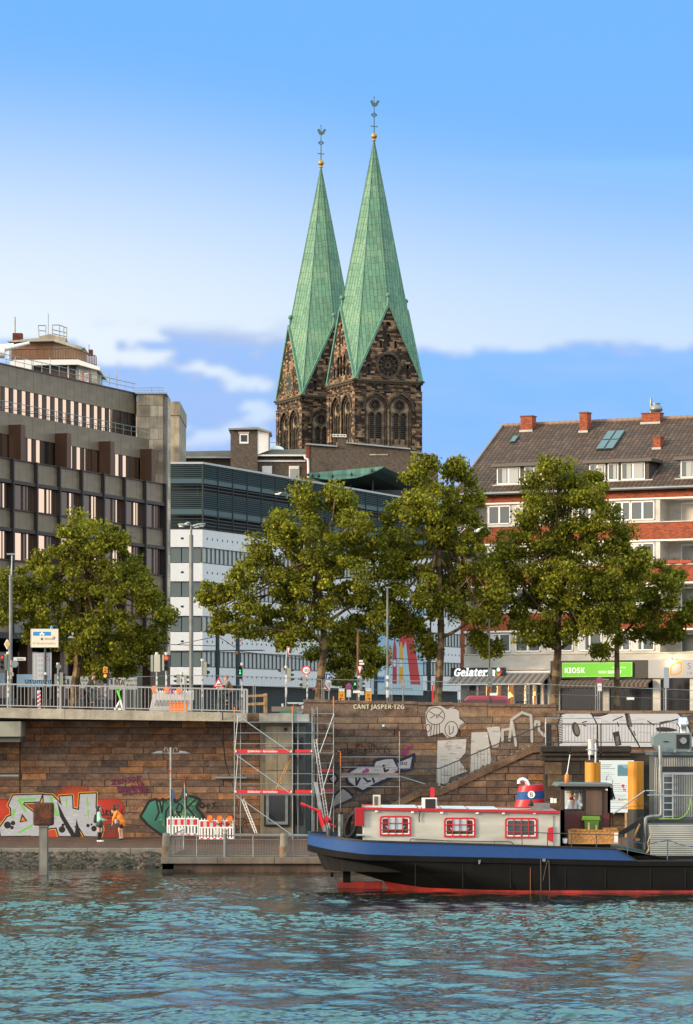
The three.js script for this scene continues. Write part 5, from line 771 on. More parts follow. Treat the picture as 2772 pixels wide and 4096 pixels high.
// ================= plane trees along the street =================
const leafM = M([1, 1, 1], 0.75, { phys: true, specularIntensity: 0.35, vertexColors: true, side: THREE.DoubleSide, transmission: 0.35, thickness: 0 }), barkM = M([0.42, 0.37, 0.30], 0.9, { map: T.bark, bump: T.grainB, bs: 0.02 });
function tree(label, base, trunkPts, r0, blobs, d, o = {}) {
  reseed(o.seed);
  const at = P(base, 2780, d); at.y = ST(at.x);
  const t = thing('plane_tree', label, 'tree', at, { group: o.group ?? 'plane trees along the embankment street' });
  const pts = trunkPts.map(([x, y]) => P(x, y, d)); pts[0].y = ST(at.x) - 0.1;
  const tr = [], n = pts.length;
  const limb = (ps, ra, rb) => { const c = new THREE.CatmullRomCurve3(ps, false, 'catmullrom', 0.4), g = new THREE.TubeGeometry(c, 14, 1, 8, false), p = g.attributes.position, cc = V(); for (let i = 0; i <= 14; i++) { c.getPointAt(i / 14, cc); const r = lerp(ra, rb, i / 14) * (1 + (i === 0 ? 0.25 : 0)); for (let j = 0; j <= 8; j++) { const k = i * 9 + j; p.setXYZ(k, cc.x + (p.getX(k) - cc.x) * r, cc.y + (p.getY(k) - cc.y) * r, cc.z + (p.getZ(k) - cc.z) * r); } } g.computeVertexNormals(); tr.push(g); };
  limb(pts, r0, r0 * 0.45);
  for (const l of o.limbs ?? []) limb(l.map(([x, y], i) => P(x, y, d - i * 0.3)), r0 * 0.42, r0 * 0.16);
  const clumps = [], topP = pts[n - 1], midP = pts[n - 2];
  for (const [x, y, r] of blobs) {
    const rm = L(r, d), dz = rr(-1, 1) * 1.3, c = P(x, y, d + dz), k = Math.max(5, Math.round(rm * rm * 5.2));
    if (rnd() < 0.8) { const from = rnd() < 0.6 ? topP : midP.clone().lerp(topP, rnd()); limb([from, from.clone().lerp(c, 0.5).add(V(rr(-0.3, 0.3), rr(-0.5, 0.1), rr(-0.4, 0.4))), c], r0 * 0.3, 0.03); }
    for (let i = 0; i < k; i++) { const u = V(rr(-1, 1), rr(-1, 1), rr(-1, 1)); if (u.length() > 1) { i--; continue; } u.multiplyScalar(rm * 0.92); u.z *= 1.25; clumps.push([c.clone().add(u), rr(0.26, 0.62)]); }
  }
  part(t, 'trunk', tr, barkM);
  let N = 0; for (const c of clumps) N += Math.round(180 * (o.dens ?? 1));
  const pos = new Float32Array(N * 18), col = new Float32Array(N * 18), nor = new Float32Array(N * 18), uvs = new Float32Array(N * 12), b = baseOf.get(t); let q = 0;
  const A = V(), B = V(), nn = V(), up = V(0, 1, 0);
  for (const [c, r] of clumps) {
    const cv = rr(0.75, 1.2), warm = rnd();
    for (let i = 0; i < Math.round(180 * (o.dens ?? 1)); i++) {
      const u = V(rr(-1, 1), rr(-1, 1), rr(-1, 1)); let l = u.length(); if (l > 1) u.multiplyScalar(1 / l); u.multiplyScalar(rr(0.5, 1.3));
      const p = c.clone().add(u.multiplyScalar(r * 1.08).multiply(V(1.1, 0.8, 1.1)));
      nn.set(rr(-1, 1), rr(-0.2, 1.1), rr(-1, 1)).normalize(); A.set(rr(-1, 1), rr(-0.9, 0.2), rr(-1, 1)).cross(nn).normalize(); B.copy(nn).cross(A);
      const s = rr(0.05, 0.108), w = s * rr(0.7, 0.95), k = q * 18, v = cv * rr(0.72, 1.3), y = rnd() < 0.16 + 0.2 * warm, tc = y ? [0.29 * v, 0.29 * v, 0.012 * v] : [0.158 * v, 0.164 * v, 0.008 * v];
      const P1 = p.clone().addScaledVector(A, -s), P2 = p.clone().addScaledVector(B, w).addScaledVector(nn, s * 0.25), P3 = p.clone().addScaledVector(A, s * 1.1), P4 = p.clone().addScaledVector(B, -w).addScaledVector(nn, s * 0.25);
      [P1, P3, P2, P1, P4, P3].forEach((x, j) => { const z = k + j * 3; pos[z] = x.x - b.x; pos[z + 1] = x.y - b.y; pos[z + 2] = x.z - b.z; col[z] = tc[0]; col[z + 1] = tc[1]; col[z + 2] = tc[2]; nor[z] = nn.x; nor[z + 1] = nn.y; nor[z + 2] = nn.z; });
      q++;
    }
  }
  const g = new THREE.BufferGeometry(); g.setAttribute('position', new THREE.BufferAttribute(pos, 3)); g.setAttribute('normal', new THREE.BufferAttribute(nor, 3)); g.setAttribute('color', new THREE.BufferAttribute(col, 3));
  const cm = new THREE.Mesh(g, leafM); cm.name = 'crown'; cm.castShadow = cm.receiveShadow = true; t.add(cm);
}
tree('broad plane tree in front of the brown office building', 296, [[296, 2830], [300, 2740], [312, 2660], [308, 2560], [316, 2400], [320, 2260]], 0.27, [[316, 2125, 78], [285, 2190, 85], [380, 2170, 75], [465, 2150, 48], [240, 2250, 95], [400, 2240, 105], [150, 2240, 50], [490, 2260, 70], [160, 2330, 110], [320, 2340, 150], [480, 2340, 110], [560, 2290, 50], [60, 2360, 90], [-30, 2360, 90], [-40, 2440, 80], [200, 2440, 130], [380, 2450, 150], [540, 2400, 90], [610, 2440, 60], [660, 2470, 38], [90, 2450, 80], [130, 2530, 60], [440, 2560, 110], [560, 2520, 90], [620, 2550, 50], [330, 2560, 80], [520, 2610, 70], [590, 2630, 45], [330, 2650, 50], [400, 2670, 40], [500, 2690, 40], [460, 2640, 60], [240, 2540, 60]], 176, { seed: 51 });
tree('leaning plane tree with a pale trunk right of the 30 sign', 1275, [[1270, 2800], [1285, 2700], [1298, 2560], [1290, 2480], [1280, 2380], [1270, 2230]], 0.26, [[1208, 1968, 52], [1228, 2020, 62], [1340, 1990, 58], [1385, 2010, 40], [1300, 2070, 95], [1180, 2090, 85], [1110, 2110, 55], [1400, 2100, 90], [1110, 2180, 80], [1220, 2180, 120], [1350, 2190, 120], [1460, 2170, 80], [1040, 2200, 55], [1060, 2280, 85], [980, 2310, 60], [930, 2350, 60], [850, 2370, 45], [820, 2410, 30], [900, 2420, 60], [1000, 2390, 90], [1140, 2330, 120], [1270, 2320, 130], [1400, 2310, 120], [1500, 2270, 80], [890, 2490, 50], [950, 2510, 55], [1040, 2480, 90], [1160, 2460, 100], [1280, 2440, 100], [1400, 2430, 110], [1500, 2390, 90], [1120, 2545, 45], [1220, 2535, 55], [1350, 2530, 60], [1450, 2520, 70], [1130, 2565, 22], [1530, 2470, 60]], 172, { seed: 52, limbs: [[[1296, 2580], [1240, 2540], [1140, 2525], [1040, 2510]], [[1294, 2500], [1380, 2440], [1450, 2400]], [[1288, 2440], [1180, 2380], [1060, 2330]]] });
tree('tall plane tree standing left of the ice cream shop with one long side limb', 1745, [[1742, 2830], [1758, 2690], [1764, 2560], [1762, 2430], [1755, 2250], [1765, 2060]], 0.25, [[1826, 1868, 36], [1700, 1880, 48], [1660, 1930, 70], [1750, 1930, 75], [1850, 1930, 60], [1610, 1990, 70], [1720, 2010, 110], [1830, 2020, 90], [1890, 1990, 45], [1600, 2080, 80], [1700, 2110, 120], [1820, 2130, 110], [1910, 2100, 60], [1570, 2180, 90], [1660, 2220, 110], [1790, 2240, 120], [1890, 2220, 90], [1560, 2290, 80], [1660, 2330, 100], [1770, 2350, 110], [1880, 2330, 90], [1960, 2300, 70], [1570, 2390, 70], [1560, 2460, 60], [1590, 2520, 45], [1680, 2430, 80], [1800, 2430, 60], [1900, 2420, 75], [1980, 2400, 60], [1940, 2480, 50], [1920, 2560, 38], [1960, 2590, 30], [1700, 2560, 30], [1720, 2600, 24], [1640, 2500, 55]], 173, { seed: 53, dens: 0.95, limbs: [[[1766, 2550], [1810, 2530], [1870, 2490], [1905, 2440], [1960, 2370]], [[1762, 2440], [1700, 2400], [1620, 2350]], [[1760, 2420], [1830, 2360], [1900, 2290]]] });
tree('full plane tree with a patchy trunk between ice cream shop and kiosk', 2222, [[2212, 2830], [2222, 2720], [2232, 2600], [2230, 2500], [2240, 2380], [2230, 2200]], 0.27, [[2200, 1872, 36], [2240, 1900, 55], [2310, 1925, 55], [2370, 1920, 35], [2170, 1950, 70], [2270, 1990, 95], [2370, 1990, 70], [2120, 2030, 70], [2210, 2070, 115], [2330, 2080, 110], [2430, 2060, 60], [2070, 2110, 70], [2160, 2150, 110], [2290, 2170, 125], [2410, 2160, 100], [2480, 2130, 55], [2020, 2190, 70], [2110, 2230, 105], [2240, 2270, 130], [2370, 2270, 120], [2480, 2240, 85], [2540, 2230, 50], [2010, 2280, 75], [2090, 2330, 110], [2220, 2370, 130], [2350, 2370, 120], [2470, 2340, 100], [2560, 2300, 60], [2010, 2390, 80], [2090, 2430, 95], [2200, 2470, 100], [2330, 2460, 110], [2440, 2430, 90], [1990, 2460, 55], [2110, 2510, 60], [2170, 2550, 45], [2320, 2520, 60], [2400, 2510, 60]], 174, { seed: 54, limbs: [[[2232, 2600], [2180, 2560], [2140, 2500]], [[2232, 2600], [2300, 2550], [2320, 2480]], [[2232, 2520], [2150, 2420], [2080, 2330]]] });
tree('spreading plane tree with a thin dark trunk in front of the kiosk sign', 2465, [[2466, 2830], [2468, 2700], [2468, 2560], [2480, 2450], [2520, 2350]], 0.2, [[2560, 2270, 60], [2640, 2280, 60], [2690, 2320, 50], [2520, 2340, 95], [2620, 2360, 95], [2700, 2390, 70], [2750, 2430, 55], [2810, 2450, 60], [2540, 2440, 105], [2650, 2460, 100], [2740, 2500, 60], [2480, 2510, 70], [2580, 2520, 75], [2680, 2530, 55], [2404, 2606, 22], [2500, 2400, 80]], 179, { seed: 55, limbs: [[[2470, 2560], [2550, 2480], [2640, 2430]], [[2470, 2600], [2430, 2600], [2400, 2650]]] });
tree('small dense dark tree behind the brown pole and the leaning plane tree', 1374, [[1372, 2830], [1374, 2720], [1378, 2620], [1380, 2520]], 0.12, [[1330, 2560, 60], [1400, 2540, 70], [1300, 2600, 45], [1370, 2610, 75], [1450, 2590, 70], [1250, 2620, 28], [1500, 2600, 45], [1330, 2660, 50], [1400, 2680, 55], [1470, 2660, 50], [1510, 2650, 30], [1370, 2720, 35]], 196, { seed: 56, group: 'small street trees', dens: 1.0 });

// ================= bridge deck, railing, lift shaft =================
{
  reseed(61);
  const d = 155.6, b = thing('bridge_deck', 'weathered concrete edge of the bridge deck carrying the pale railing', 'bridge', V(-12, 6.6, -d));
  const fas = (x0, x1) => { const t = (x) => lerp(2832, 2853, x / 985), l = (x) => x < 650 ? lerp(2869, 2886, Math.max(x, -600) / 650) : 2886; return pslab([[x0, l(x0)], [x1, l(x1)], [x1, t(x1)], [x0, t(x0)]], d, 6.4, 0.015); };
  const fm = M([0.47, 0.44, 0.37], 0.9, { map: T.stain, bump: T.grainB, bs: 0.02 });
  part(b, 'fascia', fas(-900, 258), fm); part(b, 'fascia', fas(261, 986), fm);
  part(b, 'girder', [pbox(-900, 2886, 82, 2946, d - 0.4, 3)], M([0.27, 0.28, 0.24], 0.85, { map: T.stain })); part(b, 'girder_foot', [pbox(-900, 2946, 80, 2968, d - 0.2, 3)], M([0.08, 0.085, 0.08], 0.8)); part(b, 'pipe', [pbar(-300, 3104, 74, 3104, 157, 0.09, 10)], m.galv);
  const r = thing('bridge_railing', 'pale grey steel bridge railing with upright bars along the road', 'railing', P(490, 2845, d + 0.2)), dd = d + 0.25, ty = (x) => lerp(2736, 2758, x / 985), by = (x) => lerp(2821, 2844, x / 985);
  part(r, 'handrail', beam(P(-900, ty(-900), dd), P(990, ty(990), dd), 0.07, 0.09), m.railPaint); part(r, 'bottom_rail', beam(P(-900, by(-900), dd), P(990, by(990), dd), 0.05, 0.05), m.railPaint);
  for (const x of [-760, -510, -262, -12, 241, 497, 739, 976, 988]) part(r, 'post', pbox(x - 4, ty(x), x + 4, by(x) + 13, dd - 0.05, 0.1), m.railPaint);
  for (let x = -880; x < 984; x += 14.6) part(r, 'bar', beam(P(x, ty(x), dd), P(x, by(x), dd), 0.026, 0.026), m.railPaint);
  const w = thing('wooden_barrier', 'raw wooden plank barrier at the right end of the bridge railing', 'barrier', P(1030, 2852, d + 0.8)); for (const [y0, y1] of [[2776, 2786], [2808, 2819]]) part(w, 'plank', pslab([[990, y0 + 4], [1068, y0], [1068, y1], [990, y1 + 3]], d + 0.8, 0.05), m.rawWood); part(w, 'post', pbox(1054, 2774, 1069, 2853, d + 0.85, 0.1), m.rawWood);
  // lift shaft between the two walls
  const s = thing('lift_shaft', 'pale concrete lift shaft behind the scaffolding with a dark framed opening', 'lift shaft', V(X(1110, 157.6), 0.9, -158));
  part(s, 'cap_stone', [pbox(990, 2852, 1035, 2886, 156.6, 1)], ashlar[2]); part(s, 'cap', pbox(1036, 2853, 1171, 2886, 156.6, 2), m.concrete); part(s, 'cap', pbox(1173, 2856, 1236, 2886, 156.7, 2), M([0.40, 0.45, 0.47], 0.8, { map: T.stain }));
  part(s, 'shaft_wall', pbox(1040, 2886, 1172, 3372, 157.8, 3), M([0.25, 0.225, 0.17], 0.85, { map: T.stain }));
  const pan = M([0.42, 0.37, 0.275], 0.8, { map: T.stain }); for (const [x0, x1, y0, y1] of [[1062, 1108, 2906, 2990], [1110, 1168, 2906, 2990], [1062, 1108, 2993, 3080], [1110, 1168, 2993, 3080], [1062, 1108, 3083, 3160], [1110, 1168, 3083, 3160]]) part(s, 'panel', pbox(x0, y0, x1, y1, 157.72, 0.1), pan);
  const op = part(s, 'window', [pbox(1056, 3176, 1158, 3306, 157.7, 0.15)], m.black); part(op, 'frame', [pbox(1064, 3180, 1075, 3298, 157.6, 0.1), pbox(1141, 3180, 1152, 3298, 157.6, 0.1), pbox(1064, 3286, 1152, 3298, 157.59, 0.1)], m.galv); part(op, 'pane', pbox(1075, 3180, 1141, 3286, 157.66, 0.05), m.glassDark); part(s, 'lamp', [new THREE.CylinderGeometry(0.09, 0.09, 0.08, 14).rotateX(Math.PI / 2).translate(X(1143, 157.6), Y(2917, 157.6), -157.66)], m.black);
  const dm = M([0.06, 0.085, 0.095], 0.6, { map: T.metal }); part(s, 'door_recess', pbox(1174, 2886, 1240, 3372, 159, 3), dm); part(s, 'door_wall', pbox(1236, 2886, 1262, 3372, 160.5, 3), M([0.05, 0.05, 0.05], 0.8)); part(s, 'door', [pbox(1180, 2906, 1222, 3370, 158.9, 0.1)], M([0.15, 0.17, 0.165], 0.7, { map: T.stain })); part(s, 'door_window', [pbox(1184, 2950, 1196, 3030, 158.8, 0.1), pbox(1204, 2950, 1214, 3030, 158.8, 0.1), pbox(1184, 3160, 1196, 3300, 158.8, 0.1), pbox(1204, 3160, 1214, 3300, 158.8, 0.1)], m.glassDark);
  part(leftWall, 'pipe', [pbar(862, 3111, 986, 3111, dL - 0.2, 0.08, 10)], m.galv); single('cable', 'black cable hanging down the stone wall beside the scaffolding', 'cable', pipe([P(890, 2850, 155.3), P(893, 2960, 156.5), P(902, 3050, 157.8), P(935, 3150, 157.8), P(960, 3190, 157.8), P(950, 3260, 157.8)], 0.025, 6, 30), m.black);
  const wl = thing('wall_lamp', 'dark triangular lamp hood on the stone wall above the carved bridge name', 'lamp', P(1532, 2912, 162.6)); part(wl, 'hood', [new THREE.ConeGeometry(0.25, 0.33, 4).rotateY(0.6).translate(X(1532, 162.7), Y(2901, 162.7), -162.75)], M([0.04, 0.065, 0.075], 0.5)); part(wl, 'lens', [pbox(1528, 2898, 1538, 2906, 162.4, 0.05)], m.white);
}
// ================= scaffolding =================
{
  reseed(62);
  const d = 155.4, s = thing('scaffold', 'grey tube scaffolding with red name boards in front of the lift shaft', 'scaffold', P(1140, 3370, d));
  const up = (x, y0, y1, dd = d, r = 0.026) => part(s, 'upright', pbar(x, y0, x, y1, dd, r), m.galv);
  for (const [x, y0] of [[938, 2832], [1170, 2826], [1249, 2830], [1334, 2800]]) up(x, y0, 3372); for (const [x, y0] of [[962, 2870], [1192, 2830], [1270, 2828], [1256, 2836]]) up(x, y0, 3350, 157);
  for (const [x, y0, y1] of [[938, 2828, 2850], [1170, 2824, 2850], [1334, 2786, 2826]]) part(s, 'upright_tip', pbar(x, y0, x, y1, d - 0.03, 0.03), m.orange);
  for (const y of [2889, 2932, 2975, 3014, 3095, 3136, 3177]) { part(s, 'ledger', pbar(938, y, 1170, y, d, 0.022), m.galv); part(s, 'ledger', pbar(1170, y, 1249, y, d, 0.022), m.galv); }
  for (const y of [2855, 2893, 2933, 2976, 3012, 3052, 3098, 3135, 3172]) part(s, 'ledger', pbar(1255, y, 1334, y, d + 0.3, 0.022), m.galv);
  for (const a of [[945, 2858, 1165, 3012], [945, 3020, 1165, 3176], [945, 3182, 1165, 3338], [1336, 2856, 1280, 3010], [1334, 3020, 1284, 3180], [1334, 3180, 1310, 3320], [952, 2862, 940, 3000], [952, 3022, 940, 3170]]) part(s, 'diagonal_brace', pbar(...a, d - 0.05, 0.024), M([0.38, 0.46, 0.50], 0.5, { metal: 0.5 }));
  for (const y of [3012, 3174]) { part(s, 'deck_board', [pslab([[940, y + 2], [1170, y + 2], [1170, y + 7], [940, y + 7]], d, 1.3)], m.galv); part(s, 'deck_board', [pslab([[1174, y + 2], [1249, y + 2], [1249, y + 7], [1174, y + 7]], d, 1.3)], m.galv);
    const bd = part(s, 'toe_board', pbox(945, y - 14, 1164, y - 0.5, d - 0.06, 0.03), m.redSign); print(bd, 'lettering', 945, y - 14, 1164, y - 0.5, d - 0.066, 4, (g) => words(g, 'Bädecker - Gerüstbau', 990, y - 3, 11.5, '#e9e4dc', 'bold')); part(s, 'toe_board', pbox(1180, y - 14, 1243, y - 2, d - 0.06, 0.03), m.redSign); for (const x of [940, 1162, 1243]) part(s, 'board_clip', pbox(x, y - 12, x + 6, y - 3, d - 0.09, 0.04), M([0.7, 0.62, 0.5], 0.6)); }
  for (const y of [3085, 3165]) { part(s, 'toe_board', pbox(1278, y - 10, 1332, y + 4, d + 0.5, 0.03), M([0.24, 0.015, 0.04], 0.5)); }
  part(s, 'base_beam', [pbar(938, 3338, 1250, 3340, d, 0.045), pbar(938, 3344, 1250, 3346, d + 0.9, 0.03)], m.galv);
  const w = thing('scaffold', 'smaller scaffold bay with a pale name board beside the stairs', 'scaffold', P(1480, 3330, 158)); const e = 157.6;
  for (const [x, y0] of [[1362, 3005], [1598, 2925]]) { part(w, 'upright', pbar(x, y0, x, 3340, e, 0.026), m.galv); part(w, 'upright_tip', pbar(x, y0, x, y0 + (x < 1400 ? 58 : 22), e - 0.03, 0.03), m.orange); }
  for (const y of [3028, 3069, 3109, 3147]) part(w, 'ledger', pbar(1362, y, 1598, y, e, 0.022), m.galv); const tb = part(w, 'toe_board', pbox(1366, 3092, 1594, 3103, e - 0.05, 0.03), M([0.22, 0.16, 0.14], 0.7)); print(tb, 'lettering', 1366, 3092, 1594, 3103, e - 0.056, 4, (g) => words(g, 'GERÜSTBAU-BÄDECKER', 1418, 3101, 9, '#46595c', 'bold')); part(w, 'deck_board', [pslab([[1362, 3105], [1598, 3105], [1598, 3109], [1362, 3109]], e, 1)], m.galv); part(w, 'stay', [pbar(1602, 3106, 1700, 3136, e, 0.03)], m.galv);
  const ladder = (label, x0, y0, x1, y1, wpx, dd, mat, n) => { const l = thing('ladder', label, 'ladder', P(x1, y1, dd)); const o = wpx; part(l, 'rail', pbar(x0, y0, x1, y1, dd, 0.03, 5), mat); part(l, 'rail', pbar(x0 + o, y0 - 2, x1 + o, y1, dd, 0.03, 5), mat); for (let i = 1; i < n; i++) { const t = i / n; part(l, 'rung', pbar(lerp(x0, x1, t), lerp(y0, y1, t), lerp(x0, x1, t) + o, lerp(y0, y1, t), dd, 0.02, 5), mat); } };
  ladder('long aluminium ladder leaning steeply beside the scaffolding stair bay', 1255, 2958, 1312, 3330, 10, 154.9, m.steel, 26); ladder('short light ladder leaning inside the lowest scaffolding bay', 966, 3196, 1020, 3332, 9, 156, m.white, 12); ladder('bleached wooden ladder between the two red name boards', 1162, 3022, 1104, 3158, 8, 155.9, m.rawWood, 12);
  const st = thing('board_stack', 'bundle of aluminium scaffold planks standing upright by the ladder', 'planks', P(1290, 3330, 155)); for (const x of [1257, 1262, 1267]) part(st, 'plank', [beam(P(x, 3128, 155), P(x + 38, 3330, 155), 0.05, 0.12)], m.steel);
}
// ================= promenade furniture =================
{
  reseed(63);
  const q = 140.9, r = thing('quay_railing', 'thin galvanised railing with close upright bars along the quay edge', 'railing', P(950, 3430, q));
  const runs = [[682, 895], [908, 1118], [1153, 1236]]; for (const [a, b] of runs) { part(r, 'handrail', pbar(a, 3342, b, 3344, q, 0.026), m.galv); part(r, 'bottom_rail', pbar(a, 3422, b, 3424, q, 0.014), m.galv); part(r, 'upper_rail', pbar(a, 3357, b, 3358, q, 0.014), m.galv); for (let x = a + 8; x < b; x += 10.4) part(r, 'bar', pbar(x, 3357, x, 3423, q, 0.007, 4), m.pole); }
  for (const x of [787, 1013, 1172]) part(r, 'post', pbar(x, 3342, x, 3430, q, 0.03), m.galv); part(r, 'side_rail', [bar(P(684, 3341, q), P(735, 3318, 146.5), 0.026), bar(P(684, 3420, q), P(735, 3395, 146.5), 0.014)], m.galv); for (let i = 1; i < 12; i++) part(r, 'bar', [bar(P(684 + i * 4.2, 3341 - i * 1.9, q + i * 0.47), P(684 + i * 4.2, 3420 - i * 2.1, q + i * 0.47), 0.008, 4)], m.galv); part(r, 'post', bar(P(735, 3318, 146.5), P(735, 3405, 146.5), 0.03), m.galv);
  const bol = (x, label) => { const t = thing('mooring_bollard', label, 'bollard', P(x, 3431, 140.85)); part(t, 'shaft', [lathe([[0.19, 0], [0.195, 0.1], [0.175, 0.95], [0.16, 1.06], [0.1, 1.1], [0, 1.1]], 18).translate(X(x, 140.85), Y(3431, 140.85), -140.85)], M([0.26, 0.235, 0.20], 0.8, { map: T.stain, bump: T.grainB, bs: 0.02 })); part(t, 'rust_band', [lathe([[0.185, 0.05], [0.192, 0.5], [0.19, 0.5]], 12).translate(X(x, 140.85) - 0.012, Y(3431, 140.85), -140.84)], M([0.23, 0.15, 0.10], 0.9, { map: T.stain })); };
  bol(665, 'stout stone mooring bollard at the left corner of the quay railing'); bol(1136, 'stout stone mooring bollard just left of the barge bow');
  const lb = thing('light_bollard', 'slim dark bollard light with a pale cap in the quay railing', 'bollard light', P(901, 3432, 140.8)); const at = P(901, 3432, 140.8); part(lb, 'post', [new THREE.CylinderGeometry(0.085, 0.09, 1.08, 14).translate(at.x, at.y + 0.54, at.z)], m.pole); part(lb, 'lens', [new THREE.CylinderGeometry(0.085, 0.085, 0.1, 14).translate(at.x, at.y + 1.13, at.z)], M([0.35, 0.34, 0.31], 0.4)); part(lb, 'cap', [new THREE.SphereGeometry(0.11, 14, 8, 0, 6.3, 0, 1.57).translate(at.x, at.y + 1.18, at.z)], M([0.22, 0.20, 0.18], 0.6));
  const lp = thing('street_lamp', 'slim promenade lamp post with two flat sloping lamp arms', 'street lamp', P(683, 3345, 150)); const e = 150; part(lp, 'post', [bar(P(683, 2990, e), P(683, 3345, e), 0.055, 10, 0.04)], m.galv); part(lp, 'arm', [pbar(640, 3013, 724, 3013, e, 0.025)], m.galv); for (const s of [-1, 1]) { const X0 = 683 + s * 78, X1 = 683 + s * 34; part(lp, 'lamp_head', [pslab(s < 0 ? [[X0, 3014], [X1, 3013], [X1 - 2, 3004], [X0 + 22, 3006]] : [[X1, 3013], [X0, 3014], [X0 - 22, 3006], [X1 + 2, 3004]], e - 0.12, 0.24, 0.01)], m.galv); part(lp, 'bracket', [pipe([P(683 + s * 10, 3012, e), P(683 + s * 12, 2996, e), P(683 + s * 22, 2990, e), P(683 + s * 26, 3004, e)], 0.014, 5, 12)], m.galv); } part(lp, 'sticker', [pbox(680, 3080, 686, 3090, e - 0.07, 0.02)], m.redSign); part(lp, 'round_sign', [new THREE.CylinderGeometry(0.28, 0.28, 0.02, 20).rotateZ(Math.PI / 2).rotateY(0.4).translate(X(690, e), Y(3180, e), -e + 0.1)], M([0.015, 0.06, 0.16], 0.4));
  const sg = thing('navigation_sign', 'dark triangular sign board on a thin striped pole before the teal graffiti', 'sign', P(740, 3345, 149)); part(sg, 'board', pslab([[718, 3192], [758, 3192], [738, 3136]], 149, 0.03), M([0.02, 0.05, 0.045], 0.5)); part(sg, 'pole', pbar(738, 3135, 744, 3345, 148.9, 0.03), m.galv); part(sg, 'red_band', [pbar(738, 3130, 738, 3138, 148.87, 0.034), pbar(739.8, 3192, 740, 3198, 148.87, 0.034)], m.redSign); part(sg, 'sticker', [pbox(742, 3174, 747, 3184, 148.9, 0.02)], m.white);
  // water barrier
  const bd = 151.5, ba = thing('construction_barrier', 'red and white plastic construction barrier with three orange lamps below the scaffolding', 'barrier', P(800, 3352, bd));
  for (const [x0, x1, y0, y1] of [[667, 794, 3272, 3340], [796, 934, 3280, 3358]]) { part(ba, 'frame', [pbox(x0, y0, x1, y0 + 5, bd, 0.05), pbox(x0, y0 + 28, x1, y0 + 33, bd, 0.05), pbox(x0, y1 - 7, x1, y1, bd, 0.06), pbox(x0, y0, x0 + 5, y1, bd - 0.001, 0.05), pbox(x1 - 5, y0, x1, y1, bd - 0.001, 0.05)], m.whitePlain); for (let x = x0 + 8, i = 0; x < x1 - 6; x += 12.6, i++) { part(ba, 'stripe_field', pbox(x - 3, y0 + 5, x + 9.6, y0 + 28, bd + 0.01, 0.03), i % 2 ? M([0.5, 0.5, 0.49], 0.5) : m.redSign); part(ba, 'upright_slat', pbox(x - 1, y0 + 33, x + 6, y1 - 7, bd + 0.01, 0.03), m.whitePlain); part(ba, 'top_peg', pbox(x, y0 - 6, x + 4, y0, bd + 0.01, 0.03), m.whitePlain); if (i % 2 === 0) part(ba, 'foot_stripe', pbox(x - 2, y1 - 6, x + 9, y1 - 1, bd - 0.012, 0.02), m.redSign); } part(ba, 'label_plate', pbox((x0 + x1) / 2 - 12, y0 + 38, (x0 + x1) / 2 + 10, y0 + 58, bd - 0.01, 0.02), M([0.6, 0.6, 0.58], 0.5)); }
  print(ba, 'scribble', 858, 3284, 930, 3306, bd - 0.004, 3, (g) => { for (const s of [[[862, 3302], [868, 3292], [873, 3301], [878, 3291], [882, 3302]], [[886, 3302], [892, 3290], [896, 3302]], [[910, 3290], [902, 3294], [910, 3298], [902, 3303]], [[914, 3290], [914, 3303]], [[924, 3290], [914, 3297], [926, 3303]]]) stroke(g, '#1a1616', 2.2, s); });
  for (const [i, x, y] of [[0, 839, 3271], [1, 878, 3273], [2, 919, 3274]]) { const at2 = P(x, y, bd), l = thing('warning_lamp', `${['left', 'middle', 'right'][i]} one of the three orange warning lamps on the promenade barrier`, 'warning lamp', V(at2.x, at2.y - 0.13, at2.z)); part(l, 'lens', [new THREE.CylinderGeometry(0.125, 0.125, 0.09, 18).rotateX(Math.PI / 2).translate(at2.x, at2.y, at2.z)], m.orangeLamp); part(l, 'casing', [box(0.12, 0.16, 0.1, at2.x + 0.01, at2.y - 0.13, at2.z)], m.orange); part(l, 'hood', [ringGeo(at2.x, at2.y, 0.12, 0.135, at2.z - 0.05, 0.12, 18)], M([0.75, 0.12, 0.02], 0.4)); }
  // bench
  const be = thing('park_bench', 'dark slatted bench on feet against the graffiti wall', 'bench', P(478, 3355, 156)); const bz = 156.2; for (let i = 0; i < 4; i++) part(be, 'back_slat', beam(P(420, 3298 + i * 7, bz + 0.5), P(546, 3298 + i * 7, bz + 0.5), 0.065, 0.03), M([0.10, 0.06, 0.04], 0.8, { map: T.wood })); for (let i = 0; i < 4; i++) part(be, 'seat_slat', beam(P(412, 3327 + i * 0.6, bz + 0.35 - i * 0.12), P(546, 3327 + i * 0.6, bz + 0.35 - i * 0.12), 0.03, 0.1), M([0.10, 0.06, 0.04], 0.8, { map: T.wood })); for (const x of [421, 540]) for (const z of [0, 0.4]) part(be, 'leg', beam(P(x, 3328, bz + z), P(x, 3353 - z * 6, bz + z), 0.06, 0.05), m.darkSteel);
  const bk = bicycle('black bicycle leaning on the wall behind the promenade barrier', P(950, 3345, 157), 0, m.black); bk.rotation.y = 0.15;
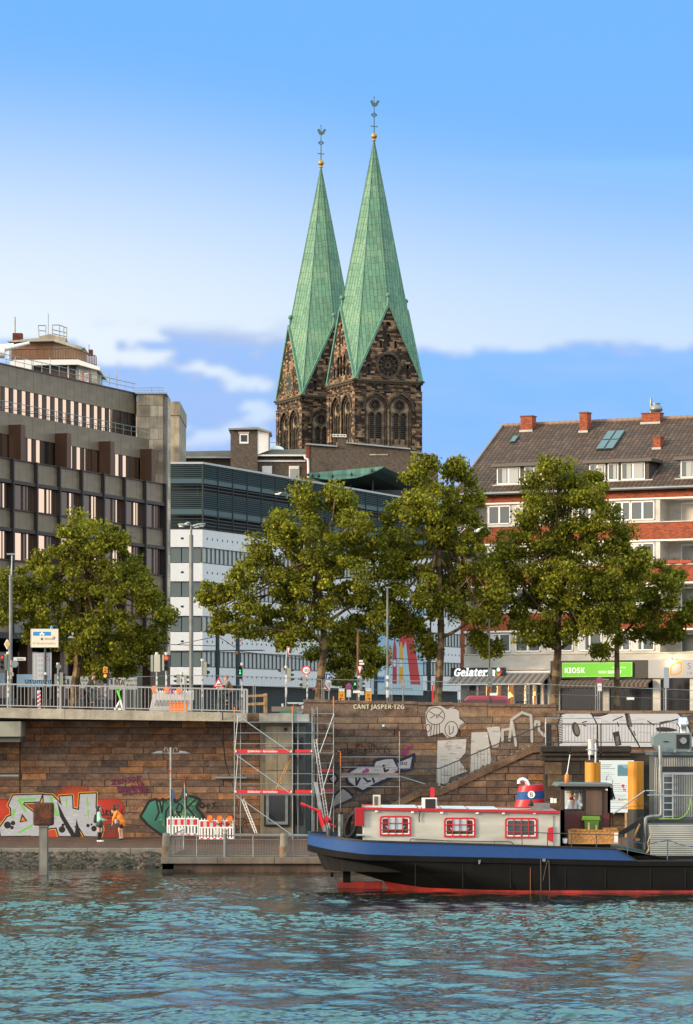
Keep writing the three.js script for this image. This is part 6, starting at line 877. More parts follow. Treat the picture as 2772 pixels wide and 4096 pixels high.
  // the rusty pile standing in the water
  const p = thing('mooring_pile', 'grey steel pile standing in the river with a rusty block on top', 'pile', V(X(173, 138), -0.5, -138)); part(p, 'post', pbox(160, 3303, 188, 3620, 138, 0.3), M([0.24, 0.24, 0.225], 0.6, { map: T.stain, metal: 0.3 })); part(p, 'flange', [pbox(156, 3303, 160, 3620, 138.04, 0.2), pbox(188, 3303, 192, 3620, 138.04, 0.2), pbox(155, 3303, 193, 3309, 137.95, 0.4)], M([0.12, 0.12, 0.115], 0.6)); part(p, 'block', [new RoundedBoxGeometry(L(80, 138), L(92, 138), 0.7, 3, 0.1).translate(X(172, 138), Y(3257, 138), -138.3)], M([0.46, 0.38, 0.34], 0.85, { map: T.rust, bump: T.grainB, bs: 0.03 }));
  // information board and dolphins behind the barge
  const ib = thing('information_board', 'tall white information board with small text fixed to the dark stone landing', 'board', P(2457, 3250, 157.4)); part(ib, 'board', pbox(2372, 3041, 2536, 3250, 157.6, 0.05), m.white); part(ib, 'post', [pbox(2500, 3250, 2508, 3400, 157.55, 0.1), pbox(2380, 3250, 2388, 3400, 157.55, 0.1)], m.rawWood);
  print(ib, 'printed_text', 2372, 3041, 2536, 3250, 157.58, 3, (g) => { g.fillStyle = '#c9d6da'; g.fillRect(2372, 3041, 164, 209); g.fillStyle = '#4c5b66'; for (let i = 0; i < 24; i++) { const y = 3058 + i * 7.6; if (i % 6 === 3) continue; for (let x = 2406; x < 2406 + 50 * (0.5 + hash2(i, 3) * 0.6) + (i > 9 ? 50 : 0); x += 3) g.fillRect(x, y, 2.2, i < 3 ? 2.6 : 1.6); } g.fillStyle = '#7fa0aa'; g.fillRect(2470, 3058, 44, 46); g.fillStyle = '#4f7684'; fill(g, '#55808e', [[2470, 3104], [2470, 3066], [2484, 3060], [2498, 3074], [2514, 3070], [2514, 3104]]); fill(g, '#b5273a', [[2484, 3143], [2492, 3136], [2500, 3143], [2492, 3150]]); stroke(g, '#b5273a', 3, [[2492, 3150], [2500, 3160]]); g.strokeStyle = '#b5273a'; g.lineWidth = 2.5; g.strokeRect(2495, 3158, 8, 7); g.fillStyle = '#b3202c'; g.fillRect(2474, 3194, 7, 7); words(g, 'JAHRE LACHM', 2483, 3201, 8, '#22282c', 'bold italic'); g.fillStyle = '#c9d27a'; g.fillRect(2486, 3209, 20, 7); words(g, 'KATE', 2488, 3236, 9, '#9d2c36'); }, { solid: true });
  for (const [i, x0, x1, yb] of [[0, 2341, 2406, 3500], [1, 2514, 2577, 3500]]) { const dd = 131.5, c = V(X((x0 + x1) / 2, dd), -0.6, -dd - 0.3), t = thing('dolphin_pile', ['yellow fluted steel pile rising behind the wheelhouse with an exhaust pipe', 'yellow fluted steel pile with a dark foot right of the wheelhouse'][i], 'pile', c), sh = (y0, y1) => { const s = new THREE.Shape(); for (let k = 0; k <= 48; k++) { const a = k / 48 * 2 * Math.PI, rr2 = 0.325 * (1 - 0.085 * Math.pow(Math.abs(Math.cos(a * 3 + 0.5)), 6)); k ? s.lineTo(rr2 * Math.cos(a), rr2 * Math.sin(a)) : s.moveTo(rr2, 0); } return new THREE.ExtrudeGeometry(s, { depth: y1 - y0, bevelEnabled: true, bevelSize: 0.01, bevelThickness: 0.01, bevelSegments: 1 }).rotateX(-Math.PI / 2).translate(c.x, y0, c.z); }; const yt = Y(3047, dd), ym = Y(3237, dd); part(t, 'yellow_shaft', sh(ym, yt), m.yellow); part(t, 'dark_foot', sh(-0.6, ym), M([0.06, 0.06, 0.06], 0.7, { map: T.stain })); }
}
function bicycle(label, at, dir, mat) { // dir: 0 wheels along x
  const t = thing('bicycle', label, 'bicycle', at, { turn: dir }), y = at.y, W = (x, n) => part(t, 'wheel', [new THREE.TorusGeometry(0.33, 0.02, 6, 28).translate(x, y + 0.35, 0)], m.rubber);
  for (const x of [-0.52, 0.52]) { const w = W(x); part(w, 'spokes', Array.from({ length: 10 }, (_, k) => bar(V(x, y + 0.35, 0), V(x + 0.33 * Math.cos(k * 0.628), y + 0.35 + 0.33 * Math.sin(k * 0.628), 0), 0.004, 3)), m.galv, { kind: 'stuff' }); }
  const a = V(-0.52, y + 0.35, 0), b = V(0, y + 0.3, 0), c = V(-0.2, y + 0.85, 0), d = V(0.36, y + 0.9, 0), e = V(0.52, y + 0.35, 0);
  part(t, 'frame', [[a, b], [a, c], [b, c], [c, d], [b, d], [d, e]].map(([p, q]) => bar(p, q, 0.018, 6)), mat); part(t, 'saddle', [rbox(0.26, 0.06, 0.14, -0.22, y + 0.93, 0, 0.025)], m.rubber); part(t, 'handlebar', [bar(V(0.36, y + 0.9, 0), V(0.34, y + 1.05, 0), 0.014, 5), bar(V(0.32, y + 1.05, -0.28), V(0.32, y + 1.05, 0.28), 0.014, 5)], m.darkSteel);
  return t;
}

// ================= the barge =================
{
  reseed(71);
  const dN = 123, B = 3.3, zc = -(dN + B), XE = X(3300, dN), lin = (pts) => (x) => { if (x <= pts[0][0]) return pts[0][1]; for (let i = 1; i < pts.length; i++) if (x <= pts[i][0]) { const [a, b] = pts[i - 1], [c, e] = pts[i]; return b + (e - b) * (x - a) / (c - a); } return pts.at(-1)[1]; };
  const outline = (xs, r, hb, n = 18) => { const o = []; for (const x of [XE, lerp(XE, xs + r, 0.5)]) o.push([x, -hb]); for (let i = 0; i <= 2 * n; i++) { const a = -Math.PI / 2 + Math.PI * i / (2 * n); o.push([xs + r - r * Math.cos(a), hb * Math.sin(a)]); } const m2 = 40; for (let i = 1; i <= m2; i++) o.push([lerp(xs + r, XE, i / m2), hb]); o.splice(0, 2); const far = []; for (let i = m2; i >= 1; i--) far.push([lerp(xs + r, XE, i / m2), -hb]); return far.concat(o); };
  const wx = (px) => X(px, dN + B), pxOf = (x) => CX + x / dN * F;      // stern positions are read on the centre line
  const strip = (A, yA, Bq, yB, out) => { const p = A.map(([x, z], i) => [V(x, Y(yA(pxOf(x)), dN), zc + z), V(Bq[i][0], Y(yB(pxOf(Bq[i][0])), dN), zc + Bq[i][1])]), q = []; for (let i = 1; i < p.length; i++) q.push([p[i - 1][1], p[i][1], p[i][0], p[i - 1][0]]); const g = quads(q); return toCreasedNormals(g, 0.6); };
  const rim = lin([[1232, 3342], [1330, 3352], [1456, 3363], [1640, 3369], [2000, 3379], [2488, 3396], [2524, 3442], [2530, 3443]]), blu = lin([[1232, 3389], [1330, 3404], [1456, 3418], [1650, 3424], [2000, 3431], [2530, 3443.5]]), fen = lin([[1232, 3415], [1330, 3430], [1456, 3441], [2000, 3452], [2530, 3464]]);
  const t = thing('barge', 'moored barge with black hull, blue bulwark and white red-trimmed cabin', 'boat', V(X(2000, dN), -0.6, zc));
  const blue = M([0.022, 0.072, 0.225], 0.6, { phys: true, specularIntensity: 0.4, map: T.grain }), hullB = M([0.006, 0.006, 0.0065], 0.75, { phys: true, specularIntensity: 0.35, map: T.stain }), counterM = M([0.018, 0.019, 0.021], 0.7, { phys: true, specularIntensity: 0.4, map: T.stain }), antif = M([0.42, 0.028, 0.020], 0.6, { map: T.stain }), cream = M([0.52, 0.51, 0.45], 0.5, { map: T.metal }), redP = M([0.48, 0.012, 0.022], 0.4);
  const c = (k) => () => k, o0 = outline(wx(1231), 3.0, B), oIn = outline(wx(1231) + 0.1, 2.9, B - 0.1), oF = outline(wx(1230), 3.0, B + 0.03), o2 = outline(wx(1262), 3.4, B - 0.04);
  part(t, 'bulwark', [strip(o0, rim, o0, blu), strip(oIn, rim, oIn, blu)], blue, { label: 'blue bulwark band' });
  part(t, 'gunwale', [strip(outline(wx(1228), 3.0, B + 0.04), (x) => rim(x) - 3, outline(wx(1228), 3.0, B + 0.04), (x) => rim(x) + 3), strip(outline(wx(1228), 3, B + 0.04), (x) => rim(x) - 3, outline(wx(1240), 2.85, B - 0.12), (x) => rim(x) - 3)], m.black);
  part(t, 'fender_band', [strip(oF, blu, oF, fen), strip(oF, fen, o2, (x) => fen(x) + 1.5), strip(oF, blu, o0, (x) => blu(x) - 0.6)], hullB);
  const h1 = o2, h2 = outline(wx(1395), 5.0, B - 0.06), h3 = outline(wx(1530), 6.5, B - 0.08), h4 = outline(wx(1590), 7.5, B - 0.1);
  part(t, 'hull', [strip(h1, (x) => fen(x) + 1.5, h2, c(3496)), strip(h2, c(3496), h3, lin([[1530, 3538], [1700, 3557], [2000, 3562]]))], hullB);
  part(t, 'boot_topping', [strip(h3, lin([[1530, 3538], [1700, 3557], [2000, 3562]]), h4, c(3640))], antif, { label: 'red waterline paint' });
  part(t, 'counter', [strip(outline(wx(1266), 3.2, B - 0.35), c(3424), outline(wx(1294), 3.0, B - 0.6), c(3492))], counterM);
  part(t, 'rudder', [box(L(180, 126), L(80, 126), 0.16, X(1440, 126.3), Y(3565, 126.3), zc)], antif); part(t, 'rudder_stock', [pbox(1372, 3480, 1402, 3530, 126.2, 0.2), pbox(1322, 3490, 1334, 3508, 126.2, 0.2)], hullB);
  const deckY = lin([[1232, 3372], [1456, 3381], [2000, 3389], [2490, 3398], [2700, 3440]]);
  { const dk = outline(wx(1240), 2.85, B - 0.1), q = []; const half = Math.floor(dk.length / 2); for (let i = 1; i < half; i++) { const a = dk[i - 1], b = dk[i], e = dk[dk.length - i], f = dk[dk.length - 1 - i], yv = (p) => Y(deckY(pxOf(p[0])), dN); q.push([V(e[0], yv(e), zc + e[1]), V(f[0], yv(f), zc + f[1]), V(b[0], yv(b), zc + b[1]), V(a[0], yv(a), zc + a[1])]); } part(t, 'deck', quads(q), M([0.07, 0.075, 0.075], 0.7, { map: T.stain })); }
  part(t, 'rub_plate', [pbox(1914, 3440, 1918, 3456, dN - 0.05, 0.05)], m.galv); part(t, 'hull_fitting', [pslab([[1912, 3441], [1924, 3440], [1919, 3456]], dN - 0.06, 0.05), pbox(2170, 3435, 2182, 3446, dN - 0.06, 0.06)], m.galv); part(t, 'hanging_rope', [pbar(2163, 3436, 2164, 3566, dN - 0.06, 0.02), pbar(2196, 3440, 2199, 3566, dN - 0.06, 0.02), pbar(2190, 3440, 2172, 3522, dN - 0.06, 0.015)], M([0.07, 0.06, 0.05], 0.9)); part(t, 'plate_seam', [1660, 1850, 2040, 2260, 2420, 2600, 2740].map((x) => pbox(x, fen(x) + 4, x + 2, 3552, dN + 0.035, 0.03)), M([0.011, 0.0105, 0.01], 0.8), { kind: 'stuff' }); part(t, 'rust_streak', [pbox(2120, 3470, 2123, 3574, dN + 0.038, 0.03)], M([0.22, 0.07, 0.02], 0.9));
  // cabin
  const d = 124, cab = part(t, 'cabin', [pslab([[1455, 3236], [2238, 3250], [2238, 3402], [1455, 3384]], d, 4.5, 0.03)], cream, { label: 'cream white cabin with red roof edge' });
  part(cab, 'roof_edge', [beam(P(1452, 3234, d - 0.05), P(2240, 3248, d - 0.05), 0.1, 0.12), beam(P(1452, 3235, d - 0.05), P(1452, 3235, d + 4.5).setY(Y(3234, d)), 0.09, 0.1), beam(P(1448, 3234, d).setZ(-d - 4.5), P(2240, 3248, d).setZ(-d - 4.5), 0.1, 0.1)], redP);
  part(cab, 'roof', [(() => { const a = P(1455, 3235.5, d), b = P(2238, 3249, d); return quads([[a, b, V(b.x, b.y, -d - 4.5), V(a.x, a.y, -d - 4.5)]]).translate(0, 0.02, 0); })()], M([0.12, 0.125, 0.13], 0.6));
  for (const [p, q] of [[1528, 1668], [1676, 1760], [1770, 1868], [1876, 1992]]) { const k = (x) => lerp(3234, 3248, (x - 1452) / 788); const a = P(p, k(p), d), b = P(q, k(q), d); part(cab, 'roof_panel', [span(a.x, b.x, a.y + 0.03, a.y + 0.06, -d - 0.5, -d - 3.9)], M([0.62, 0.68, 0.72], 0.35)); }
  const rr4 = (x0, y0, x1, y1, r) => { const s = new THREE.Shape(), X0 = X(x0, d), X1 = X(x1, d), Y0 = Y(y1, d), Y1 = Y(y0, d); s.moveTo(X0, Y0); s.lineTo(X1, Y0); s.lineTo(X1, Y1 - r); s.quadraticCurveTo(X1, Y1, X1 - r, Y1); s.lineTo(X0 + r, Y1); s.quadraticCurveTo(X0, Y1, X0, Y1 - r); s.closePath(); return s; };
  for (const [i, x0, y0, x1, y1] of [[0, 1519, 3263, 1644, 3343], [1, 1776, 3270, 1902, 3348], [2, 2020, 3271, 2149, 3352]]) {
    const f = rr4(x0, y0, x1, y1, 0.14), ho = rr4(x0 + 7, y0 + 7, x1 - 7, y1 - 7, 0.09); f.holes.push(new THREE.Path(ho.getPoints(6))); const w = part(cab, 'window', [slab(f, 0.06).translate(0, 0, -d + 0.0)], redP);
    const g = rr4(x0 + 7, y0 + 7, x1 - 7, y1 - 7, 0.09), hi = rr4(x0 + 11, y0 + 11, x1 - 11, y1 - 11, 0.07); g.holes.push(new THREE.Path(hi.getPoints(6))); part(w, 'inner_frame', [slab(g, 0.04).translate(0, 0, -d)], m.whitePlain);
    part(w, 'pane', [slab(rr4(x0 + 6, y0 + 6, x1 - 6, y1 - 6, 0.08), 0.02).translate(0, 0, -d + 0.005)], i < 2 ? m.glassDark : M([0.05, 0.06, 0.06], 0.15, { phys: true }));
    if (i < 2) { const m2 = M([0.36, 0.52, 0.56], 0.3); part(w, 'blind', [pbox(x0 + 33, y0 + 11, x0 + 61, y0 + 54, d - 0.03, 0.01), pbox(x0 + 64, y0 + 11, x1 - 33, y0 + 54, d - 0.03, 0.01), pslab([[x0 + 22, y0 + 38], [x0 + 33, y0 + 44], [x0 + 33, y0 + 52]], d - 0.03, 0.005), pslab([[x1 - 22, y0 + 38], [x1 - 33, y0 + 52], [x1 - 33, y0 + 44]], d - 0.03, 0.005)], m2); part(w, 'curtain', [pslab([[x0 + 12, y0 + 10], [x0 + 33, y0 + 10], [x0 + 24, y0 + 40], [x0 + 12, y0 + 60]], d - 0.034, 0.004), pslab([[x1 - 12, y0 + 10], [x1 - 12, y0 + 60], [x1 - 24, y0 + 40], [x1 - 33, y0 + 10]], d - 0.034, 0.004)], M([0.12, 0.01, 0.012], 0.8)); part(w, 'window_plants', [pbox(x0 + 14, y1 - 22, x1 - 14, y1 - 12, d - 0.036, 0.004)], M([0.03, 0.05, 0.02], 0.9)); }
    for (const k of [0.27, 0.5, 0.73]) part(w, 'glazing_bar', pbox(lerp(x0, x1, k) - 1.6, y0 + 4, lerp(x0, x1, k) + 1.6, y1 - 4, d - 0.07, 0.03), redP); for (const k of [0.37, 0.7]) part(w, 'glazing_bar', pbox(x0 + 4, lerp(y0, y1, k) - 1.6, x1 - 4, lerp(y0, y1, k) + 1.6, d - 0.068, 0.03), redP);
  }
  for (const [x, y] of [[1506, 3245], [1650, 3249], [1767, 3251], [1909, 3252], [2014, 3253], [2138, 3253]]) part(cab, 'deck_light', rbox(0.12, 0.08, 0.08, X(x, d), Y(y, d), -d + 0.04, 0.015), m.whitePlain);
  part(cab, 'door', [pbox(2154, 3262, 2212, 3392, d - 0.04, 0.05)], cream); part(cab, 'life_saver_box', [pslab([[2192, 3312], [2213, 3307], [2213, 3369], [2192, 3361]], d - 0.07, 0.04)], redP); part(cab, 'cable', [pipe([P(1687, 3228, d - 0.1), P(1680, 3250, d - 0.06), P(1676, 3270, d - 0.06), P(1678, 3288, d - 0.06)], 0.02, 5, 12)], m.black);
  part(t, 'grab_rail', [pipe([P(1640, 3370, d - 0.1), P(1642, 3356, d - 0.1), P(1660, 3356, d - 0.1), P(1800, 3363, d - 0.1), P(1980, 3366, d - 0.1), P(2040, 3366, d - 0.1), P(2060, 3384, d - 0.1)], 0.018, 6, 60), pbar(1799, 3363, 1799, 3376, d - 0.1, 0.014), pbar(1977, 3366, 1977, 3380, d - 0.1, 0.014)], m.darkSteel);
  const g1 = 123.2; part(t, 'side_rail', [pbar(2088, 3329, 2490, 3341, g1, 0.02), ...[2088, 2190, 2286, 2386, 2486].map((x) => pbar(x, lin([[2088, 3329], [2490, 3341]])(x), x, rim(x), g1, 0.02))], m.darkSteel);
  // bow gear, all fixed to the boat
  const cr = part(t, 'bow_crane', [pbar(1202, 3214, 1224, 3224, 126, 0.07, 8), pbar(1208, 3216, 1284, 3247, 126, 0.05, 8), pbar(1276, 3238, 1296, 3300, 126, 0.06, 8), pslab([[1268, 3246], [1284, 3238], [1292, 3312], [1286, 3314]], 126, 0.08)], redP); part(cr, 'winch', [bar(P(1296, 3282, 126.2), P(1326, 3280, 126.2), 0.1, 12), pbar(1322, 3296, 1344, 3308, 125.9, 0.025, 6), pbox(1298, 3265, 1312, 3294, 126, 0.2)], redP); part(t, 'crane_base', [pbar(1317, 3315, 1317, 3378, 126, 0.13, 14)], m.darkSteel);
  part(t, 'life_raft_box', [pbox(1420, 3232, 1457, 3304, d - 0.1, 0.5), ...Array.from({ length: 7 }, (_, k) => pbox(1421 + k * 5, 3231, 1424 + k * 5, 3303, d - 0.13, 0.05))], redP);
  part(t, 'rope_coil', Array.from({ length: 6 }, (_, k) => new THREE.TorusGeometry(0.34 + k * 0.02, 0.05, 6, 24).scale(0.55, 1.35, 1).rotateZ(-0.3).rotateY(0.2 * k).translate(X(1402 + k * 2, 125.5), Y(3302, 125.5), -125.5 - k * 0.1)), m.rubber); part(t, 'vent_post', [pbar(1362, 3254, 1362, 3360, 126.5, 0.1, 12)], m.galv); part(t, 'vent_cap', [pbar(1362, 3246, 1362, 3256, 126.5, 0.12, 12)], m.black); part(t, 'fairlead', [pbar(1426, 3341, 1458, 3341, d - 0.1, 0.05, 10)], m.steel); part(t, 'bow_clutter', Array.from({ length: 14 }, (_, k) => rbox(rr(0.1, 0.3), rr(0.1, 0.35), 0.3, X(rr(1330, 1450), 126), Y(3368 - rr(0, 14), 126), -126 + rr(-0.5, 0.5), 0.03)), m.rubber, { kind: 'stuff' });
  const ac = part(t, 'air_conditioner', [pbox(1492, 3180, 1522, 3228, d + 0.6, 0.4)], M([0.62, 0.58, 0.50], 0.5)); part(ac, 'grille_slat', Array.from({ length: 8 }, (_, k) => pbox(1496, 3186 + k * 4.6, 1512, 3188.4 + k * 4.6, d + 0.56, 0.05)), M([0.05, 0.04, 0.035], 0.7), { kind: 'stuff' });
  const sp = part(t, 'roof_hatch_box', [pbox(1688, 3192, 1748, 3237, d + 0.2, 0.5)], m.whitePlain); part(sp, 'screen', [pbox(1701, 3196, 1742, 3234, d + 0.16, 0.05)], m.black); part(t, 'red_post', [pbox(1721, 3150, 1738, 3196, d + 0.8, 0.12)], redP);
  // funnel
  const fz = 126.3, fx = X(2121, fz), fr = (y0, y1, x0a, x1a, x0b, x1b) => { const g = new THREE.CylinderGeometry(1, 1, 1, 28, 1), p = g.attributes.position; for (let i = 0; i < p.count; i++) { const up = p.getY(i) > 0, a = X(up ? x0a : x0b, fz), b = X(up ? x1a : x1b, fz), x = (a + b) / 2 + p.getX(i) * (b - a) / 2, til = up ? (y0 < 3150 ? -4 : -3) : (y1 > 3210 ? 0 : -3); p.setXYZ(i, x, Y((up ? y0 : y1) + til * p.getX(i), fz), -fz - 0.4 + p.getZ(i) * 0.45); } g.computeVertexNormals(); return g; };
  const fn = part(t, 'funnel', [fr(3198, 3228, 2066, 2181, 2059, 2184)], redP); part(fn, 'funnel_band', [fr(3165, 3198, 2072, 2178, 2066, 2181)], blue); part(fn, 'funnel_top', [fr(3141, 3165, 2078, 2176, 2072, 2178)], redP); part(fn, 'emblem', [new THREE.CylinderGeometry(L(14.5, fz), L(14.5, fz), 0.03, 24).rotateX(Math.PI / 2).translate(X(2125, fz), Y(3178, fz), -fz + 0.075)], m.whitePlain); print(fn, 'emblem_letter', 2108, 3162, 2142, 3194, fz - 0.10, 5, (g) => words(g, 'B', 2125, 3187, 24, '#15191c', '', 'center')); part(fn, 'exhaust_elbow', [pipe([P(2112, 3142, fz + 0.4), P(2104, 3126, fz + 0.4), P(2090, 3118, fz + 0.4), P(2078, 3124, fz + 0.4), P(2076, 3134, fz + 0.4)], 0.1, 12, 24)], m.chrome);
  part(t, 'mast_lamp', [lathe([[0, 0], [0.1, 0], [0.1, 0.12], [0.06, 0.18], [0.03, 0.24], [0, 0.24]], 12).translate(X(2126, d), Y(3226, d), -d - 0.5)], m.black); part(t, 'lamp_board', [pbox(2124, 3212, 2200, 3236, d + 0.8, 0.1)], m.pole); part(t, 'lamp_pair', [pbox(2203, 3192, 2212, 3212, d + 1.6, 0.2), pbox(2214, 3194, 2226, 3212, d + 1.6, 0.2)], m.whitePlain);
  // wheelhouse with an open front window
  const w = 125.4, wb = M([0.075, 0.042, 0.030], 0.6, { map: T.stain }), wh = part(t, 'wheelhouse', [pbox(2243, 3240, 2258, 3400, w, 2.4), pbox(2243, 3146, 2258, 3158, w, 2.4), pbox(2243, 3146, 2258, 3400, w, 0.2), pbox(2243, 3146, 2258, 3400, w + 2.2, 0.2), pbox(2333, 3146, 2442, 3400, w, 0.12), pbox(2258, 3146, 2333, 3161, w, 0.12), pbox(2258, 3238, 2333, 3400, w, 0.12), pbox(2430, 3146, 2442, 3400, w, 2.4), pbox(2258, 3240, 2430, 3400, w + 2.2, 0.2)], wb, { label: 'dark brown wheelhouse with a man at its window' });
  part(wh, 'roof', [pslab([[2230, 3144], [2452, 3146], [2448, 3137], [2238, 3135]], w - 0.3, 3.2, 0.02)], M([0.10, 0.12, 0.125], 0.6)); part(wh, 'pale_rear_panel', [pbox(2258, 3150, 2430, 3240, w + 1.15, 0.05)], M([0.82, 0.86, 0.87], 0.6)); part(wh, 'rear_window_bar', [pbox(2262, 3168, 2336, 3170, w + 1.1, 0.03), pbox(2300, 3168, 2303, 3240, w + 1.1, 0.03), pbox(2320, 3168, 2323, 3240, w + 1.1, 0.03)], M([0.35, 0.38, 0.39], 0.5)); part(wh, 'floor', [span(X(2245, w), X(2440, w), 1.6, 2.03, -w - 0.15, -w - 2.2)], m.wood); part(wh, 'door_panel', [pbox(2344, 3162, 2408, 3262, w - 0.05, 0.06)], M([0.13, 0.08, 0.06], 0.6, { map: T.stain })); part(wh, 'lower_panel', [pbox(2260, 3252, 2340, 3400, w - 0.03, 0.04), pbox(2412, 3252, 2438, 3400, w - 0.03, 0.04)], M([0.11, 0.014, 0.016], 0.6, { map: T.stain })); part(wh, 'window_frame', [pbox(2256, 3158, 2335, 3162, w - 0.04, 0.06), pbox(2256, 3236, 2335, 3240, w - 0.04, 0.06), pbox(2255, 3158, 2259, 3240, w - 0.04, 0.06), pbox(2331, 3158, 2335, 3240, w - 0.04, 0.06)], m.black);  // opaque pale panel set forward inside, its colour imitates daylight in the rear windows
  part(wh, 'horn', [new THREE.ConeGeometry(0.06, 0.1, 10).rotateZ(1.57).translate(X(2424, w), Y(3158, w), -w + 0.1)], m.whitePlain); part(wh, 'side_boards', [pbox(2441, 3150, 2452, 3200, w + 0.2, 0.1), pslab([[2444, 3160], [2452, 3160], [2462, 3196], [2456, 3200]], w + 0.1, 0.05)], m.rubber); part(wh, 'aerial', [pbar(2266, 3108, 2280, 3018, w + 1, 0.02), pbar(2268, 3134, 2268, 3090, w + 1, 0.03)], m.whitePlain); part(wh, 'beacon', [lathe([[0, 0], [0.09, 0], [0.09, 0.2], [0.07, 0.36], [0, 0.38]], 12).translate(X(2274, w), Y(3134, w), -w - 1)], M([0.55, 0.2, 0.05], 0.5)); part(wh, 'satellite_dish', [new THREE.SphereGeometry(0.2, 14, 6, 0, 6.3, 0, 0.8).rotateZ(1.2).translate(X(2452, w), Y(3118, w), -w - 1), pbar(2446, 3138, 2452, 3122, w + 1, 0.02)], m.galv);
  part(t, 'gangway_rail', [pipe([P(2452, 3256, 124.4), P(2574, 3167, 124.4), P(2584, 3163, 124.4), P(2622, 3164, 124.4)], 0.03, 8, 40), pbar(2590, 3181, 2990, 3184, 124.6, 0.03, 8)], m.steel); part(t, 'gangway_wires', [[2460, 3300, 2600, 3260], [2500, 3230, 2620, 3215], [2540, 3200, 2560, 3230], [2610, 3185, 2610, 3300], [2616, 3185, 2616, 3300]].map((a) => pbar(...a, 124.5, 0.008, 4)), m.darkSteel); part(t, 'gangway_beam', [pslab([[2478, 3328], [2576, 3264], [2576, 3290], [2478, 3350]], 126, 0.1)], m.black); part(t, 'blue_rail', [pbar(2510, 3360, 2510, 3440, 123.1, 0.02), pbar(2670, 3361, 2670, 3442, 123.1, 0.025), pipe([P(2510, 3361, 123.1), P(2590, 3376, 123.1), P(2670, 3361, 123.1), P(2720, 3378, 123.1), P(2780, 3388, 123.1), P(2850, 3361, 123.1)], 0.014, 5, 40)], M([0.02, 0.08, 0.2], 0.5));
  // deck shed, pipes, ventilation unit
  const s0 = 126.4, corr = M([0.40, 0.405, 0.38], 0.45, { metal: 0.4, map: T.metal }), sh = part(t, 'deck_shed', [pbox(2626, 3012, 2990, 3278, s0, 3), pbox(2612, 3008, 2990, 3022, s0 - 0.15, 3.2)], M([0.07, 0.09, 0.10], 0.5), { label: 'grey corrugated metal shed with a ladder and ventilation unit' });
  const ribs = (x0, x1, y0, y1, step) => { const g = []; for (let x = x0; x < x1; x += step) g.push(new THREE.CylinderGeometry(L(step * 0.32, s0), L(step * 0.32, s0), L(y1 - y0, s0), 6, 1).translate(X(x, s0), Y((y0 + y1) / 2, s0), -s0 + 0.01)); return g; };
  part(sh, 'corrugated_sheet', ribs(2622, 2990, 3030, 3066, 7), corr, { kind: 'stuff' }); part(sh, 'corrugated_sheet', ribs(2696, 2990, 3098, 3268, 7), corr, { kind: 'stuff' }); part(sh, 'corrugated_sheet', ribs(2620, 2650, 3068, 3268, 7), corr, { kind: 'stuff' }); part(sh, 'dark_band', [pbox(2650, 3067, 2990, 3086, s0 - 0.03, 0.05)], m.black); part(sh, 'steel_rail', [pbox(2650, 3090, 2990, 3099, s0 - 0.05, 0.05)], m.steel); part(sh, 'base_sheet', [pbox(2590, 3278, 2990, 3300, s0 - 0.2, 3)], m.darkSteel);
  const ld = part(sh, 'ladder', [pbox(2651, 3093, 2656, 3275, s0 - 0.16, 0.05), pbox(2688, 3093, 2693, 3275, s0 - 0.16, 0.05), pbox(2636, 3274, 2712, 3279, s0 - 0.2, 0.1)], m.steel); for (let y = 3102; y < 3270; y += 27) part(ld, 'rung', pbox(2653, y, 2690, y + 4, s0 - 0.15, 0.04), m.steel);
  part(sh, 'drain_pipe', [pipe([P(2640, 2982, 126), P(2642, 3060, 126), P(2645, 3240, 126), P(2640, 3262, 126), P(2600, 3266, 126), P(2583, 3274, 126), P(2582, 3300, 126), P(2584, 3370, 126)], 0.075, 10, 60)], m.galv); part(sh, 'hose', [pipe([P(2766, 3185, 126), P(2758, 3230, 126), P(2740, 3262, 126), P(2710, 3276, 126), P(2640, 3272, 126), P(2600, 3272, 126), P(2586, 3282, 126)], 0.025, 6, 40)], M([0.16, 0.36, 0.05], 0.5)); part(sh, 'cable', [pipe([P(2598, 3300, 124.8), P(2602, 3340, 124.8), P(2592, 3370, 124.8), P(2596, 3400, 124.8), P(2586, 3412, 124.8)], 0.03, 6, 30), pipe([P(2604, 3300, 124.8), P(2608, 3350, 124.8), P(2600, 3380, 124.8), P(2590, 3404, 124.8)], 0.02, 6, 30)], M([0.45, 0.33, 0.2], 0.7));
  const vu = part(sh, 'ventilation_unit', [pslab([[2636, 2932], [2766, 2932], [2766, 3004], [2636, 3004], [2614, 2980], [2614, 2948]], s0 - 0.2, 0.9, 0.01)], M([0.15, 0.20, 0.21], 0.5)); part(vu, 'fan_opening', [pbox(2706, 2938, 2758, 2994, s0 - 0.24, 0.05)], m.black); part(vu, 'fan', [new THREE.CylinderGeometry(0.13, 0.13, 0.1, 16).rotateX(1.57).translate(X(2731, s0), Y(2962, s0), -s0 + 0.27), pbox(2716, 2958, 2746, 2961, s0 - 0.28, 0.02)], m.galv); part(vu, 'handle', [pbox(2655, 2964, 2672, 2968, s0 - 0.25, 0.03)], m.black); part(vu, 'feet', [pbox(2694, 3000, 2704, 3010, s0 - 0.25, 0.1), pbox(2750, 3000, 2762, 3008, s0 - 0.25, 0.1)], m.galv); part(vu, 'chimney_cowl', [lathe([[0.15, 0], [0.14, 0.22], [0.24, 0.34], [0.17, 0.62], [0, 0.62]], 18).translate(X(2733, s0), Y(2932, s0), -s0 - 0.2)], m.chrome);
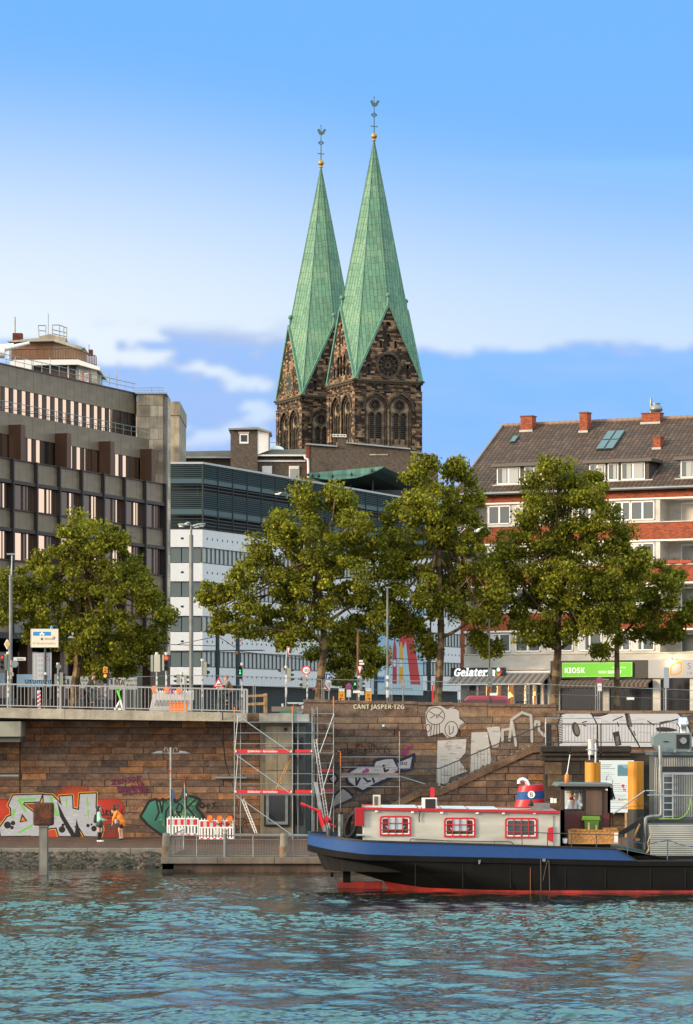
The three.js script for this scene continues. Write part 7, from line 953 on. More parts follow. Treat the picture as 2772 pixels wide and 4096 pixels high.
  const cn = 124.6, ct2 = part(t, 'ribbed_container', [pbox(2602, 3298, 2990, 3446, cn, 2.2)], M([0.10, 0.11, 0.105], 0.5), { label: 'grey container with horizontal ribs' }); part(ct2, 'rib', Array.from({ length: 17 }, (_, k) => pbox(2601, 3300 + k * 8.6, 2990, 3306 + k * 8.6, cn - 0.05, 0.06)), M([0.44, 0.46, 0.43], 0.5, { map: T.metal }), { kind: 'stuff' });
  part(t, 'stern_frame', [pbar(2560, 3296, 2530, 3362, 125.5, 0.05), pbox(2540, 3355, 2560, 3364, 125, 0.4)], m.wood);
  // loose things on the deck
  const k = thing('wooden_crate', 'orange chipboard crate on the barge deck before the wheelhouse', 'crate', P(2372, 3376, 124.4)), cd = 124.4; part(k, 'front_panel', [pbox(2274, 3325, 2474, 3374, cd, 0.04)], m.osb); part(k, 'end_panel', [pbox(2274, 3325, 2278, 3374, cd + 0.04, 1.0), pbox(2470, 3325, 2474, 3374, cd + 0.04, 1.0)], m.osb); part(k, 'lid_board', [pslab([[2274, 3323], [2440, 3326], [2440, 3322], [2298, 3317]], cd - 0.02, 1)], m.osb); for (const [a, b, c2, e] of [[2273, 2282, 3324, 3376], [2282, 2474, 3371, 3376], [2352, 2358, 3290, 3321], [2383, 2389, 3300, 3322]]) part(k, 'batten', pbox(a, c2, b, e, cd - 0.05, 0.05), m.rawWood); part(k, 'pale_plate', [pbox(2457, 3331, 2472, 3370, cd - 0.06, 0.03)], m.white); part(k, 'inner_box', [pbox(2412, 3312, 2470, 3326, cd + 0.4, 0.4)], m.osb);
  const wbn = thing('wheelie_bin', 'green plastic wheelie bin beside the wheelhouse door', 'bin', P(2366, 3322, 125)); part(wbn, 'bin_body', [pslab([[2338, 3278], [2396, 3278], [2390, 3330], [2344, 3330]], 125, 0.5, 0.02)], M([0.07, 0.17, 0.015], 0.5)); part(wbn, 'lid', [pslab([[2330, 3280], [2400, 3280], [2398, 3268], [2334, 3267]], 124.97, 0.56, 0.02)], M([0.12, 0.26, 0.02], 0.5));
  const bu = thing('bucket', 'small white bucket on the deck left of the chipboard crate', 'bucket', P(2260, 3374, 124.3)); part(bu, 'pail', [new THREE.CylinderGeometry(0.1, 0.08, 0.2, 16, 1, true).translate(X(2260, 124.3), Y(3363, 124.3), -124.3), new THREE.CylinderGeometry(0.09, 0.08, 0.02, 16).translate(X(2260, 124.3), Y(3371, 124.3), -124.3)], m.whitePlain); part(bu, 'rim', [new THREE.TorusGeometry(0.1, 0.01, 6, 20).rotateX(1.57).translate(X(2260, 124.3), Y(3353, 124.3), -124.3)], m.galv);
  const ch = thing('exhaust_chimney', 'polished steel exhaust chimney standing over the yellow pile', 'chimney', P(2372, 3050, 130.5)); part(ch, 'drum', [pbar(2366, 2970, 2366, 3019, 130.5, 0.165, 18)], m.steel); part(ch, 'cap', [pbar(2366, 2957, 2366, 2970, 130.5, 0.19, 18)], M([0.55, 0.45, 0.38], 0.4, { metal: 0.6 })); part(ch, 'pipe', [pbar(2383, 2972, 2383, 3050, 130.4, 0.05, 10), pbar(2358, 3019, 2358, 3048, 130.5, 0.03, 8)], m.steel); part(ch, 'clamp', [pbox(2346, 2996, 2390, 3000, 130.25, 0.4)], m.steel); part(ch, 'bracket', [pbox(2345, 3040, 2396, 3050, 130.4, 0.5)], m.darkSteel);
}

// ================= the street: lamps, signals, signs, fences, vehicles =================
{
  reseed(81);
  const foot = (x, d) => { const a = P(x, 2800, d); a.y = ST(a.x); return a; };
  const pole = (t, x, y0, d, r, mat, name = 'pole') => { const f = foot(x, d), top = P(x, y0, d); return part(t, name, bar(V(top.x, f.y, top.z), top, r, 10), mat); };
  const disc = (x, y, rpx, d, t = 0.02) => new THREE.CylinderGeometry(L(rpx, d), L(rpx, d), t, 28).rotateX(Math.PI / 2).translate(X(x, d), Y(y, d), -d);
  const slice = (name, label, cat, x, d, g) => thing(name, label, cat, foot(x, d), g ? { group: g } : {});
  // lamps
  { const d = 169, t = slice('street_lamp', 'tall four-headed grey street lamp in front of the white building', 'street lamp', 765, d); pole(t, 765, 2140, d, 0.115, m.pole); part(t, 'upper_pole', pbar(765, 2140, 765, 2098, d, 0.06, 8), m.pole); for (const [x0, x1, y0, y1] of [[758, 710, 2102, 2098], [772, 824, 2102, 2096], [762, 742, 2096, 2090], [768, 792, 2104, 2102]]) { part(t, 'arm', pbar(765, 2106, x0, y0, d, 0.035), m.pole); const c = P((x0 + x1) / 2, (y0 + y1) / 2, d); const h = part(t, 'lamp_head', [new THREE.SphereGeometry(1, 14, 8).scale(Math.abs(X(x1, d) - X(x0, d)) / 2, 0.085, 0.16).rotateZ(x1 > x0 ? 0.12 : -0.12).translate(c.x, c.y, c.z)], m.galv); part(h, 'diffuser', [new THREE.SphereGeometry(1, 12, 6).scale(0.18, 0.07, 0.11).translate(c.x + (x1 > x0 ? 0.08 : -0.08), c.y - 0.06, c.z)], m.whitePlain); } part(t, 'poster_sticker', [pbox(758, 2760, 776, 2800, d - 0.13, 0.03)], M([0.4, 0.42, 0.42], 0.8)); }
  { const d = 166, t = slice('street_lamp', 'slim grey lamp post with a flat head beside the yellow diamond sign', 'street lamp', 43, d); pole(t, 43, 2300, d, 0.095, m.pole); part(t, 'upper_pole', pbar(46, 2302, 49, 2216, d, 0.05, 8), m.galv); part(t, 'lamp_head', [pbox(27, 2213, 58, 2219, d - 0.1, 0.25)], m.galv); const n = part(t, 'street_name_plate', pbox(54, 2629, 103, 2642, d - 0.1, 0.03), m.white); print(n, 'lettering', 54, 2629, 103, 2642, d - 0.105, 4, (g) => words(g, 'Tiefer', 67, 2640, 10, '#2a3138')); part(t, 'stickers', [[36, 2640, 46, 2660], [40, 2668, 50, 2690], [37, 2700, 47, 2716], [46, 2690, 54, 2704]].map((a) => pbox(...a, d - 0.1, 0.02)), M([0.45, 0.36, 0.30], 0.8), { kind: 'stuff' }); part(t, 'round_mirror', [disc(58, 2655, 15, d - 0.08)], M([0.2, 0.25, 0.3], 0.3)); }
  { const d = 170, t = slice('street_lamp', 'thin grey lamp post with a small flat top between two plane trees', 'street lamp', 1550, d); pole(t, 1550, 2352, d, 0.06, m.pole); part(t, 'lamp_head', [pbox(1541, 2347, 1566, 2352, d - 0.05, 0.2)], m.galv); part(t, 'stickers', [[1544, 2702, 1554, 2716], [1545, 2726, 1553, 2748], [1544, 2760, 1554, 2790]].map((a) => pbox(...a, d - 0.07, 0.02)), m.white, { kind: 'stuff' }); }
  { const d = 167, t = slice('street_lamp', 'dark lamp post carrying two small grey boards before the ice cream sign', 'street lamp', 1958, d); pole(t, 1958, 2480, d, 0.04, m.darkSteel); part(t, 'lamp_head', [pbox(1946, 2476, 1962, 2484, d - 0.05, 0.15)], m.darkSteel); part(t, 'board', [pbox(1951, 2674, 1970, 2718, d - 0.06, 0.02)], m.pole); part(t, 'board', [pbox(1952, 2722, 1969, 2748, d - 0.06, 0.02)], m.pole); }
  for (const [x, y, d, l] of [[870, 2480, 205, 'dark tram wire mast left of the green pedestrian signal'], [951, 2520, 203, 'dark tram wire mast with insulators behind the green pedestrian signal'], [1503, 2540, 208, 'dark tram wire mast left of the blue advertising banner'], [1716, 2510, 204, 'dark tram wire mast at the right edge of the banner']]) { const t = slice('tram_mast', l, 'mast', x, d, 'tram wire masts'); pole(t, x, y, d, 0.13, m.poleTeal); part(t, 'collar', [pbar(x, 2600, x, 2606, d, 0.16, 10)], m.darkSteel); if (x === 951) part(t, 'insulators', [pbox(936, 2560, 966, 2566, d, 0.1), pbox(938, 2580, 964, 2584, d, 0.1), pbox(944, 2604, 952, 2616, d - 0.15, 0.1)], m.orange); }
  { const d = 171, t = slice('wooden_pole', 'brown pole with a yield sign and street name plates by two signals', 'pole', 1432, d); pole(t, 1432, 2524, d, 0.075, M([0.24, 0.115, 0.055], 0.8, { map: T.wood })); part(t, 'name_plate', [pbox(1436, 2640, 1452, 2648, d - 0.1, 0.03), pbox(1437, 2651, 1457, 2659, d - 0.1, 0.03)], m.white); const y = part(t, 'yield_sign', pslab([[1428, 2662], [1450, 2662], [1439, 2704]], d - 0.12, 0.02), m.redSign); part(y, 'centre', pslab([[1432, 2666], [1446, 2666], [1439, 2693]], d - 0.13, 0.012), m.whitePlain); part(t, 'plate', [pbox(1437, 2764, 1457, 2780, d - 0.1, 0.02)], m.white); }
  // signals: housing with three (or two) lamps, backboard, visors
  const head = (t, x0, y0, x1, y1, d, lamps, mat = m.darkSteel) => { const h = part(t, 'signal_head', pbox(x0, y0, x1, y1, d - 0.2, 0.18), mat), n = lamps.length; lamps.forEach((c, i) => { const yy = lerp(y0, y1, (i + 0.5) / n), cx = (x0 + x1) / 2, rp = Math.min((x1 - x0) * 0.42, (y1 - y0) / n * 0.42), col = { r: [1, 0.05, 0.02], g: [0.05, 1, 0.3], a: [1, 0.35, 0.03] }[c]; part(h, 'lens', disc(cx, yy, rp, d - 0.205), col ? M(col, 0.3, { emissive: col, ei: 1.1 }) : m.black); part(h, 'visor', [ringGeo(X(cx, d), Y(yy, d), L(rp, d), L(rp, d) + 0.015, -d + 0.2, 0.13, 14)], m.black); }); return h; };
  const side = (t, x0, y0, x1, y1, d, dir, n = 3) => { const h = part(t, 'signal_head', pbox(x0, y0, x1, y1, d - 0.1, 0.28), M([0.30, 0.31, 0.26], 0.6)); for (let i = 0; i < n; i++) part(h, 'visor', pslab(dir > 0 ? [[x1, lerp(y0, y1, (i + 0.15) / n)], [x1 + 13, lerp(y0, y1, (i + 0.35) / n)], [x1 + 11, lerp(y0, y1, (i + 0.62) / n)], [x1, lerp(y0, y1, (i + 0.8) / n)]] : [[x0, lerp(y0, y1, (i + 0.15) / n)], [x0, lerp(y0, y1, (i + 0.8) / n)], [x0 - 11, lerp(y0, y1, (i + 0.62) / n)], [x0 - 13, lerp(y0, y1, (i + 0.35) / n)]], d - 0.08, 0.2), m.black); return h; };
  const sig = (label, x, y0, d, f, r = 0.05) => { const t = slice('traffic_light', label, 'traffic light', x, d); pole(t, x, y0, d, r, m.galv); part(t, 'pole_cap', pbar(x, y0 - 1, x, y0 + 9, d, r + 0.035, 10), M([0.6, 0.58, 0.5], 0.5)); part(t, 'stickers', [0, 1, 2, 3].map((k) => pbox(x - 4, 2700 + k * 24 + rr(0, 6), x + 3, 2716 + k * 24, d - r - 0.01, 0.01)), M([0.6, 0.58, 0.55], 0.8), { kind: 'stuff' }); f(t, d); return t; };
  sig('traffic light at the left edge showing red beside the lamp post', 32, 2608, 165, (t, d) => { side(t, 17, 2616, 27, 2680, d, -1); head(t, 3, 2620, 16, 2678, d, ['r', 0, 0]); });
  sig('signal seen from behind, left of the tree trunk under a diamond sign', 232, 2652, 166, (t, d) => { part(t, 'diamond_sign', pslab([[222, 2666], [234, 2652], [247, 2666], [234, 2682]], d - 0.1, 0.02), m.galv); part(t, 'rear_plate', pbox(217, 2696, 228, 2740, d, 0.1), M([0.30, 0.31, 0.26], 0.6)); side(t, 238, 2690, 252, 2746, d, 1); });
  sig('pedestrian signal glowing orange under an orange number 2 plate', 421, 2668, 168, (t, d) => { const p = part(t, 'number_plate', pbox(412, 2668, 430, 2691, d - 0.22, 0.03), M([0.8, 0.30, 0.02], 0.5)); print(p, 'lettering', 412, 2668, 430, 2691, d - 0.225, 6, (g) => words(g, '2', 421, 2687, 20, '#141312', 'bold', 'center')); head(t, 413, 2693, 430, 2734, d, ['a', 0]); });
  sig('double-headed signal seen from behind, left of the red pedestrian signal', 627, 2610, 165, (t, d) => { side(t, 603, 2620, 612, 2686, d, -1); part(t, 'rear_plate', pbox(616, 2618, 640, 2687, d - 0.1, 0.2), M([0.44, 0.43, 0.37], 0.6)); });
  sig('pedestrian signal showing a red figure beside the double signal', 665, 2610, 164, (t, d) => { part(t, 'side_plate', pbox(649, 2620, 656, 2682, d, 0.2), M([0.44, 0.43, 0.37], 0.6)); const h = head(t, 657, 2622, 674, 2683, d, [0, 0, 0]); part(h, 'red_figure', [disc(665.5, 2632, 8, d - 0.215), pslab([[662, 2640], [665, 2626], [669, 2640]], d - 0.23, 0.01)], M([1, 0.1, 0.03], 0.3, { emissive: [1, 0.08, 0.02], ei: 1.2 })); });
  sig('low signal behind the construction fence, left of the tall lamp', 726, 2690, 172, (t, d) => { side(t, 706, 2697, 718, 2734, d, -1, 2); side(t, 738, 2700, 746, 2738, d, 1, 2); });
  sig('rear view of a single signal right of the tall four-headed lamp', 809, 2636, 167, (t, d) => { side(t, 814, 2648, 827, 2704, d, 1, 2); });
  sig('pedestrian signal showing a green figure in front of the white building', 968, 2652, 170, (t, d) => { const h = head(t, 952, 2664, 968, 2716, d, [0, 0, 0]); part(h, 'green_figure', [pslab([[957, 2696], [960, 2682], [964, 2696]], d - 0.23, 0.01), disc(960, 2681, 2.5, d - 0.22)], M([0.05, 1, 0.3], 0.3, { emissive: [0.05, 1, 0.25], ei: 1.5 })); });
  sig('tall signal post with a yield sign seen edge-on and two signal heads', 1144, 2664, 169, (t, d) => { part(t, 'upper_pole', pbar(1144, 2664, 1150, 2585, d, 0.04, 8), m.galv); part(t, 'yield_sign', pslab([[1147, 2586], [1160, 2586], [1152, 2634]], d - 0.05, 0.03), m.redSign); part(t, 'yield_centre', pslab([[1150, 2591], [1158, 2591], [1153, 2618]], d - 0.07, 0.01), m.whitePlain); side(t, 1124, 2671, 1134, 2694, d, -1, 1); side(t, 1148, 2672, 1164, 2727, d, 1, 3); part(t, 'stickers', [[1140, 2700, 1148, 2730], [1141, 2745, 1148, 2776]].map((a) => pbox(...a, d - 0.07, 0.01)), m.white, { kind: 'stuff' }); }, 0.045);
  sig('signal below the round 30 speed limit sign', 1229, 2700, 168, (t, d) => { side(t, 1210, 2704, 1222, 2752, d, -1, 2); const s = part(t, 'speed_sign', disc(1225, 2681, 18, d - 0.1), m.redSign); part(s, 'centre', disc(1225, 2681, 13.5, d - 0.12), m.whitePlain); print(s, 'lettering', 1208, 2664, 1242, 2698, d - 0.14, 5, (g) => words(g, '30', 1225, 2688, 18, '#1a1a1a', '', 'center')); });
  sig('pair of signals at the brown pole, the left head showing green', 1436, 2706, 170, (t, d) => { const h = head(t, 1411, 2710, 1429, 2756, d, [0, 0, 0]); part(h, 'green_figure', [pslab([[1416, 2741], [1420, 2728], [1424, 2741]], d - 0.23, 0.01)], M([0.05, 1, 0.3], 0.3, { emissive: [0.05, 1, 0.25], ei: 1.5 })); side(t, 1441, 2711, 1449, 2760, d, 1, 3); }, 0.04);
  // signs
  { const d = 164, t = slice('direction_sign', 'large cream direction sign with motorway symbol, trade fair and stadium names', 'sign', 180, d); pole(t, 181, 2590, d + 0.1, 0.055, m.darkSteel); const b = part(t, 'board', new RoundedBoxGeometry(L(112, d), L(76, d), 0.06, 2, 0.028).translate(X(179, d), Y(2553, d), -d), M([0.62, 0.55, 0.46], 0.5)); print(b, 'lettering', 125, 2516, 233, 2590, d - 0.035, 5, (g) => { g.fillStyle = '#d9cbb9'; g.fillRect(126, 2517, 106, 72); g.strokeStyle = '#e9dfd0'; g.lineWidth = 2; g.strokeRect(128, 2519, 102, 68); g.fillStyle = '#2b7fbf'; g.fillRect(132, 2527, 72, 16); fill(g, '#e8eef2', [[158, 2542], [166, 2528], [169, 2528], [177, 2542], [172, 2542], [167.5, 2533], [163, 2542]]); g.fillRect(156, 2534, 24, 2); words(g, 'Messe', 178, 2560, 12, '#6f665c'); words(g, 'Weserstadion', 146, 2577, 11.5, '#8b7f73'); stroke(g, '#5a5048', 3, [[210, 2552], [221, 2552]]); stroke(g, '#5a5048', 3, [[215, 2546], [221, 2552], [215, 2558]]); g.fillStyle = '#4a423c'; g.beginPath(); g.arc(168, 2556, 5, 0, 7); g.fill(); g.strokeStyle = '#a89b8d'; g.beginPath(); g.ellipse(136, 2573, 5, 3, 0, 0, 7); g.stroke(); }, { solid: true });
    const l = part(t, 'lane_board', new RoundedBoxGeometry(L(78, d), L(112, d), 0.05, 2, 0.024).translate(X(169, d + 0.2), Y(2666, d + 0.2), -d - 0.2), M([0.42, 0.43, 0.45], 0.5)); print(l, 'lettering', 131, 2611, 208, 2722, d + 0.17, 4, (g) => { g.fillStyle = '#a9adb3'; g.fillRect(133, 2613, 73, 107); for (const x of [141, 147, 175, 198]) stroke(g, '#454a52', 1.4, [[x, 2618], [x, 2716]]); g.fillStyle = '#5a5f66'; for (let k = 0; k < 5; k++) for (const x of [155, 159, 165, 169]) g.fillRect(x, 2616 + k * 20, 1.4, 12); fill(g, '#b0343f', [[190, 2622], [198, 2640], [182, 2640]]); fill(g, '#c9cacd', [[190, 2627], [195, 2637], [185, 2637]]); words(g, '60', 186, 2710, 7, '#454a52'); }, { solid: true }); part(t, 'stickers', [pbox(176, 2690, 185, 2698, d - 0.02, 0.01)], m.white); part(t, 'lower_pole', pbar(181, 2700, 181, 2830, d + 0.08, 0.07, 10), m.darkSteel); }
  { const d = 165.5, t = slice('priority_sign', 'yellow and white diamond priority sign next to the slim lamp post', 'sign', 30, d); pole(t, 36, 2560, d, 0.04, m.galv); part(t, 'board', pslab([[16, 2577], [28, 2555], [40, 2577], [28, 2599]], d - 0.1, 0.02), m.white); part(t, 'centre', pslab([[20, 2577], [28, 2563], [36, 2577], [28, 2591]], d - 0.12, 0.015), M([0.72, 0.36, 0.03], 0.5)); }
  const tri = (label, x, y0, y1, w, d) => { const t = slice('warning_sign', label, 'sign', x, d); pole(t, x, y1 - 4, d + 0.05, 0.035, m.galv); part(t, 'board', pslab([[x - w, y1], [x + w, y1], [x, y0]], d, 0.02, 0.012), m.redSign); part(t, 'centre', pslab([[x - w * 0.7, y1 - 4.5], [x + w * 0.7, y1 - 4.5], [x, y0 + 10]], d - 0.03, 0.012), m.whitePlain); const b = part(t, 'bicycle_symbol', [[x - 5, y1 - 10], [x + 5, y1 - 10]].map(([a, b]) => ringGeo(X(a, d), Y(b, d), L(3, d), L(4, d), -d + 0.045, 0.006, 12)).concat([pbar(x - 5, y1 - 10, x - 1, y1 - 16, d - 0.05, 0.008, 4), pbar(x + 5, y1 - 10, x + 3, y1 - 17, d - 0.05, 0.008, 4), pbar(x - 1, y1 - 10, x + 3, y1 - 15, d - 0.05, 0.008, 4)]), m.black); return t; };
  tri('red bordered triangular bicycle warning sign behind the bridge railing end', 874, 2709, 2749, 21, 163.5); tri('red bordered triangular warning sign half hidden by the leaning plane trunk', 1283, 2720, 2760, 34, 173.5);
  { const d = 175, t = slice('parking_sign', 'blue parking sign with a white P right of the leaning trunk', 'sign', 1314, d); pole(t, 1316, 2700, d + 0.05, 0.04, m.galv); const b = part(t, 'board', pbox(1303, 2694, 1322, 2718, d, 0.03), M([0.02, 0.09, 0.38], 0.4)); print(b, 'lettering', 1303, 2694, 1322, 2718, d - 0.006, 6, (g) => words(g, 'P', 1313, 2714, 21, '#eef1f4', 'bold', 'center')); part(t, 'plate', [pbox(1303, 2720, 1322, 2730, d, 0.03)], m.white); part(t, 'plate', [pbox(1303, 2750, 1321, 2762, d, 0.03)], m.white); }
  const stop = (label, x, y, d) => { const t = slice('no_stopping_sign', label, 'sign', x, d); pole(t, x, y, d + 0.05, 0.035, m.galv); const b = part(t, 'board', disc(x, y, 12, d), m.redSign); part(b, 'centre', disc(x, y, 9, d - 0.015), M([0.03, 0.09, 0.36], 0.4)); part(b, 'slash', beam(P(x - 7, y - 7, d - 0.03), P(x + 7, y + 7, d - 0.03), 0.04, 0.01), m.redSign); part(t, 'plate', [pbox(x - 9, y + 14, x + 9, y + 44, d, 0.02)], m.white); return t; };
  stop('round blue and red no stopping sign left of the green kiosk pedestrian signal', 1395, 2745, 169); stop('round blue and red no stopping sign on the pole below the kiosk sign', 2398, 2720, 166);
  for (const [x, k, l] of [[1366, -1, 'orange detour sign with an arrow pointing left on the wall top'], [1473, 1, 'orange detour sign with an arrow pointing right on the wall top']]) { const d = 166, t = slice('detour_sign', l, 'sign', x, d); pole(t, x, 2770, d + 0.06, 0.03, m.galv); const b = part(t, 'board', pbox(x - 12, 2768, x + 13, 2804, d, 0.03), M([0.82, 0.32, 0.02], 0.5)); print(b, 'lettering', x - 12, 2768, x + 13, 2804, d - 0.006, 5, (g) => { words(g, 'U', x, 2786, 15, '#1a1512', 'bold', 'center'); stroke(g, '#1a1512', 2.5, [[x - 7, 2795], [x + 7, 2795]]); stroke(g, '#1a1512', 2.5, [[x + 3 * k, 2791], [x + 7 * k, 2795], [x + 3 * k, 2799]]); }); part(t, 'plate', [pbox(x - 11, 2754, x + 12, 2766, d, 0.02)], m.white); }
  { const d = 170, t = slice('oval_sign', 'back of a small oval grey sign near the red post', 'sign', 1612, d); pole(t, 1612, 2722, d + 0.05, 0.03, m.galv); part(t, 'board', [new THREE.CylinderGeometry(0.3, 0.3, 0.02, 20).rotateX(1.57).scale(0.45, 1, 1).translate(X(1612, d), Y(2737, d), -d)], m.galv); } 
  { const d = 168, t = slice('marker_post', 'red and white striped marker board behind the left bridge railing', 'marker', 155, d); const h = pbox(149, 2762, 162, 2834, d, 0.04); part(t, 'board', h, m.whitePlain); for (let k = 0; k < 4; k++) part(t, 'stripe', pslab([[149, 2776 + k * 17], [162, 2766 + k * 17], [162, 2774 + k * 17], [149, 2784 + k * 17]], d - 0.02, 0.012), m.redSign); }
  { const d = 165, t = slice('info_stele', 'narrow grey information post with a board right of the kiosk', 'post', 2667, d); pole(t, 2664, 2672, d, 0.05, m.galv); part(t, 'board', pbox(2656, 2670, 2676, 2752, d - 0.1, 0.05), M([0.28, 0.33, 0.37], 0.5)); }
  { const d = 168, t = slice('red_post', 'short red post beside the plane tree near the banner', 'post', 1730, d); part(t, 'post', pbox(1727, 2744, 1734, 2840, d, 0.1), m.redSign); part(t, 'cap', pbox(1726, 2740, 1735, 2745, d - 0.02, 0.14), m.redSign); }
  // shop banners under the office building
  const bn = (label, x0, y0, x1, y1, d, bg, art) => { const t = thing('shop_banner', label, 'banner', P((x0 + x1) / 2, y1, d)); part(t, 'sheet', pbox(x0, y0, x1, y1, d, 0.05), M(bg, 0.6)); if (art) print(t, 'lettering', x0, y0, x1, y1, d - 0.006, 3, art); };
  bn('pale blue shop banner with blue letters behind the direction sign', 67, 2697, 206, 2748, 196, [0.55, 0.74, 0.88], (g) => { words(g, 'u', 98, 2734, 30, '#2f7fb5', 'bold'); stroke(g, '#22303a', 2.6, [[118, 2734], [122, 2722], [126, 2734]]); stroke(g, '#22303a', 2.6, [[116, 2722], [128, 2720]]); words(g, 'uniqu', 128, 2734, 28, '#2f7fb5', 'bold'); }); bn('pale blue shop banner at the left edge of the picture', -60, 2692, 18, 2744, 195, [0.55, 0.74, 0.88]);
  const ma = (x) => (g) => { g.fillStyle = '#5b6190'; g.fillRect(x + 6, 2716, 9, 22); words(g, 'MA', x + 20, 2740, 28, '#8c1c3c', 'bold'); words(g, 'Otaku Merch', x + 60, 2726, 12, '#8c1c3c', 'bold'); words(g, '& Anime', x + 70, 2744, 12, '#8c1c3c', 'bold'); };
  bn('cream shop banner with dark red lettering crossed by the tree trunk', 262, 2704, 380, 2753, 199, [0.80, 0.80, 0.62], ma(262)); bn('cream shop banner with dark red lettering right of the tree trunk', 436, 2710, 548, 2758, 201, [0.80, 0.80, 0.62], ma(436));
  { const d = 197, t = thing('neon_sign', 'blue lit sign half hidden behind the left plane tree crown', 'sign', P(205, 2556, d)); part(t, 'panel', pbox(150, 2488, 196, 2530, d, 0.2), M([0.1, 0.2, 0.9], 0.4, { emissive: [0.08, 0.2, 1], ei: 0.9 })); part(t, 'panel', pbox(200, 2502, 262, 2548, d, 0.2), M([0.2, 0.6, 0.9], 0.4, { emissive: [0.2, 0.6, 1], ei: 0.8 })); part(t, 'panel', pbox(266, 2516, 330, 2552, d, 0.2), m.whitePlain); }
  { const t = thing('canopy', 'thin pale canopy edge under the office building behind the tree', 'canopy', P(440, 2575, 200)); part(t, 'edge', [beam(P(240, 2568, 199), P(645, 2566, 212), 0.08, 0.1)], M([0.5, 0.48, 0.44], 0.5)); part(t, 'sheet', [beam(P(240, 2571, 200), P(645, 2569, 213), 0.05, 1.2)], m.darkSteel); }
  // overhead wires
  { const t = thing('tram_wires', 'thin tram wires slung across the front of the white building', 'wires', P(1100, 2620, 204)); for (const a of [[683, 2604, 1050, 2600], [683, 2609, 870, 2607], [870, 2603, 1060, 2602], [700, 2580, 866, 2546], [874, 2546, 940, 2590], [683, 2578, 866, 2584], [955, 2604, 1300, 2650], [1480, 2630, 1716, 2640], [1500, 2650, 1720, 2656], [1560, 2700, 1820, 2704]]) part(t, 'wire', pbar(...a, 204, 0.022, 4), m.darkSteel); }
  // mobile construction fence
  { const d = 165.2, xs = [537, 742, 1017, 1292, 1564, 1838, 2112, 2386, 2660, 2934, 3200], fy = lin2([[537, 2708], [742, 2701], [1017, 2706], [1292, 2718], [1564, 2722], [1838, 2728], [2386, 2745], [2660, 2757], [3200, 2775]]);
    for (let i = 1; i < xs.length; i++) { const a = xs[i - 1] + 4, b = xs[i] - 4, ya = fy(a), yb = fy(b), lo = 150, t = thing('construction_fence', ['wire mesh fence panel standing left of the tall lamp', 'wire mesh fence panel behind the cyclist and the bridge railing end', 'wire mesh fence panel between wooden barrier and leaning trunk', 'wire mesh fence panel in front of the detour signs', 'wire mesh fence panel before the blue banner foot', 'wire mesh fence panel in front of the red van', 'wire mesh fence panel before the left kiosk window', 'wire mesh fence panel before the right kiosk window', 'wire mesh fence panel at the right edge of the street', 'wire mesh fence panel beyond the right edge'][i - 1], 'fence', P((a + b) / 2, ya + lo, d), { group: 'mobile fence panels along the street' });
      part(t, 'frame', [pbar(a, ya, b, yb, d, 0.02), pbar(a, ya, a, ya + lo, d, 0.02), pbar(b, yb, b, yb + lo, d, 0.02), pbar(a, ya + lo, b, yb + lo, d, 0.02), pbar(a, ya + 38, b, yb + 38, d, 0.008, 4)], m.galv); const w = []; for (let x = a + 6; x < b; x += 6.2) w.push(pbar(x, lerp(ya, yb, (x - a) / (b - a)), x, lerp(ya, yb, (x - a) / (b - a)) + lo, d, 0.0035, 3)); part(t, 'wire_mesh', w, m.mesh, { kind: 'stuff' }); part(t, 'clamp', pbox(b - 1, yb + 34, b + 9, yb + 39, d - 0.05, 0.08), m.galv); if (i % 2 === 0) part(t, 'name_plate', pbox((a + b) / 2 - 16, ya + 44, (a + b) / 2 + 14, ya + 54, d - 0.03, 0.02), m.white); } }
  // barrier with lamps behind the bridge railing
  { const d = 160, t = thing('water_barrier', 'grey white plastic road barrier behind the bridge railing', 'barrier', P(680, 2846, d)); part(t, 'body', pslab([[600, 2842], [616, 2768], [764, 2768], [764, 2842]], d, 0.4, 0.03), M([0.50, 0.47, 0.45], 0.6, { map: T.grain })); for (let k = 0; k < 9; k++) part(t, 'slot', pslab([[618 + k * 15, 2822], [626 + k * 15, 2800], [630 + k * 15, 2800], [622 + k * 15, 2822]], d - 0.07, 0.04), m.pole); for (let k = 0; k < 14; k++) part(t, 'top_peg', pbox(616 + k * 10.5, 2762, 622 + k * 10.5, 2768, d, 0.1), m.whitePlain);
    for (const [i, x, y] of [[0, 616, 2754], [1, 667, 2757], [2, 716, 2758]]) { const p = P(x, y, d), l = thing('warning_lamp', `${['left', 'middle', 'right'][i]} one of the three orange warning lamps on the road barrier behind the railing`, 'warning lamp', V(p.x, p.y - 0.12, p.z)); part(l, 'lens', [new THREE.CylinderGeometry(0.13, 0.13, 0.1, 18).rotateX(1.57).translate(p.x, p.y, p.z)], m.orangeLamp); part(l, 'casing', [box(0.14, 0.15, 0.1, p.x, p.y - 0.14, p.z)], m.orange); }
    const c = thing('orange_crate', 'orange plastic crate in front of the road barrier', 'crate', P(712, 2850, 158)); part(c, 'crate_body', pbox(676, 2812, 749, 2850, 158.6, 0.5), m.orange); part(c, 'rim', pbox(674, 2809, 751, 2814, 158.57, 0.56), M([0.62, 0.15, 0.02], 0.5)); const f = thing('flag', 'magenta cloth tied to the road barrier between the orange lamps', 'cloth', P(682, 2775, 159.7)); part(f, 'cloth', pslab([[676, 2744], [684, 2742], [696, 2772], [686, 2778]], 159.7, 0.03), M([0.30, 0.03, 0.30], 0.8)); }
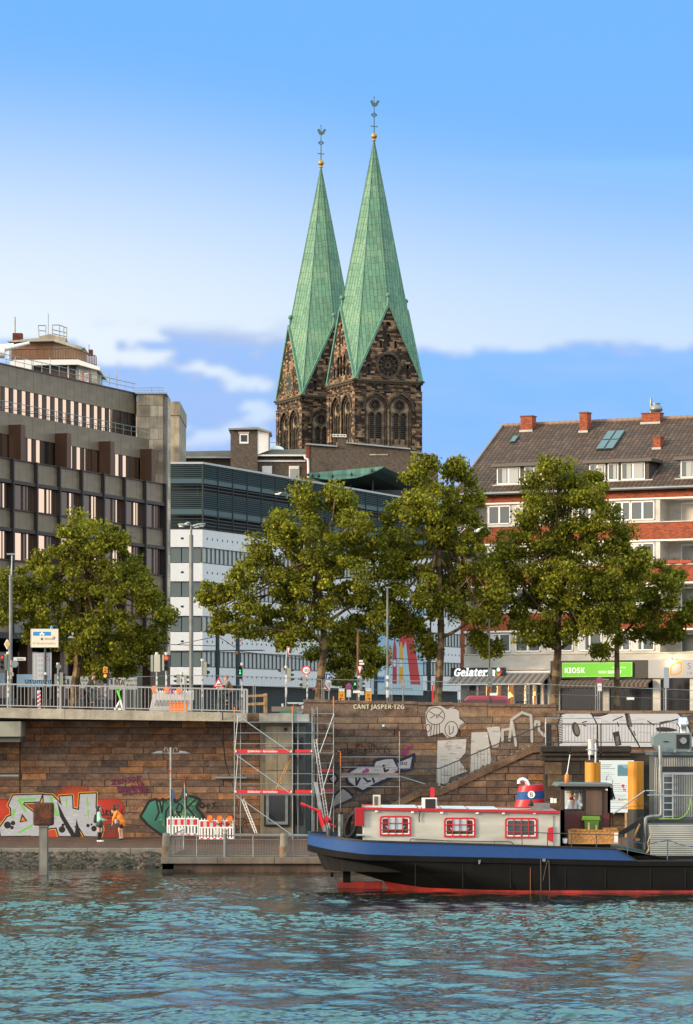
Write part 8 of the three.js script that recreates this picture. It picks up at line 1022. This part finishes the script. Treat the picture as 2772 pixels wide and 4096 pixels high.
  // vehicles
  const car = (label, x0, x1, yTop, d, color, van, glassC = m.glassDark) => { const xa = X(x0, d), xb = X(x1, d), cx = (xa + xb) / 2, g = ST(cx), top = Y(yTop, d), Lh = xb - xa, z = -d - 0.9, h = top - g, t = thing(van ? 'parked_van' : 'parked_car', label, van ? 'van' : 'car', V(cx, g, z)), paint = M(color, 0.35, { phys: true, clearcoat: 0.7 });
    const prof = van ? [[xa, g + 0.35], [xb, g + 0.35], [xb, g + h * 0.92], [xb - 0.15, top], [xa + 1.0, top], [xa + 0.3, g + h * 0.6], [xa, g + h * 0.52]] : [[xa, g + 0.35], [xb, g + 0.35], [xb, g + h * 0.55], [xb - 0.5, g + h * 0.62], [xb - 1.0, top], [xa + 1.5, top], [xa + 0.9, g + h * 0.64], [xa, g + h * 0.5]]; const b = slab(poly(prof), 1.6, 0.06).translate(0, 0, z - 0.8); part(t, 'body', b, paint);
    const wy0 = g + h * 0.62, wy1 = g + h * 0.92; for (const [a, e] of van ? [[0.12, 0.24], [0.27, 0.5], [0.52, 0.74], [0.76, 0.96]] : [[0.3, 0.5], [0.53, 0.76]]) part(t, 'window', [span(xa + Lh * a, xa + Lh * e, wy0, wy1, z + 0.90, z + 0.8)], glassC); for (const k of [0.2, 0.8]) { const w = part(t, 'wheel', [new THREE.CylinderGeometry(0.33, 0.33, 0.22, 20).rotateX(1.57).translate(xa + Lh * k, g + 0.33, z + 0.75)], m.rubber); part(w, 'rim', [new THREE.CylinderGeometry(0.2, 0.2, 0.24, 12).rotateX(1.57).translate(xa + Lh * k, g + 0.33, z + 0.76)], m.steel); } part(t, 'rear_lamp', [span(xb - 0.02, xb + 0.07, g + h * 0.45, g + h * 0.56, z + 0.5, z + 0.75)], m.redSign); part(t, 'headlamp', [span(xa - 0.07, xa + 0.05, g + 0.6, g + 0.78, z + 0.4, z + 0.75)], m.whitePlain); return t; };
  car('red van parked before the ice cream shop, only its upper part above the wall', 1802, 2034, 2787, 167, [0.32, 0.012, 0.03], true, M([0.10, 0.03, 0.035], 0.1, { phys: true })); car('black car parked behind the red van, its roof above the wall', 2010, 2140, 2806, 170, [0.02, 0.02, 0.022], false); car('white car behind the low fence left of the stone wall end', 1130, 1216, 2811, 190, [0.6, 0.6, 0.6], false); car('blue grey car at the right edge in front of the white shop', 2712, 2990, 2816, 168, [0.05, 0.09, 0.13], false);
  { const t = thing('skip', 'dark green covered skip behind the scaffold top', 'skip', P(1155, 2852, 160)); part(t, 'cover', pslab([[1112, 2854], [1130, 2843], [1170, 2841], [1196, 2852], [1196, 2858], [1112, 2858]], 160, 0.8), M([0.03, 0.16, 0.09], 0.6)); part(t, 'beam', pbox(1086, 2826, 1206, 2846, 161, 0.3), M([0.17, 0.14, 0.12], 0.8)); const s = thing('e_scooter', 'bright green electric scooter parked behind the bridge railing', 'scooter', P(478, 2838, 160)); part(s, 'stem', [pbar(470, 2762, 482, 2800, 159, 0.05), pbar(466, 2764, 484, 2760, 159, 0.025)], M([0.12, 0.75, 0.06], 0.4)); part(s, 'deck', [pbar(460, 2838, 482, 2800, 159, 0.05), pbar(482, 2800, 490, 2838, 159, 0.05), pbox(456, 2834, 496, 2840, 159, 0.15)], m.whitePlain); for (const x of [460, 494]) part(s, 'wheel', [new THREE.TorusGeometry(0.1, 0.03, 6, 16).translate(X(x, 159), Y(2838, 159) + 0.02, -159)], m.rubber); part(s, 'handlebar', [pbar(470, 2760, 480, 2756, 158.9, 0.02)], m.black); }
}
function lin2(pts) { return (x) => { if (x <= pts[0][0]) return pts[0][1]; for (let i = 1; i < pts.length; i++) if (x <= pts[i][0]) { const [a, b] = pts[i - 1], [c, e] = pts[i]; return b + (e - b) * (x - a) / (c - a); } return pts.at(-1)[1]; }; }

// ================= people and gulls =================
function blobMesh(bones, cell, k = 0.03) {                 // one smooth skin round tapered capsules [ax,ay,az,ra, bx,by,bz,rb]
  const lo = [1e9, 1e9, 1e9], hi = [-1e9, -1e9, -1e9]; for (const b of bones) for (let i = 0; i < 3; i++) { const r = Math.max(b[3], b[7]) + 0.05; lo[i] = Math.min(lo[i], b[i] - r, b[4 + i] - r); hi[i] = Math.max(hi[i], b[i] + r, b[4 + i] + r); }
  const size = Math.max(hi[0] - lo[0], hi[1] - lo[1], hi[2] - lo[2]), n = Math.min(150, Math.ceil(size / cell) + 4), mc = new MarchingCubes(n, new THREE.MeshStandardMaterial(), false, false, 120000), half = n / 2, c = [0, 1, 2].map((i) => (lo[i] + hi[i]) / 2), s = size / 2 * n / (n - 4);
  for (let z = 0; z < n; z++) for (let y = 0; y < n; y++) for (let x = 0; x < n; x++) {
    const px = (x - half) / half * s + c[0], py = (y - half) / half * s + c[1], pz = (z - half) / half * s + c[2]; let d = 1;
    for (const b of bones) { const ux = b[4] - b[0], uy = b[5] - b[1], uz = b[6] - b[2], l2 = ux * ux + uy * uy + uz * uz || 1e-9, t = clamp(((px - b[0]) * ux + (py - b[1]) * uy + (pz - b[2]) * uz) / l2), e = Math.hypot(px - b[0] - ux * t, py - b[1] - uy * t, pz - b[2] - uz * t) - (b[3] + (b[7] - b[3]) * t), h = clamp(0.5 + 0.5 * (d - e) / k); d = d + (e - d) * h - k * h * (1 - h); }
    mc.field[x + y * n + z * n * n] = -d;
  }
  mc.isolation = 0; mc.update();
  const cnt = mc.count ?? mc.geometry.drawRange.count, g = new THREE.BufferGeometry(), p = new Float32Array(mc.positionArray.slice(0, cnt * 3)), q = new Float32Array(mc.normalArray.slice(0, cnt * 3));
  for (let i = 0; i < p.length; i += 3) { p[i] = p[i] * s + c[0]; p[i + 1] = p[i + 1] * s + c[1]; p[i + 2] = p[i + 2] * s + c[2]; }
  g.setAttribute('position', new THREE.BufferAttribute(p, 3)); g.setAttribute('normal', new THREE.BufferAttribute(q, 3)); return g;
}
const limbs = (...l) => l.flatMap((c) => c.slice(1).map((b, i) => [...c[i], ...b]));
function hand(w, dir, side) {                              // palm, four curled fingers and a thumb, at a wrist
  const d = V(...dir).normalize(), s = V(...side).normalize(), n = d.clone().cross(s), o = V(...w), at = (a, b, c) => { const v = o.clone().addScaledVector(d, a).addScaledVector(s, b).addScaledVector(n, c); return [v.x, v.y, v.z]; }, b = [];
  b.push([...at(0, 0, 0), 0.026, ...at(0.075, 0, 0), 0.03]);
  [[-0.03, 0.062], [-0.01, 0.074], [0.01, 0.07], [0.03, 0.055]].forEach(([y, l]) => { b.push([...at(0.08, y, 0), 0.010, ...at(0.08 + l * 0.55, y, 0.008), 0.009], [...at(0.08 + l * 0.55, y, 0.008), 0.009, ...at(0.08 + l, y, 0.035), 0.008]); });
  b.push([...at(0.02, 0.03, 0), 0.012, ...at(0.05, 0.058, 0.012), 0.010], [...at(0.05, 0.058, 0.012), 0.010, ...at(0.075, 0.062, 0.025), 0.009]);
  return b;
}
function person(label, at, turn, body, layers, hands = [], headP) {
  const t = thing('person', label, 'person', at, { turn }); baseOf.set(t, V(0, 0, 0));
  const geos = [blobMesh(body, 0.016)]; for (const h of hands) geos.push(blobMesh(hand(...h), 0.0055, 0.008));
  if (headP) { const [x, y, z, f] = headP; geos.push(blobMesh([[x, y + 0.02, z, 0.085, x + 0.012 * f, y - 0.05, z, 0.07], [x + 0.05 * f, y - 0.075, z, 0.035, x + 0.055 * f, y - 0.085, z, 0.03], [x + 0.085 * f, y + 0.01, z, 0.014, x + 0.105 * f, y - 0.02, z, 0.016], [x + 0.078 * f, y - 0.055, z - 0.015, 0.012, x + 0.078 * f, y - 0.055, z + 0.015, 0.012], [x, y, z + 0.08, 0.02, x, y - 0.03, z + 0.082, 0.014], [x, y, z - 0.08, 0.02, x, y - 0.03, z - 0.082, 0.014]], 0.007, 0.012)); }
  part(t, 'body', geos, m.skin);
  if (headP) { const [x, y, z, f] = headP; part(t, 'eye', [ball(x + 0.083 * f, y + 0.012, z + 0.032, 0.011, 8)], m.black); part(t, 'eye', [ball(x + 0.083 * f, y + 0.012, z - 0.032, 0.011, 8)], m.black); }
  for (const [n, mat, b, c, k] of layers) part(t, n, blobMesh(b, c ?? 0.016, k ?? 0.03), mat);
  return t;
}
{
  const y0 = (d) => PY(d);
  // woman in mint jacket, facing right
  person('standing person in mint green jacket, plaid skirt and black knee socks', V(X(396, 153.2), y0(153.2), -153.2), 0,
    limbs([[0, 1.36, 0, 0.1], [0, 1.0, 0, 0.1], [0, 0.9, 0, 0.12]], [[0, 1.36, 0, 0.06], [0.01, 1.5, 0, 0.048]], [[-0.02, 0.9, 0.07, 0.085], [0.0, 0.5, 0.075, 0.056], [-0.03, 0.09, 0.075, 0.036], [0.1, 0.04, 0.075, 0.035]], [[0.02, 0.9, -0.07, 0.085], [0.05, 0.5, -0.075, 0.056], [0.03, 0.09, -0.075, 0.036], [0.16, 0.04, -0.075, 0.035]], [[0, 1.36, 0.15, 0.05], [0.06, 1.1, 0.19, 0.042], [0.25, 1.05, 0.15, 0.03]], [[0, 1.36, -0.15, 0.05], [0.08, 1.1, -0.18, 0.042], [0.27, 1.08, -0.1, 0.03]]),
    [['jacket', M([0.30, 0.58, 0.47], 0.8), limbs([[0, 1.38, 0.08, 0.09], [0.01, 1.04, 0.07, 0.115]], [[0, 1.38, -0.08, 0.09], [0.01, 1.04, -0.07, 0.115]], [[0, 1.37, 0.15, 0.068], [0.07, 1.1, 0.2, 0.06], [0.22, 1.06, 0.155, 0.045]], [[0, 1.37, -0.15, 0.068], [0.08, 1.1, -0.18, 0.06], [0.23, 1.08, -0.11, 0.045]])],
     ['skirt', M([0.05, 0.075, 0.075], 0.9), limbs([[0, 1.0, 0, 0.13], [0, 0.86, 0.06, 0.165]], [[0, 1.0, 0, 0.13], [0.02, 0.84, -0.06, 0.17]])],
     ['knee_sock', m.rubber, limbs([[-0.005, 0.47, 0.075, 0.064], [-0.03, 0.12, 0.075, 0.046]], [[0.048, 0.47, -0.075, 0.064], [0.03, 0.12, -0.075, 0.046]])],
     ['shoe', m.whitePlain, limbs([[-0.05, 0.055, 0.075, 0.05], [0.12, 0.045, 0.075, 0.045]], [[0.02, 0.055, -0.075, 0.05], [0.19, 0.045, -0.075, 0.045]])],
     ['hair', M([0.02, 0.013, 0.01], 0.7), limbs([[-0.02, 1.65, 0, 0.1], [-0.06, 1.5, 0, 0.075], [-0.1, 1.3, 0, 0.05]])],
     ['headband', M([0.04, 0.10, 0.26], 0.7), limbs([[-0.06, 1.72, 0, 0.06], [0.05, 1.71, 0, 0.06]])],
     ['bag', m.rubber, limbs([[-0.14, 1.26, 0.02, 0.09], [-0.16, 1.02, 0.02, 0.11]])]],
    [[[0.25, 1.05, 0.15], [1, 0.1, -0.2], [0, 0.3, 1]], [[0.27, 1.08, -0.1], [1, 0.2, 0.1], [0, 0.3, 1]]], [0.035, 1.6, 0, 1]);
  // person bending in orange
  person('person in orange rain poncho and dark shorts bending over the bench', V(X(478, 155.2), y0(155.2), -155.2), 0,
    limbs([[-0.16, 1.3, 0, 0.11], [0.05, 0.95, 0, 0.13], [0.1, 0.86, 0, 0.12]], [[-0.16, 1.3, 0, 0.06], [-0.26, 1.38, 0.02, 0.05]], [[0.08, 0.88, 0.08, 0.09], [0.0, 0.48, 0.08, 0.058], [0.06, 0.09, 0.08, 0.038], [-0.06, 0.04, 0.09, 0.036]], [[0.12, 0.88, -0.08, 0.09], [0.12, 0.48, -0.08, 0.058], [0.14, 0.09, -0.08, 0.038], [0.03, 0.04, -0.08, 0.036]], [[-0.15, 1.28, 0.16, 0.05], [-0.3, 1.05, 0.14, 0.042], [-0.32, 0.82, 0.05, 0.03]], [[-0.15, 1.28, -0.16, 0.05], [-0.28, 1.05, -0.16, 0.042], [-0.34, 0.84, -0.08, 0.03]]),
    [['poncho', M([0.80, 0.24, 0.03], 0.7), limbs([[-0.17, 1.33, 0, 0.14], [-0.02, 1.1, 0, 0.19], [0.12, 0.86, 0, 0.17], [0.2, 0.72, 0.02, 0.09]], [[-0.15, 1.3, 0.14, 0.085], [-0.26, 1.08, 0.14, 0.075], [-0.3, 0.95, 0.1, 0.06]], [[-0.15, 1.3, -0.14, 0.085], [-0.25, 1.08, -0.15, 0.075]])],
     ['shorts', m.rubber, limbs([[0.09, 0.86, 0, 0.14], [0.05, 0.66, 0.08, 0.1]], [[0.1, 0.86, 0, 0.14], [0.12, 0.66, -0.08, 0.1]])],
     ['shoe', M([0.03, 0.08, 0.16], 0.6), limbs([[0.09, 0.06, 0.08, 0.048], [-0.08, 0.045, 0.09, 0.044]], [[0.17, 0.06, -0.08, 0.048], [0.02, 0.045, -0.08, 0.044]])],
     ['hair', M([0.03, 0.018, 0.012], 0.7), limbs([[-0.27, 1.47, 0.02, 0.105], [-0.2, 1.42, 0.02, 0.08]])],
     ['shoulder_bag', M([0.42, 0.34, 0.38], 0.8), limbs([[-0.16, 0.95, 0.2, 0.07], [-0.15, 0.85, 0.2, 0.075]])]],
    [[[-0.32, 0.82, 0.05], [-0.2, -1, 0], [0, 0, 1]], [[-0.34, 0.84, -0.08], [-0.2, -1, 0], [0, 0, 1]]], [-0.3, 1.42, 0.02, -1]);
  // cyclists on the bridge road
  const rider = (label, x, d, f, jacket, cap, yb) => { const at = P(x, yb, d), bk = bicycle(label.includes('brown') ? 'dark bicycle under the rider in the brown jacket' : 'dark bicycle under the crouched rider in black', at.clone(), f > 0 ? 0 : Math.PI, m.darkSteel);
    person(label, at, f > 0 ? 0 : Math.PI,
      limbs([[-0.02, 1.4, 0, 0.11], [-0.2, 1.02, 0, 0.13]], [[0, 1.42, 0, 0.055], [0.06, 1.54, 0, 0.05]], [[-0.2, 1.0, 0.09, 0.095], [0.14, 0.78, 0.1, 0.06], [0.03, 0.36, 0.1, 0.04], [0.14, 0.3, 0.1, 0.035]], [[-0.2, 1.0, -0.09, 0.095], [0.18, 0.9, -0.1, 0.06], [0.02, 0.55, -0.1, 0.04], [0.12, 0.48, -0.1, 0.035]], [[0, 1.38, 0.17, 0.05], [0.12, 1.14, 0.22, 0.04], [0.33, 1.1, 0.24, 0.03]], [[0, 1.38, -0.17, 0.05], [0.12, 1.14, -0.22, 0.04], [0.33, 1.1, -0.24, 0.03]]),
      [['jacket', M(jacket, 0.85), limbs([[-0.02, 1.42, 0.08, 0.1], [-0.18, 1.05, 0.06, 0.14]], [[-0.02, 1.42, -0.08, 0.1], [-0.18, 1.05, -0.06, 0.14]], [[0, 1.39, 0.17, 0.07], [0.11, 1.16, 0.22, 0.058], [0.26, 1.12, 0.235, 0.045]], [[0, 1.39, -0.17, 0.07], [0.11, 1.16, -0.22, 0.058], [0.26, 1.12, -0.235, 0.045]])],
       ['trousers', M([0.03, 0.035, 0.05], 0.9), limbs([[-0.2, 1.0, 0.08, 0.115], [0.13, 0.79, 0.1, 0.078], [0.03, 0.4, 0.1, 0.055]], [[-0.2, 1.0, -0.08, 0.115], [0.17, 0.9, -0.1, 0.078], [0.02, 0.58, -0.1, 0.055]])],
       ['shoe', m.rubber, limbs([[0.0, 0.33, 0.1, 0.048], [0.16, 0.3, 0.1, 0.042]], [[0.0, 0.51, -0.1, 0.048], [0.14, 0.48, -0.1, 0.042]])],
       ['cap', M(cap, 0.8), limbs([[0.06, 1.72, 0, 0.095], [0.08, 1.73, 0, 0.095]])]],
      [[[0.33, 1.1, 0.24], [1, -0.1, 0], [0, 0, -1]], [[0.33, 1.1, -0.24], [1, -0.1, 0], [0, 0, 1]]], [0.09, 1.65, 0, 1]); };
  rider('cyclist in brown jacket and cap riding left behind the railing', 912, 159.2, -1, [0.14, 0.075, 0.04], [0.22, 0.13, 0.08], 2846); rider('cyclist in dark clothes riding right behind the bridge railing', 366, 159.2, 1, [0.02, 0.02, 0.024], [0.09, 0.05, 0.035], 2838);
  // man at the wheelhouse window, arm raised to his head
  const wd = 125.85, by = 2.04;
  person('man in white shirt raising an arm at the wheelhouse window', V(X(2292, wd), by, -wd), 0,
    limbs([[0, 1.42, 0, 0.12], [0, 1.1, 0, 0.13], [0, 0.9, 0, 0.13]], [[0, 1.44, 0, 0.06], [-0.06, 1.56, 0, 0.055]], [[0, 0.9, 0.08, 0.09], [0, 0.48, 0.09, 0.06], [0, 0.09, 0.09, 0.042], [0.1, 0.04, 0.1, 0.038]], [[0, 0.9, -0.08, 0.09], [0, 0.48, -0.09, 0.06], [0, 0.09, -0.09, 0.042], [0.1, 0.04, -0.1, 0.038]], [[0.16, 1.42, 0.05, 0.055], [0.32, 1.3, 0.16, 0.046], [0.1, 1.6, 0.2, 0.034]], [[-0.15, 1.4, 0, 0.055], [-0.22, 1.12, 0.06, 0.045], [-0.12, 0.95, 0.16, 0.034]]),
    [['shirt', M([0.55, 0.66, 0.72], 0.8), limbs([[-0.1, 1.42, 0, 0.1], [-0.06, 1.0, 0, 0.15]], [[0.1, 1.42, 0, 0.1], [0.06, 1.0, 0, 0.15]], [[0.15, 1.42, 0.05, 0.085], [0.33, 1.3, 0.16, 0.085], [0.2, 1.47, 0.185, 0.06]], [[-0.15, 1.41, 0, 0.085], [-0.22, 1.14, 0.06, 0.075]])],
     ['trousers', M([0.04, 0.05, 0.08], 0.9), limbs([[0, 0.95, 0, 0.15], [0, 0.5, 0.09, 0.08], [0, 0.12, 0.09, 0.06]], [[0, 0.95, 0, 0.15], [0, 0.5, -0.09, 0.08], [0, 0.12, -0.09, 0.06]])], ['shoe', m.rubber, limbs([[-0.03, 0.05, 0.09, 0.05], [0.14, 0.04, 0.1, 0.045]], [[-0.03, 0.05, -0.09, 0.05], [0.14, 0.04, -0.1, 0.045]])],
     ['hat', M([0.42, 0.26, 0.06], 0.8), limbs([[-0.08, 1.76, 0, 0.085], [-0.04, 1.76, 0, 0.085]])], ['beard', M([0.22, 0.03, 0.03], 0.8), limbs([[-0.1, 1.56, 0.05, 0.055], [-0.02, 1.55, 0.06, 0.05]])]],
    [[[0.1, 1.6, 0.2], [-0.7, 0.5, 0], [0.4, 0.5, 0.2]], [[-0.12, 0.95, 0.16], [0.3, -0.6, 0.4], [1, 0, 0]]], [-0.06, 1.65, 0, -1]);
  // gulls
  const gull = (label, x, y, d, s, wingL, wingR, yaw) => { const p = P(x, y, d), t = thing('seagull', label, 'bird', V(p.x, p.y - 0.08, p.z), {}), b = (pts) => blobMesh(pts.map((a) => [...a].map((v, i) => (v * s))), 0.009, 0.02).rotateY(yaw).translate(p.x, p.y, p.z);
    part(t, 'body', b(limbs([[-0.24, 0.01, 0, 0.02], [-0.08, 0, 0, 0.06], [0.1, 0.01, 0, 0.065], [0.2, 0.05, 0, 0.045]], [[0.2, 0.05, 0, 0.05], [0.24, 0.06, 0, 0.03]])), m.whitePlain); part(t, 'beak', b([[0.26, 0.055, 0, 0.014, 0.31, 0.04, 0, 0.008]]), M([0.7, 0.4, 0.05], 0.5));
    const wing = (pts, tip) => { const g = []; for (let i = 1; i < pts.length; i++) g.push(...[[...pts[i - 1]], [...pts[i]]].length ? [quads([[V(pts[i - 1][0] - 0.09 * (1 - i * 0.08), pts[i - 1][1], pts[i - 1][2]), V(pts[i][0] - 0.09 * (1 - i * 0.18), pts[i][1], pts[i][2]), V(pts[i][0] + 0.07 * (1 - i * 0.2), pts[i][1] + 0.012, pts[i][2]), V(pts[i - 1][0] + 0.08, pts[i - 1][1] + 0.015, pts[i - 1][2])]])] : []); const top = g.map((q) => q.clone().translate(0, 0.018, 0)); return g.concat(top).map((q) => q.scale(s, s, s).rotateY(yaw).translate(p.x, p.y, p.z)); };
    part(t, 'wing', wing(wingL), M([0.45, 0.47, 0.49], 0.8)); part(t, 'wing', wing(wingR), M([0.62, 0.63, 0.64], 0.8)); };
  gull('white gull gliding with arched wings in front of the tree crowns', 1908, 2124, 150, 1.15, [[0, 0.02, 0.04], [0.02, 0.14, 0.28], [-0.02, 0.08, 0.52], [-0.1, -0.1, 0.7]], [[0, 0.02, -0.04], [0.02, 0.16, -0.26], [0.0, 0.14, -0.46], [-0.06, 0.02, -0.6]], -1.2);
  gull('small white gull flying in front of the dark louvres', 1112, 1976, 190, 0.95, [[0, 0.02, 0.04], [0.02, 0.12, 0.3], [-0.02, 0.16, 0.6]], [[0, 0.02, -0.04], [0.02, 0.02, -0.3], [-0.04, -0.06, -0.5]], -0.6);
}
renderer.render(scene, camera);
